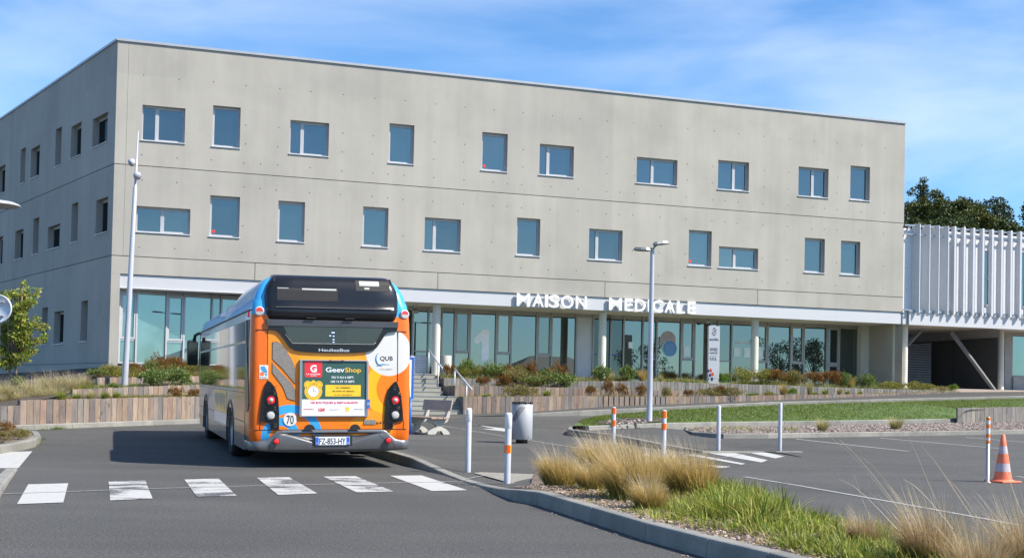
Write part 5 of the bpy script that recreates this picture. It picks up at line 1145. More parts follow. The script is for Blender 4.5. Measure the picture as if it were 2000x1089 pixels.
for k, (a, b) in enumerate(((.0, .06), (.11, .18), (.26, .33), (.36, .42))):
    m = MB(); m.lathe([(.031, H-b), (.031, H-a-.005)], seg=20); m.build('orange_band', M_or, dl); m = MB(); m.lathe([(.0315, H-b+.015), (.0315, H-a-.02)], seg=20, M=None); 
    m.f = m.f[::2]; m.m = m.m[::2]; m.sm = m.sm[::2]; m.build('red_mark', M_red, dl)
for k, (a, b) in enumerate(((.06, .11), (.18, .26), (.33, .36))): m = MB(); m.lathe([(.031, H-b), (.031, H-a)], seg=20); m.build('white_band', M_bollw, dl)
# double-headed street lamp on the lawn island
p = gp(1268, 824.5, .26); lamp = thing('street_lamp', 'grey street lamp with two flat heads on the lawn island', 'street lamp', p); top = plane(1271.5, 487, p, Vector((0, -1, 0))); H = top.z-p.z
lean = Matrix.Rotation(0, 4, 'Y')
m = MB(); m.lathe([(.095, 0), (.085, .02), (.082, 1.0), (.060, H-.1), (.058, H)], seg=24); m.build('pole', M_pole, lamp)
m = MB(); m.lathe([(.16, -.02), (.16, .02), (.10, .03)], seg=24); m.build('base_plate', M_steel, lamp)
def head(px, py, dirx, tilt, nm='lamp_head'):
    q = plane(px, py, p+Vector((0, .0, 0)), Vector((0, -1, 0)))-p
    Mx = Matrix.Translation(q) @ Matrix.Rotation(tilt, 4, 'Y') @ Matrix.Rotation(R_(20)*dirx, 4, 'Z')
    m = MB(); out = [(-.26, -.07), (-.20, -.12), (0, -.15), (.16, -.12), (.26, -.04), (.26, .04), (.16, .12), (0, .15), (-.20, .12), (-.26, .07)]
    m.add([Mx @ Vector((x, y, 0)) for x, y in out]+[Mx @ Vector((x*.8, y*.8, .075)) for x, y in out]+[Mx @ Vector((x*.85, y*.85, -.02)) for x, y in out], [tuple(range(10, 20)), tuple(range(29, 19, -1))]+[(i, (i+1) % 10, (i+1) % 10+10, i+10) for i in range(10)]+[((i+1) % 10, i, i+20, (i+1) % 10+20) for i in range(10)])
    h = fixn(m.build(nm, pm('lamp_head_grey', (.24, .25, .25), .45, metal=.2), lamp)); g = MB(); g.add([Mx @ Vector((x*.7, y*.7, -.024)) for x, y in out], [tuple(range(9, -1, -1))]); g.build('lens', pm('lamp_lens', (.12, .12, .09), .2), h); return q
qa = head(1292, 476.5, 1, R_(-8)); qb = head(1254.5, 488.5, -1, R_(3))
m = MB(); m.tube([(0, 0, H-.02), (.06, 0, H+.08), tuple(qa*.55+Vector((0, 0, H*.45+.06))), tuple(qa+Vector((-.15, 0, 0)))], .03, 8); m.tube([(0, 0, H-.02), (-.04, 0, H+.03), tuple(qb+Vector((.18, 0, .02)))], .03, 8); m.build('bracket', pm('bracket_grey', (.30, .31, .32), .5), lamp)
# tall tapered mast with two ball spotlights at the left
Yp = 38.2; p = atY(243, 757, Yp); mast = thing('light_mast', 'tall tapering white mast with two ball-shaped spotlights by the left timber walls', 'street lamp', p); top = atY(270, 256, Yp); v = top-p
m = MB(); m.tube([(0, 0, -.3), tuple(v*.0), tuple(v*.3), tuple(v*.78), tuple(v*.785), tuple(v)], [.10, .10, .085, .065, .042, .018], 20); m.build('pole', M_pole, mast)
for px, py, a in ((257.5, 317, 1), (268, 343, -1)):
    q = atY(px, py, Yp-(.15 if a < 0 else 0))-p; Mx = Matrix.Translation(q) @ Matrix.Rotation(R_(50)*a, 4, 'Y') @ Matrix.Rotation(R_(-25), 4, 'X')
    m = MB(); m.lathe([(0, .12), (.06, .108), (.10, .07), (.122, .02), (.122, -.04), (.105, -.08), (.0, -.075)], seg=24, M=Mx); h = m.build('spotlight', M_pole, mast); b = v*(.875 if a > 0 else .826)
    m = MB(); m.tube([tuple(b), tuple(q)], .02, 6); m.build('bracket', M_steel, mast)
# disc-shaped lamp head entering at the left
Y = 31.0; c = atY(-6, 399, Y); g = gp(-30, 870); g = Vector((c.x, c.y, zg(c.x, c.y))); lp = thing('street_lamp', 'saucer-shaped lamp head entering the picture at the left edge', 'street lamp', g); q = c-g
m = MB(); m.lathe([(.06, 0), (.04, q.z)], seg=14); m.build('pole', M_pole, lp)
m = MB(); m.lathe([(0, .10), (.2, .095), (.42, .06), (.54, .01), (.57, -.03), (.53, -.045), (0, -.04)], (0, 0, q.z), 40); m.build('lamp_head', M_pole, lp)
# back of the round traffic sign at the left
Y = 27.5; c = atY(-5, 602.5, Y); g = Vector((c.x-.0, c.y+.08, zg(c.x, c.y))); sg = thing('road_sign', 'back of a round grey road sign at the left picture edge', 'road sign', g); q = c-g; r = 28*Y/2400
M_sb = pm('sign_back', (.60, .65, .70), .45, metal=.2, var=.04)
Mx = Matrix.Translation((0, q.y, q.z)) @ Matrix.Rotation(R_(90), 4, 'X'); m = MB(); m.lathe([(0, .01), (r-.03, .01), (r-.028, .016), (r, .016), (r, -.02), (0, -.02)], seg=48, M=Mx); s = m.build('sign_plate', M_sb, sg); m = MB()
for dz in (.15, -.16): m.rbox(-.16, .16, q.y-.045, q.y-.012, q.z+dz-.015, q.z+dz+.015, .004)
m.build('rail', M_gyl, s); m = MB(); m.lathe([(.035, 0), (.035, q.z+.3)], (0, 0.01, 0), seg=16); m.build('pole', M_steel, sg)
# laboratory totem
Y = 51.4; a = atY(1382.5, 748, Y); b = atY(1407, 748, Y-.1); ht = atY(1386, 636, Y).z-a.z
ang_ = math.atan2(d1.y, d1.x)-R_(14); wd = .40
tt = thing('totem_sign', 'white laboratory entrance totem with lettering, arrows and coloured dots', 'sign', Vector((a.x, a.y, a.z-.2)), rz=ang_); wd = .475; zt = ht+.2
m = MB(); m.rbox(0, wd, 0, .22, 0, zt, .008); m.build('body', pm('totem_white', (.55, .55, .57), .4, var=.03), tt)
X = lambda px: (px-110)/160*wd; Zz = lambda py: zt-(py-125)/(990-125)*ht*1.0
cN = pm('dot_navy', (.02, .03, .14), .5); cR = pm('dot_red', (.62, .07, .03), .5); cG = pm('dot_grey', (.18, .2, .22), .5)
def dots(L_, mat, r): 
    m = MB()
    for x, y, k in L_: m.add([(X(x)+r*k*.72*math.cos(q*.524), -.003, Zz(y)+r*k*math.sin(q*.524)) for q in range(12)], [tuple(range(12))])
    m.build('dots', mat, tt)
dots([(182, 165, 1), (200, 160, .8), (168, 190, .6), (185, 208, .6), (198, 200, 1), (214, 188, .9), (165, 235, 1), (184, 225, .7), (211, 228, .9), (180, 262, .9), (198, 258, .9)], M_blk, .035)
dots([(110, 803, 1), (138, 868, 1), (166, 925, 1.1)], cN, .075); dots([(147, 797, 1.1), (174, 853, 1.1)], cR, .075); dots([(118, 922, .9)], cG, .075)
m = MB()
for k in range(3): xx = X(135+35*k); m.tube([(xx+.07, -.004, Zz(562)), (xx, -.004, Zz(600)), (xx+.07, -.004, Zz(640))], .009, 5)
m.build('arrows', M_blk, tt)
fit_text('eurofins', 'lettering', X(125), X(250), Zz(345), Zz(300), -.004, M_blk, tt, ext=.001); fit_text('ENTRÉE', 'lettering', X(133), X(242), Zz(500), Zz(455), -.004, M_blk, tt, ext=.001); fit_text('LABORATOIRE', 'lettering', X(130), X(242), Zz(540), Zz(517), -.004, M_blk, tt, ext=.001); fit_text('F', 'lettering', X(203), X(220), Zz(922), Zz(896), -.004, M_gyl, tt, ext=.001)
# ================================================================ VEGETATION
def leaf_quad(vs, fs, p, d, up, ln, w):
    s = d.cross(up).normalized()*w/2; o = len(vs); m_ = p+d*ln*.45+up*ln*.06
    vs += [p, m_+s, p+d*ln, m_-s]; fs.append((o, o+1, o+2, o+3))
def mesh_of(name, vs, fs, mats, mi=None):
    me = bpy.data.meshes.new(name); me.from_pydata([tuple(v) for v in vs], [], fs)
    for m in mats: me.materials.append(m)
    if mi: me.polygons.foreach_set('material_index', mi)
    me.update(); return me
def rdir(r):
    while 1:
        v = Vector((r.uniform(-1, 1), r.uniform(-1, 1), r.uniform(-1, 1)))
        if .05 < v.length < 1: return v.normalized()
def shrub_mesh(seed, n, leaf, rx=.5, rz=.45, lumps=11, aspect=.5, mats=None, upb=.5, stems=True, spike=0):
    """irregular low shrub: leaves gathered on lumps of a low dome"""
    r = random.Random(seed); vs = []; fs = []; mi = []
    L_ = []
    for k in range(lumps):
        a = r.uniform(0, 6.28); q = r.uniform(.15, .8); L_.append((Vector((math.cos(a)*rx*q, math.sin(a)*rx*q, rz*r.uniform(.25, .8)*(1-.45*q*q))), r.uniform(.16, .36)*rx*2*.7))
    for i in range(n):
        c, R2 = L_[r.randrange(lumps)]; d = rdir(r); rad = R2*r.uniform(.35, 1.05)**.6; p = c+Vector((d.x*rad, d.y*rad, abs(d.z)*rad*.9 if r.random() < .8 else d.z*rad*.5))
        if p.z < .01: p.z = r.uniform(.01, .06)
        dd = (d+Vector((0, 0, upb))+rdir(r)*.6).normalized(); leaf_quad(vs, fs, p, dd, rdir(r), leaf*r.uniform(.6, 1.3), leaf*aspect*r.uniform(.7, 1.2)); mi.append(0)
    for i in range(spike):
        a = r.uniform(0, 6.28); q = r.uniform(0, .7)*rx; p = Vector((math.cos(a)*q, math.sin(a)*q, rz*.4)); tip = p+Vector((r.uniform(-.12, .12), r.uniform(-.12, .12), rz*r.uniform(.5, .95))); s = Vector((.004, 0, 0)); o = len(vs)
        vs += [p-s, p+s, tip]; fs.append((o, o+1, o+2)); mi.append(1)
        for j in range(5): leaf_quad(vs, fs, p.lerp(tip, .4+.12*j), rdir(r), rdir(r), leaf*.8, leaf*.4); mi.append(0)
    if stems:
        for i in range(14):
            a = r.uniform(0, 6.28); p = Vector((r.uniform(-.06, .06), r.uniform(-.06, .06), -.05)); tip = Vector((math.cos(a)*rx*.6, math.sin(a)*rx*.6, rz*r.uniform(.4, .8))); s = Vector((.007, .003, 0)); o = len(vs)
            vs += [p-s, p+s, tip+s*.4, tip-s*.4]; fs.append((o, o+1, o+2, o+3)); mi.append(1)
    return mesh_of('shrub', vs, fs, mats, mi)
def blades(vs, fs, mi, r, n, base_r, h, lean, w, droop=.5, m=0, bias=Vector((0, 0, 0)), segs=4, hmin=.45):
    for i in range(n):
        a = r.uniform(0, 6.28); q = base_r*math.sqrt(r.random()); p = Vector((math.cos(a)*q, math.sin(a)*q, -.02)); a2 = a+r.uniform(-.9, .9); L_ = h*(hmin+(1-hmin)*r.random()**.7); ln = lean*r.uniform(.1, 1.0)
        d = Vector((math.cos(a2), math.sin(a2), 0)); side = Vector((-d.y, d.x, 0)); tw = r.uniform(-1, 1); side = (side+d*tw).normalized(); ww = w*r.uniform(.6, 1.3); o = len(vs)
        for k in range(segs):
            t = k/segs; pos = p+(d*ln+bias)*L_*(t**1.5)+Vector((0, 0, L_*(t-droop*ln*t*t*.55))); s = side*ww*(1-t*.75)/2; vs += [pos-s, pos+s]
        t = 1; vs.append(p+(d*ln+bias)*L_+Vector((0, 0, L_*(1-droop*ln*.55))))
        for k in range(segs-1): fs.append((o+2*k, o+2*k+1, o+2*k+3, o+2*k+2)); mi.append(m)
        fs.append((o+2*segs-2, o+2*segs-1, o+2*segs)); mi.append(m)
LG = leafmat('leaf_mid_green', [(.05, .10, .018), (.11, .17, .03), (.18, .24, .05), (.30, .36, .12)])
LY = leafmat('leaf_yellow_green', [(.17, .19, .025), (.27, .28, .04), (.38, .34, .06), (.25, .20, .06), (.14, .15, .03)])
LR = leafmat('leaf_rust', [(.19, .065, .018), (.30, .10, .025), (.24, .14, .035), (.14, .075, .02), (.18, .15, .035)])
LM = leafmat('leaf_mixed_olive', [(.14, .15, .03), (.23, .20, .06), (.32, .25, .10), (.18, .11, .04), (.27, .25, .07)])
LL = leafmat('leaf_lime', [(.13, .22, .02), (.20, .29, .03), (.28, .36, .05), (.09, .16, .02)])
LTw = pm('brown_twig', (.10, .065, .04), .9)
GS = leafmat('straw_grass', [(.62, .42, .14), (.74, .54, .24), (.50, .33, .09), (.66, .48, .19), (.36, .30, .07)], .45)
GO = leafmat('olive_grass_base', [(.20, .20, .045), (.32, .26, .07), (.40, .29, .09), (.13, .13, .03)], .4)
GW = leafmat('pale_seed_stalk', [(.62, .52, .34), (.72, .62, .45), (.50, .38, .22)], .3)
GG = leafmat('fresh_grass', [(.11, .20, .02), (.22, .30, .03), (.34, .38, .05), (.08, .13, .015), (.46, .45, .12), (.38, .38, .08)], .35)
GP = leafmat('pale_tan_grass', [(.55, .47, .24), (.64, .56, .32), (.45, .39, .17), (.33, .32, .09)], .3)
GT_ = leafmat('lawn_blades', [(.07, .125, .014), (.11, .18, .02), (.16, .22, .03), (.21, .25, .05), (.26, .23, .08)], .25)
SH = {
 'mid': [shrub_mesh(s, 2300, .055, mats=[LG, LTw], spike=10) for s in (1, 2)], 'yel': [shrub_mesh(s, 2300, .05, aspect=.35, mats=[LY, LTw], lumps=13) for s in (3, 4)],
 'rust': [shrub_mesh(s, 2200, .05, mats=[LR, LTw], lumps=9) for s in (5, 6)], 'mix': [shrub_mesh(s, 2400, .05, aspect=.4, mats=[LM, LTw], lumps=14, spike=14) for s in (7, 8)], 'lime': [shrub_mesh(s, 1600, .085, aspect=.22, rz=.4, upb=.9, mats=[LL, LTw], stems=False) for s in (9, 10)]}
def tuft_mesh(seed, n1, n2, mats, h=.5, w=.006, lean=.8):
    r = random.Random(seed); vs = []; fs = []; mi = []; blades(vs, fs, mi, r, n1, .13, h, lean, w, m=0); blades(vs, fs, mi, r, n2, .12, h*.7, lean*.9, w*1.2, m=1); return mesh_of('tuft', vs, fs, mats, mi)
SH['tuft'] = [tuft_mesh(11, 500, 300, [GS, GO]), tuft_mesh(12, 420, 300, [GP, GO])]
SH['green_tuft'] = [tuft_mesh(13, 500, 250, [GG, GO], h=.4, w=.010), tuft_mesh(14, 480, 250, [GG, LY], h=.4, w=.010)]
KN = {'mid': ('green_shrub', 'leafy green', 'shrub'), 'yel': ('yellow_green_shrub', 'yellow-green', 'shrub'), 'rust': ('rust_red_shrub', 'rust-red', 'shrub'), 'mix': ('olive_shrub', 'mottled olive', 'shrub'), 'lime': ('lime_shrub', 'bright lime', 'shrub'), 'tuft': ('grass_tuft', 'straw-coloured', 'grass'), 'green_tuft': ('green_tuft', 'fresh green', 'grass tuft')}
ORD = ['first', 'second', 'third', 'fourth', 'fifth', 'sixth', 'seventh', 'eighth', 'ninth', 'tenth', 'eleventh', 'twelfth', 'thirteenth', 'fourteenth', 'fifteenth', 'sixteenth', 'seventeenth', 'eighteenth']
rv = random.Random(77)
def bed(items, place, where, group):
    """items: (kind, pixel x, width in pixels, height in pixels); place(px) -> base point"""
    cnt = {}; tot = {}
    for it in items: tot[it[0]] = tot.get(it[0], 0)+1
    for kind, px, wpx, hpx in sorted(items, key=lambda i: i[1]):
        p = place(px); sc = p.y/F; w = wpx*sc; h = hpx*sc; nm, adj, cat = KN[kind]; me = SH[kind][rv.randrange(2)]
        o = bpy.data.objects.new(nm, me); COL.objects.link(o); o.location = p; o.rotation_euler = (0, 0, rv.uniform(0, 6.28))
        b = .40 if kind in ('tuft', 'green_tuft') else .45; hb = .35 if 'tuft' in kind else .47
        o.scale = (w/2/b, w/2/b*rv.uniform(.8, 1.0), h/hb); cnt[kind] = cnt.get(kind, 0)+1; k = cnt[kind]
        l = f'{adj} {cat} {where}' if tot[kind] == 1 else f'{adj} {cat} {where}, {ORD[k-1]} such from the left'
        tag(o, l, cat, group)
on3 = lambda d, z=-.06: (lambda px: (lambda q: q+Vector((0, 0, z)))((lambda a: Vector((a.x, a.y, interp(W3T, a).z)))(plane(px, 745, A3-nW3*d, nW3))))
def interp(P, a):
    P = sorted(P, key=lambda p: p.x); x = a.x
    if x <= P[0].x: return P[0]
    if x >= P[-1].x: return P[-1]
    for u, v in zip(P, P[1:]):
        if u.x <= x <= v.x: return u.lerp(v, (x-u.x)/(v.x-u.x))
# upper tier (in front of the glazing)
bed([('rust', 878, 30, 34), ('mid', 912, 38, 42), ('yel', 900, 40, 26), ('yel', 932, 46, 30), ('mid', 962, 44, 38), ('yel', 962, 50, 27), ('yel', 992, 46, 30), ('rust', 990, 34, 30), ('mix', 1016, 44, 34), ('yel', 1004, 40, 26), ('rust', 1035, 36, 38), ('mid', 1060, 40, 24), ('rust', 1092, 40, 36), ('mix', 1074, 30, 30),
     ('mid', 1178, 44, 34), ('tuft', 1195, 30, 22), ('mid', 1222, 42, 34), ('tuft', 1220, 30, 20), ('tuft', 1255, 34, 26), ('tuft', 1290, 20, 18), ('yel', 1325, 22, 10), ('lime', 1416, 22, 24), ('yel', 1448, 52, 36), ('yel', 1492, 56, 34), ('yel', 1536, 44, 30), ('rust', 1520, 50, 38), ('mix', 1550, 46, 34), ('rust', 1585, 50, 36), ('rust', 1618, 50, 40), ('mid', 1651, 40, 34), ('tuft', 1662, 36, 24), ('mid', 1690, 44, 32), ('yel', 1725, 50, 18), ('yel', 1755, 40, 18), ('yel', 1785, 44, 20), ('yel', 1815, 46, 16), ('lime', 1862, 26, 18), ('mix', 1840, 40, 12)],
    on3(.55), 'on the upper tier below the glazing', 'plants on the upper tier')
bed([('mix', 1004, 70, 38), ('mid', 1034, 56, 28), ('mix', 1060, 44, 30), ('mid', 1092, 60, 34)], on3(-.45, -.32), 'spilling over the upper timber wall', 'plants over the upper wall')
on1 = lambda d: (lambda px: (lambda a: Vector((a.x, a.y, interp(W1T, a).z-.05)))(plane(px, 765, A1-nW1*d, nW1)))
bed([('rust', 942, 32, 24), ('rust', 985, 36, 26)], lambda px: (lambda a: Vector((a.x, a.y, 1.48)))(plane(px, 750, A2-nW2*.5, nW2)), 'on the middle tier right of the steps', 'plants on the middle tier')
bed([('green_tuft', 950, 40, 10), ('mix', 1003, 50, 26), ('mix', 1032, 44, 24), ('green_tuft', 1068, 30, 18), ('rust', 1151, 24, 26), ('rust', 1188, 26, 34), ('rust', 1213, 28, 28), ('rust', 1253, 26, 26), ('mix', 1300, 26, 22), ('rust', 1344, 20, 18), ('mix', 1385, 60, 20), ('mix', 1425, 60, 20), ('rust', 1405, 22, 26), ('tuft', 1530, 30, 26), ('lime', 1548, 34, 16), ('tuft', 1582, 24, 30), ('green_tuft', 1612, 24, 16), ('tuft', 1640, 24, 18), ('green_tuft', 1655, 20, 12), ('green_tuft', 1680, 20, 10), ('green_tuft', 1590, 26, 10), ('yel', 1500, 26, 10), ('lime', 1470, 30, 8)],
    on1(.45), 'on the lower tier by the ramp', 'plants on the lower tier')
# left beds
onL = lambda P, o, dz: (lambda px: (lambda a: Vector((a.x, a.y, interp(P, a).z+dz)))(wl(px, 760, o)))
bed([('yel', 215, 46, 26), ('yel', 245, 40, 24), ('rust', 263, 40, 32), ('mix', 300, 50, 34), ('rust', 310, 50, 42), ('mid', 292, 28, 36), ('rust', 345, 50, 44), ('yel', 330, 40, 26), ('mix', 376, 44, 38), ('yel', 365, 40, 30), ('mix', 415, 50, 34), ('yel', 450, 50, 30), ('mid', 190, 36, 18)], onL(L3t, 5.0, .02), 'on the top tier left of the bus', 'plants on the left top tier')
bed([('mid', 222, 26, 14), ('mid', 262, 24, 10), ('mid', 305, 66, 38), ('mid', 345, 70, 42), ('mid', 325, 60, 36)], onL(L2t, 2.5, -.04), 'on the second tier by the light mast', 'plants on the left second tier')
bed([('green_tuft', 120, 40, 22), ('green_tuft', 150, 34, 18), ('tuft', 178, 40, 20), ('green_tuft', 205, 40, 20), ('green_tuft', 228, 34, 20), ('rust', 342, 34, 22), ('rust', 378, 34, 20)], onL(L1t, .5, -.04), 'atop the tall left timber wall', 'plants on the left lower tier')
def fill(name, near, far, n, per, h, w, mats, seed, lim=None):
    r = random.Random(seed); vs = []; fs = []; mi = []
    X0, X1 = near[0].x, near[-1].x
    def at(P, k): j = k*(len(P)-1); i = min(int(j), len(P)-2); return P[i].lerp(P[i+1], j-i)
    for q in range(n):
        k = r.random(); p = at(near, k).lerp(at(far, k), r.uniform(.04, .96))
        if noise.noise(p*.9) < -.1: continue
        v0 = len(vs); kk = r.uniform(.5, 1.4); blades(vs, fs, mi, r, per, .12, h*kk, 1.2, w, m=r.randrange(len(mats)), droop=.8, segs=2)
        for i in range(v0, len(vs)): vs[i] = vs[i]+p
    o = bpy.data.objects.new(name, mesh_of(name, vs, fs, mats, mi)); COL.objects.link(o); return tag(o, kind='stuff')
fill('tier_ground_cover', soilA_n, soilA_f, 1500, 11, .17, .012, [GG, GO, LR], 61)
fill('tier_ground_cover', sB_n, sB_f, 420, 10, .16, .012, [GG, GO, LY], 62)
fill('tier_ground_cover', sC_n, [MB1 @ Vector((s, -.9, 1.9)) for s in (12.3, 17.5, 20, 22.8, 25.5, 28, 33)], 2600, 12, .30, .013, [LY, GP, LG, LY], 63)
def bl(P, o, dz, xs): return [(lambda a: Vector((a.x, a.y, interp(P, a).z+dz)))(wl(x, 760, o)) for x in xs]
XS = (120, 200, 300, 400, 600, 745)
fill('tier_ground_cover', bl(L1t, .3, -.04, XS), bl(L1t, 1.7, .04, XS), 1200, 11, .17, .012, [GG, GO, LR], 64)
fill('tier_ground_cover', bl(L2t, 2.1, -.04, XS), bl(L2t, 3.9, .06, XS), 1100, 11, .2, .012, [LY, GO, LG], 65)
fill('tier_ground_cover', bl(L3t, 4.4, -.02, (190, 300, 400, 600, 745)), bl(L3t, 6.4, .08, (190, 300, 400, 600, 745)), 1900, 12, .36, .014, [LY, GO, LR, LY], 66)
# long straw grasses left of the mast
def fountain_mesh(seed, n1, n2, n3, h, r0, mats, w=.005, lean=.75, bias=(0, 0, 0), n4=0):
    r = random.Random(seed); vs = []; fs = []; mi = []
    blades(vs, fs, mi, r, n1, r0, h, lean, w, droop=.55, m=0, bias=Vector(bias), segs=5); blades(vs, fs, mi, r, n2, r0, h*.62, lean*1.15, w*1.3, droop=.6, m=1, segs=4, bias=Vector(bias)*.5)
    blades(vs, fs, mi, r, n3, r0*.8, h*1.35, lean*.75, w*.7, droop=.35, m=2, bias=Vector(bias)*1.6, segs=5, hmin=.7)
    if n4: blades(vs, fs, mi, r, n4, r0*.9, h*.42, lean*1.3, w*1.6, m=3, segs=3)
    return mesh_of('grass', vs, fs, mats, mi)
FM = [fountain_mesh(s, 1700, 1300, 240, .59, .23, [GS, GO, GW, GG], bias=(-.14, .05, 0), n4=260, w=.0068, lean=.66) for s in (31, 32)]
FM2 = fountain_mesh(33, 900, 500, 120, .8, .22, [GP, GO, GW, GG], w=.009, lean=.95, bias=(-.1, 0, 0))
for i, (px, py, Y, s, l) in enumerate([(20, 778, 33.8, .62, 'low straw grass at the left end of the timber wall'), (62, 776, 34.6, .7, 'straw grass behind the step in the left timber wall'), (100, 772, 35.5, .85, 'tall straw grass with long stalks, right of the young tree'), (138, 768, 35.8, .78, 'arching straw grass left of the second timber wall'), (165, 758, 37.6, .55, 'small straw grass by the corner of the top timber wall'), (5, 772, 36.5, .75, 'straw grass under the round road sign'), (-30, 780, 34, .7, 'straw grass cut off by the left picture edge'), (48, 790, 33.4, .55, 'low straw grass right behind the step of the left wall'), (84, 785, 33.7, .6, 'straw grass close behind the tall left timber wall'), (112, 781, 34.2, .6, 'straw grass between two bright green tufts on the left'), (2, 791, 33.2, .5, 'low straw grass above the lower left planks')]):
    p = atY(px, py, Y); o = bpy.data.objects.new('ornamental_grass', FM2); COL.objects.link(o); o.location = p; o.rotation_euler = (0, 0, [.2, -.5, .3, 0, 1.2, 2, 2.5, .7, 1.9, 3, .4][i]); o.scale = (s*1.15, s*1.15, s); tag(o, l, 'ornamental grass', 'straw grasses by the left wall')
# golden fountain grasses of the foreground island
FG = [(1094, 950, .12, 0, .78, 'small golden fountain grass nearest the pale tactile paving'), (1160, 958, .12, .6, .66, 'squat golden fountain grass, second from the tactile paving'), (1182, 938, .10, -.3, 1.08, 'tall golden fountain grass behind the others, left of the banded bollard'), (1240, 976, .13, .4, 1.06, 'largest golden fountain grass in the middle of the group'), (1218, 925, .08, 1.0, .95, 'golden fountain grass at the rear by the banded bollard'), (1290, 948, .1, -.7, .92, 'golden fountain grass between two large clumps'), (1352, 968, .12, .2, 1.0, 'golden fountain grass at the right end of the group'),
      (1270, 995, .13, .9, .55, 'small olive fountain grass at the front of the group')]
for i, (px, py, h, a, s, l) in enumerate(FG):
    p = gp(px, py, h); o = bpy.data.objects.new('fountain_grass', FM[i % 2]); COL.objects.link(o); o.location = p; o.rotation_euler = (0, 0, a*.4); o.scale = (s, s, s*.98); tag(o, l, 'ornamental grass', 'golden fountain grasses on the island')
FR = fountain_mesh(35, 900, 800, 170, .62, .22, [leafmat('tawny_grass', [(.50, .33, .17), (.58, .42, .25), (.40, .22, .09), (.52, .42, .26), (.30, .25, .09)], .4), GO, GW, GG], w=.0062, lean=.74, bias=(-.12, 0, 0), n4=420)
for px, py, s, a, l in ((1822, 1100, .74, .1, 'big tawny grass clump with very long stalks at the bottom right'), (2008, 1118, .74, .6, 'tawny grass clump cut by the bottom right corner'), (1690, 1062, .42, -.4, 'small tawny grass clump left of the big one'), (1915, 1140, .62, 1.2, 'tawny grass clump between the two at the bottom right')):
    p = gp(px, py, .13); o = bpy.data.objects.new('fountain_grass', FR); COL.objects.link(o); o.location = p; o.rotation_euler = (0, 0, a*.5); o.scale = (s, s, s); tag(o, l, 'ornamental grass', 'tawny grasses at the bottom right')
# very long bent stalks
vs = []; fs = []; mi = []
for bx, by, tx, ty, dep in ((1760, 1000, 1624, 854, 0), (1770, 1010, 1640, 858, .3), (1780, 1004, 1680, 888, .1), (1840, 1000, 1775, 853, 0), (1900, 1010, 1800, 870, .5), (1990, 1000, 1846, 900, 0), (1700, 1010, 1668, 925, 0), (1930, 1040, 1850, 935, .2), (2005, 1020, 1960, 905, .1), (1750, 1030, 1640, 935, .2), (1860, 1030, 1765, 935, .2)):
    b = gp(bx, by+60, .2); Y = b.y; a = atY(bx, by, Y); t = atY(tx, ty, Y+dep); P = [a.lerp(t, -.02), a.lerp(t, .05)+Vector((-.005, 0, .01)), a.lerp(t, .18)+Vector((-.02, 0, .035)), a.lerp(t, .4)+Vector((-.03, 0, .06)), a.lerp(t, .7)+Vector((-.02, 0, .05)), t]
    o0 = len(vs)
    for k, p in enumerate(P): w = .0022*(1-k/8); vs += [p-Vector((w, 0, 0)), p+Vector((w, 0, 0))]
    for k in range(5): fs.append((o0+2*k, o0+2*k+1, o0+2*k+3, o0+2*k+2)); mi.append(0)
o = bpy.data.objects.new('long_grass_stalks', mesh_of('stalks', vs, fs, [GW], mi)); COL.objects.link(o); tag(o, kind='stuff')
# ground cover of the island, mulch chips, weeds
def inpoly(x, y, P):
    c = False
    for (a, b), (d, e) in zip(P, P[1:]+P[:1]):
        if (b > y) != (e > y) and x < (d-a)*(y-b)/(e-b)+a: c = not c
    return c
def scatter(poly_px, n, r, h):
    G = [gp(x, y, h) for x, y in poly_px]; P = [(g.x, g.y) for g in G]; x0, x1 = min(p[0] for p in P), max(p[0] for p in P); y0, y1 = min(p[1] for p in P), max(p[1] for p in P); out = []
    while len(out) < n:
        x, y = r.uniform(x0, x1), r.uniform(y0, y1)
        if inpoly(x, y, P): out.append(Vector((x, y, zg(x, y)+h)))
    return out
def cover(name, poly, n, per, h, w, mats, lean=1.1, hh=.12, seed=1, clump=.10):
    r = random.Random(seed); vs = []; fs = []; mi = []
    for p in scatter(poly, n, r, hh):
        if noise.noise(p*1.3) < -.25 and r.random() < .8: continue
        v0 = len(vs); k = r.uniform(.6, 1.3); blades(vs, fs, mi, r, per, clump, h*k, lean, w, m=0 if r.random() < .75 else 1, droop=.9, segs=3)
        for i in range(v0, len(vs)): vs[i] = vs[i]+p
    o = bpy.data.objects.new(name, mesh_of(name, vs, fs, mats, mi)); COL.objects.link(o); return tag(o, kind='stuff')
cover('ground_cover', [(1310, 1000), (1345, 985), (1430, 965), (1560, 1010), (1650, 1028), (1690, 1080), (1720, 1110), (1650, 1105), (1530, 1072), (1420, 1040), (1360, 1022)], 520, 17, .22, .013, [GG, LY], seed=5)
cover('ground_cover', [(1400, 955), (1500, 990), (1530, 1010), (1450, 1015), (1370, 990)], 130, 18, .30, .014, [GG, LY], seed=6)
cover('ground_cover', [(1690, 1030), (1900, 1080), (2100, 1120), (2100, 1180), (1720, 1100)], 260, 14, .20, .010, [GG, GO], seed=7)
cover('ground_cover', [(1225, 1003), (1250, 990), (1340, 985), (1420, 1010), (1480, 1050), (1380, 1038), (1290, 1020)], 260, 15, .13, .012, [GG, LY], seed=55)
cover('ground_cover', [(1480, 1055), (1560, 1030), (1700, 1060), (1760, 1100), (1700, 1120), (1560, 1085)], 300, 15, .13, .013, [GG, LY], seed=56)
cover('ground_cover', [(1405, 965), (1470, 985), (1520, 1000), (1560, 1020), (1480, 1040), (1400, 1010)], 120, 20, .34, .016, [GG, LY], seed=57)
cover('ground_cover', [(1130, 968), (1180, 975), (1290, 1005), (1400, 985), (1380, 965), (1240, 960)], 240, 14, .17, .009, [GO, GG], seed=58)
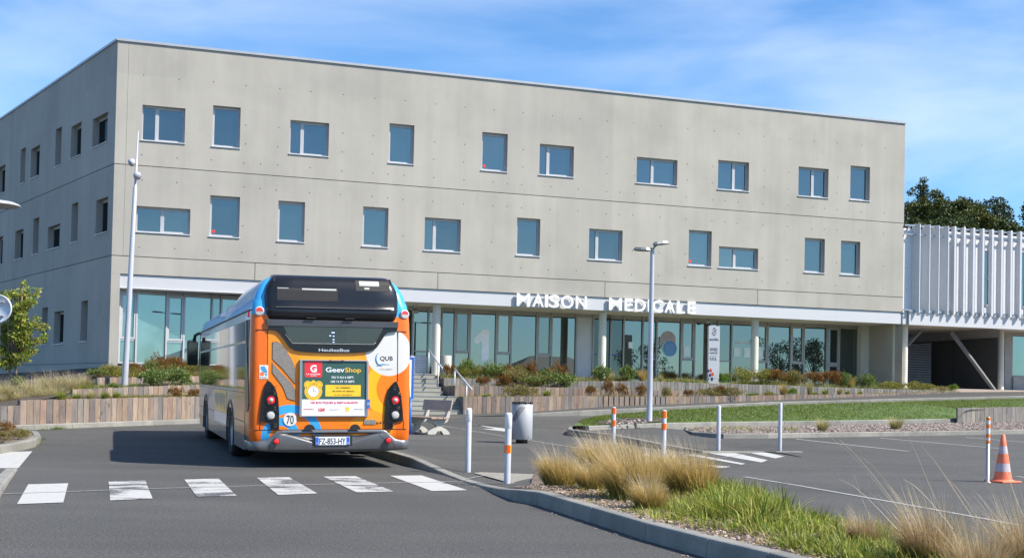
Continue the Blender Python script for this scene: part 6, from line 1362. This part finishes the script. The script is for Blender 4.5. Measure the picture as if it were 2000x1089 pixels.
cover('ground_cover', [(1080, 964), (1262, 1016), (1500, 1070), (1420, 1035), (1260, 995), (1120, 962)], 230, 12, .075, .010, [GG, LY], seed=59)
cover('weeds', [(1060, 958), (1110, 962), (1230, 990), (1300, 1010), (1290, 985), (1150, 955)], 60, 12, .07, .007, [GG, GO], seed=8)
cover('weeds', [(1080, 950), (1380, 985), (1300, 1000), (1120, 965)], 80, 14, .14, .006, [GO, GS], seed=18)
def chips(name, poly, n, size, mats, hh, seed, flat=.35):
    r = random.Random(seed); vs = []; fs = []; mi = []
    for p in scatter(poly, n, r, hh):
        s = size*r.uniform(.4, 1.3); a = r.uniform(0, 6.28); e = Vector((math.cos(a), math.sin(a), r.uniform(-.2, .2)))*s; f = Vector((-math.sin(a), math.cos(a), r.uniform(-.3, .3)))*s*r.uniform(.25, .6); u = Vector((0, 0, s*flat)); o = len(vs)
        p = p+Vector((0, 0, s*flat*.3)); vs += [p-e-f, p+e-f*.6, p+e*.8+f, p-e*.7+f, p-e*.7-f*.7+u, p+e*.7-f*.4+u, p+e*.5+f*.7+u, p-e*.5+f*.7+u]
        fs += [(o+4, o+5, o+6, o+7), (o, o+1, o+5, o+4), (o+1, o+2, o+6, o+5), (o+2, o+3, o+7, o+6), (o+3, o, o+4, o+7)]; mi += [0]*5
    o = bpy.data.objects.new(name, mesh_of(name, vs, fs, mats, mi)); COL.objects.link(o); return tag(o, kind='stuff')
def islandmat(name, cols):
    m, nt, b, out = newmat(name); g = N(nt, 'ShaderNodeNewGeometry'); c = ramp(nt, g.outputs['Random Per Island'], [((i+.5)/len(cols), k) for i, k in enumerate(cols)]); nt.links.new(c, b.inputs['Base Color']); b.inputs['Roughness'].default_value = .9; return m
M_chip = islandmat('bark_chips', [(.16, .10, .07), (.36, .26, .18), (.22, .15, .11), (.48, .38, .28), (.12, .09, .08), (.30, .24, .20)])
M_peb = islandmat('pebbles', [(.30, .24, .20), (.24, .175, .145), (.36, .31, .27), (.19, .145, .12), (.28, .21, .19), (.44, .39, .35), (.17, .15, .14)])
chips('bark_chips', [(1000, 950), (1060, 955), (1262, 1016), (1500, 1072), (1640, 1105), (1760, 1100), (1690, 1036), (1500, 995), (1300, 925), (1150, 925), (1060, 945)], 5200, .022, [M_chip], .145, 21)
chips('pebbles', [(1345, 841), (1413, 845), (1676, 842), (1850, 840), (2080, 837), (2080, 824.5), (1870, 825.5), (1579, 830.5), (1400, 832.5), (1345, 836)], 12000, .036, [M_peb], .13, 22, .5)
chips('pebbles', [(1416, 848.5), (1500, 850), (1500, 853), (1440, 855)], 60, .06, [islandmat('pale_debris', [(.55, .5, .42), (.7, .62, .52), (.4, .32, .26)])], .0, 23, .4)
chips('pebbles', [(1180, 826), (1200, 818), (1262, 820), (1262, 826.5), (1200, 829)], 170, .055, [M_peb], .30, 24, .5)
chips('grit', [(860, 922), (960, 945), (1000, 960), (900, 948)], 260, .006, [M_peb], .002, 25, .5)
chips('grit', [(950, 955), (1262, 1050), (1383, 1089), (1340, 1089), (1150, 1030)], 60, .012, [M_peb], .002, 26, .3)
cover('bed_weeds', [(1350, 840), (1360, 834), (1440, 834), (1500, 836), (1500, 843), (1413, 844)], 150, 12, .14, .012, [GG, LY], seed=31, lean=.9)
cover('bed_weeds', [(1530, 838), (1560, 836), (1572, 840), (1555, 843), (1535, 842)], 34, 12, .18, .012, [GG, LY], seed=32)
bed([('tuft', 1606, 58, 24), ('tuft', 1750, 56, 24)], lambda px: gp(px, 841-(px-1606)*.02, .13), 'in the gravel bed behind the parking bays', 'grasses in the gravel bed')
# bare earth patch and lawn blades
m = MB(); m.poly([(p.x, p.y, p.z+.02) for p in [gp(1160, 829.5, .27), gp(1200, 828, .27), gp(1290, 824.5, .27), gp(1300, 819, .3), gp(1260, 816, .33), gp(1200, 818, .33), gp(1170, 824, .3)]]); tag(m.build('bare_earth', M_soil), kind='structure')
r = random.Random(50); vs = []; fs = []; mi = []
for i in range(52000):
    t = r.random()**.75; k = r.uniform(0, 1)
    L0_ = LN; j = k*(len(LN)-1); a_ = LN[int(j)].lerp(LN[min(len(LN)-1, int(j)+1)], j-int(j))
    xn = r.uniform(LN[0].x, RWt[2].x); 
    def at(P, x):
        for u, v in zip(P, P[1:]):
            if u.x <= x <= v.x: return u.lerp(v, (x-u.x)/(v.x-u.x))
        return P[-1] if x > P[-1].x else P[0]
    A_ = at(LN if xn < LN[-1].x else LN2, xn); B_ = at(LF, xn)
    f = t if r.random() < .6 else r.random(); p = A_.lerp(B_, f)
    h = r.uniform(.03, .085); a = r.uniform(0, 6.28); d = Vector((math.cos(a), math.sin(a), 0)); o = len(vs); s = Vector((.006, 0, 0)); vs += [p-s, p+s, p+d*h*.5+Vector((0, 0, h))]; fs.append((o, o+1, o+2)); mi.append(0)
for i in range(260):
    xn = r.uniform(LN[0].x+2, LN[-1].x); p = at(LN, xn).lerp(at(LF, xn), r.random())+Vector((0, 0, .06)); o = len(vs); s = .009; vs += [p+Vector((-s, 0, 0)), p+Vector((s, 0, 0)), p+Vector((s, 0, s*1.4)), p+Vector((-s, 0, s*1.4))]; fs.append((o, o+1, o+2, o+3)); mi.append(1)
o = bpy.data.objects.new('lawn_grass', mesh_of('lawn_grass', vs, fs, [GT_, pm('daisy_white', (.7, .7, .6), .7)], mi)); COL.objects.link(o); tag(o, kind='stuff')
# weeds along kerbs
def weedline(P, n, seed, h=.07):
    r = random.Random(seed); vs = []; fs = []; mi = []
    for k in range(n):
        j = r.random()*(len(P)-1); p = P[int(j)].lerp(P[int(j)+1], j-int(j))+Vector((r.uniform(-.05, .05), r.uniform(-.08, 0), 0)); v0 = len(vs); blades(vs, fs, mi, r, 9, .05, h*r.uniform(.5, 1.5), 1.2, .008, segs=2)
        for i in range(v0, len(vs)): vs[i] = vs[i]+p
    o = bpy.data.objects.new('kerb_weeds', mesh_of('kerb_weeds', vs, fs, [LG], mi)); COL.objects.link(o); tag(o, kind='stuff')
weedline([gp(x, y) for x, y in ((78, 839.5), (92, 838.3))], 14, 1); weedline([gp(x, y) for x, y in ((98, 838.2), (125, 837))], 40, 2, .12); weedline([gp(x, y) for x, y in ((130, 837), (180, 835), (390, 827))], 40, 3, .04)
weedline([gp(x, y) for x, y in ((0, 880), (45, 875.5), (72, 869), (82, 855))], 70, 4, .10); weedline([gp(x, y) for x, y in ((1065, 811), (1150, 806))], 14, 5, .12)
# planter bush at the left edge
for px, py, w, k, l in ((0, 866, 66, 'mix', 'mottled reddish bush in the kerbed corner at the left edge'), (32, 858, 56, 'mix', 'mottled bush behind the rounded planter kerb'), (-40, 868, 60, 'rust', 'rust-red bush at the very left edge'), (50, 853, 36, 'yel', 'yellow-green tip of planting nearest the rounded kerb end'), (10, 848, 60, 'rust', 'rust-red bush at the back of the left planter')):
    p = gp(px, py, .13); sc = p.y/F; o = bpy.data.objects.new('planter_bush', SH[k][rv.randrange(2)]); COL.objects.link(o); o.location = p; o.scale = (w*sc/1.15, w*sc/1.15, w*sc*.85); o.rotation_euler = (0, 0, px); tag(o, l, 'bush', 'bushes in the left planter')
# ---- trees
M_bark = pm('grey_bark', (.22, .17, .13), .9, var=.25, scale=12, bmp=.5, bscale=40); M_barkd = pm('dark_bark', (.06, .045, .035), .95, var=.3, scale=6)
def tree(name, base, stems, clumps, leafm, leaf, per, label, cat='tree', bark=None, group=None, up=.1, spread=.5):
    """stems: lists of (point, radius); clumps: (centre, radius) in metres from base"""
    t = thing(name, label, cat, base, group=group); m = MB()
    for P in stems: m.tube([p for p, r in P], [r for p, r in P], 8)
    m.build('trunk', bark or M_bark, t); r = random.Random(len(clumps)*7+int(base[0]*10)); vs = []; fs = []
    for c, R2 in clumps:
        for i in range(int(per*(R2/.5)**2)):
            d = rdir(r); rad = R2*(r.random()**.45); p = Vector(c)+Vector((d.x*rad, d.y*rad, d.z*rad*.75)); dd = (d*.6+rdir(r)+Vector((0, 0, -up))).normalized(); leaf_quad(vs, fs, p, dd, rdir(r), leaf*r.uniform(.6, 1.3), leaf*r.uniform(.4, .65))
    c = bpy.data.objects.new('crown', mesh_of('crown', vs, fs, [leafm])); COL.objects.link(c); c.parent = t; return t
LT = leafmat('young_tree_leaves', [(.13, .22, .02), (.25, .34, .04), (.36, .40, .06), (.46, .45, .10), (.09, .16, .02), (.36, .28, .07)], .4)
Yt = 36.3; tb_ = atY(26, 775, Yt); tl = lambda x, y, dy=0: atY(x, y, Yt+dy)-tb_
stems = [[(tl(26, 778), .05), (tl(20, 735), .045), (tl(18, 700), .035), (tl(16, 640), .02), (tl(12, 590), .01)], [(tl(34, 778, .2), .045), (tl(31, 730, .2), .04), (tl(30, 690), .035), (tl(36, 640), .028), (tl(42, 600), .02), (tl(46, 548), .007)]]
r = random.Random(5); cl_ = []
for x, y, rad in [(46, 552, 6), (47, 562, 8), (50, 574, 9), (44, 586, 11), (20, 572, 8), (28, 578, 10), (36, 572, 9), (14, 580, 8), (6, 575, 8), (73, 566, 5), (68, 576, 7), (62, 588, 9), (54, 592, 12), (40, 600, 14), (28, 606, 14), (30, 622, 14), (42, 616, 12), (12, 612, 12), (38, 634, 15), (22, 640, 16), (8, 640, 14), (52, 634, 12), (64, 638, 9), (71, 620, 6), (74, 634, 8), (86, 635, 6), (92, 637, 4), (78, 640, 7), (50, 650, 14), (32, 656, 16), (14, 660, 16), (0, 655, 14), (62, 668, 10), (74, 665, 8), (84, 661, 7), (88, 655, 5), (46, 668, 14), (22, 676, 15), (6, 680, 14), (36, 684, 14), (54, 686, 12), (64, 684, 8), (20, 696, 14), (4, 702, 13), (36, 700, 12), (50, 698, 10), (10, 712, 10), (-14, 640, 18), (-16, 680, 18), (-10, 600, 14), (24, 712, 9)]:
    cl_.append((tl(x, y, r.uniform(-.35, .35)), rad*Yt/F*1.05))
for c, R2 in cl_[::2]: stems.append([(tl(30, 700).lerp(Vector(c), .1), .018), (tl(32, 655).lerp(Vector(c), .55), .010), (Vector(c), .004)])
tree('young_tree', tb_, stems, cl_, LT, .10, 800, 'young broadleaved tree with yellow-green leaves in front of the shaded wall')
r = random.Random(9); p = atY(34, 765, 36.0); o = bpy.data.objects.new('green_shrub', SH['mid'][0]); COL.objects.link(o); o.location = p; o.scale = (.45, .45, 1.0); tag(o, 'small green sucker growth at the foot of the young tree', 'shrub')
# wooded rise beyond the wing
LD = leafmat('dark_wood_leaves', [(.026, .046, .010), (.042, .068, .013), (.065, .095, .018), (.085, .10, .02), (.036, .058, .014)], .15)
LD2 = leafmat('olive_wood_leaves', [(.050, .075, .012), (.09, .115, .018), (.12, .12, .022), (.065, .07, .014)], .15)
LD3 = leafmat('grey_green_leaves', [(.05, .075, .035), (.08, .11, .05), (.035, .05, .022)], .15)
def bigtree(px, ytop, wpx, Y, mat, label, seed, kind='round', nl=1.0, ybot=470):
    r = random.Random(seed); b = atY(px, 700, Y); b.z = 6.0; sc = Y/F; top = atY(px, ytop, Y).z-b.z; W = wpx*sc/2; zb = atY(px, ybot, Y).z-b.z; cl = []
    for k in range(int((34 if kind == 'round' else 30)*nl)):
        f = r.random()
        if kind == 'cone': z = zb+(top-zb)*f; w = W*(1-f)**.8; a = r.uniform(0, 6.28); q = r.uniform(.2, 1)*w; cl.append((Vector((math.cos(a)*q, math.sin(a)*q, z)), max(.35, W*.22*(1.1-f))))
        else:
            d = rdir(r); q = r.uniform(.55, 1); cz = (top+zb)/2; H2 = (top-zb)/2; cl.append((Vector((d.x*W*q*.8, d.y*W*q*.8, cz+d.z*H2*q*.82)), W*r.uniform(.20, .36)))
    st = [[(Vector((0, 0, -2)), .35), (Vector((0, 0, top*.5)), .22), (Vector((r.uniform(-.4, .4), 0, top*.9)), .06)]]
    for c, R2 in cl[::2]: st.append([(Vector((0, 0, min(c.z*.8, top*.7))), .10), (Vector(c)*.6+Vector((0, 0, c.z*.35)), .06), (Vector(c), .02)])
    tree('wood_tree', b, st, cl, mat, .26, 105, label, bark=M_barkd, group='trees on the wooded rise behind the wing')
bigtree(1797, 345, 60, 118, LD, 'dark conifer-topped tree standing highest, next to the concrete building', 1, 'cone', 1.3)
bigtree(1776, 362, 60, 122, LD3, 'pale green tree partly behind the concrete building', 2)
bigtree(1815, 368, 100, 114, LD2, 'broad olive-green tree below the tall conifer', 3, nl=1.4)
bigtree(1838, 392, 60, 110, LD, 'dark tree right of the tall conifer', 4)
bigtree(1872, 384, 90, 112, LD2, 'brownish broad-crowned tree in the middle of the wood', 5, nl=1.3)
bigtree(1900, 378, 60, 119, LD, 'dark tree with a thin spire behind the middle of the wood', 6, nl=.9)
bigtree(1905, 402, 90, 108, LD2, 'olive tree with gaps of sky, right of the middle', 7)
bigtree(1940, 378, 66, 118, LD3, 'loose grey-green tree right of the middle', 8, nl=1.0)
bigtree(1962, 402, 50, 121, LD3, 'thin-leaved tree showing sky between its branches', 9, nl=.7)
bigtree(1925, 425, 80, 110, LD, 'low dark tree just above the fins', 10)
bigtree(1860, 425, 110, 106, LD, 'low dark tree above the widest fins', 11)
bigtree(1795, 420, 90, 106, LD, 'low dark tree beside the concrete building', 12)
bigtree(1975, 432, 60, 108, LD, 'low dark tree near the right picture edge', 13)
bigtree(2006, 388, 50, 112, LD3, 'dark sparse tree cut by the right picture edge', 14, nl=.9)
m = MB(); m.poly([(25, 85, 0), (140, 85, 0), (140, 130, 14), (25, 130, 14)]); m.poly([(25, 130, 14), (140, 130, 14), (140, 260, 18), (25, 260, 18)]); tag(m.build('hillside', pm('wood_floor', (.04, .045, .015), .95, var=.3)), kind='structure')
# ================================================================ WHAT THE GLASS REFLECTS (behind the photographer)
gA = MB1 @ Vector((0, GD, 0)); gN = n1
def mirror(p): return p-gN*2*(p-gA).dot(gN)
LB = leafmat('far_tree_leaves', [(.04, .06, .015), (.07, .09, .02), (.10, .12, .03)], .2)
def backtree(px, Y, hgt, wid, label, seed):
    r = random.Random(seed); b = mirror(atY(px, 770, Y)); b.z = 0
    cl = [(Vector((r.gauss(0, wid*.3), r.gauss(0, wid*.3), hgt*r.uniform(.35, .95))), wid*r.uniform(.12, .2)) for _ in range(16)]
    tree('car_park_tree', b, [[(Vector((0, 0, 0)), .09), (Vector((0, 0, hgt*.9)), .02)]]+[[(Vector((0, 0, c.z*.6)), .03), (c, .01)] for c, _ in cl], cl, LB, .16, 120, label, group='young trees in the car park behind the viewer')
backtree(1522, 92, 6.2, 4.0, 'young tree mirrored in the glazing right of the third column', 1); backtree(1588, 90, 6.6, 3.6, 'young tree mirrored in the glazing near the right end', 2); backtree(1275, 88, 5.5, 3.4, 'young tree mirrored beside the round films', 3)
b = mirror(atY(1072, 770, 135)); b.z = 0; hs = thing('hip_roofed_house', 'low house with a dark hipped roof, seen only mirrored in the glazing', 'house', b, rz=math.atan2(d1.y, d1.x))
m = MB(); m.box(-6, 6, -4, 4, 0, 3.2); m.build('wall', pm('house_render', (.10, .09, .08), .9), hs); m = MB(); m.add([(-6.6, -4.6, 3.2), (6.6, -4.6, 3.2), (6.6, 4.6, 3.2), (-6.6, 4.6, 3.2), (-2.2, 0, 5.6), (2.2, 0, 5.6)], [(0, 1, 5, 4), (1, 2, 5), (2, 3, 4, 5), (3, 0, 4), (3, 2, 1, 0)]); m.build('roof', pm('slate_roof', (.05, .05, .055), .6), hs)
m = MB(); r = random.Random(3); P = [(x, -150-20*math.sin(x*.02)) for x in range(-260, 300, 8)]
hh = [3.2+2.2*noise.noise(Vector((x*.02, 0, 0)))+1.2*noise.noise(Vector((x*.11, 3, 0))) for x, _ in P]
m.add([(x, y, -1) for x, y in P]+[(x, y, h) for (x, y), h in zip(P, hh)]+[(x, y-60, h+1) for (x, y), h in zip(P, hh)], [(i, i+1, len(P)+i+1, len(P)+i) for i in range(len(P)-1)]+[(len(P)+i, len(P)+i+1, 2*len(P)+i+1, 2*len(P)+i) for i in range(len(P)-1)])
tag(m.build('hills', pm('far_hedges', (.045, .06, .035), .95, var=.3, scale=.1)), kind='structure')
aA = MB1 @ PA(0, .05, 0); aB = MB1 @ PA(1, .05, 0); tA = aB-aA; nA = Vector((tA.y, -tA.x, 0)).normalized(); mirA = lambda p: p-nA*2*(p-aA).dot(nA)
Yl = 88; b = mirA(atY(322, 770, Yl)); ztop = atY(323, 611, Yl).z; b.z = 0
lp2 = thing('street_lamp', 'double-armed street lamp mirrored in the left glazing', 'street lamp', b); m = MB(); m.lathe([(.09, 0), (.06, ztop)], seg=12); m.build('pole', M_black, lp2)
m = MB(); m.box(-1.0, 1.0, -.03, .03, ztop-.03, ztop+.02); m.rbox(-1.35, -.6, -.14, .14, ztop-.03, ztop+.06, .02); m.rbox(.6, 1.35, -.14, .14, ztop-.03, ztop+.06, .02); m.build('lamp_head', M_black, lp2)
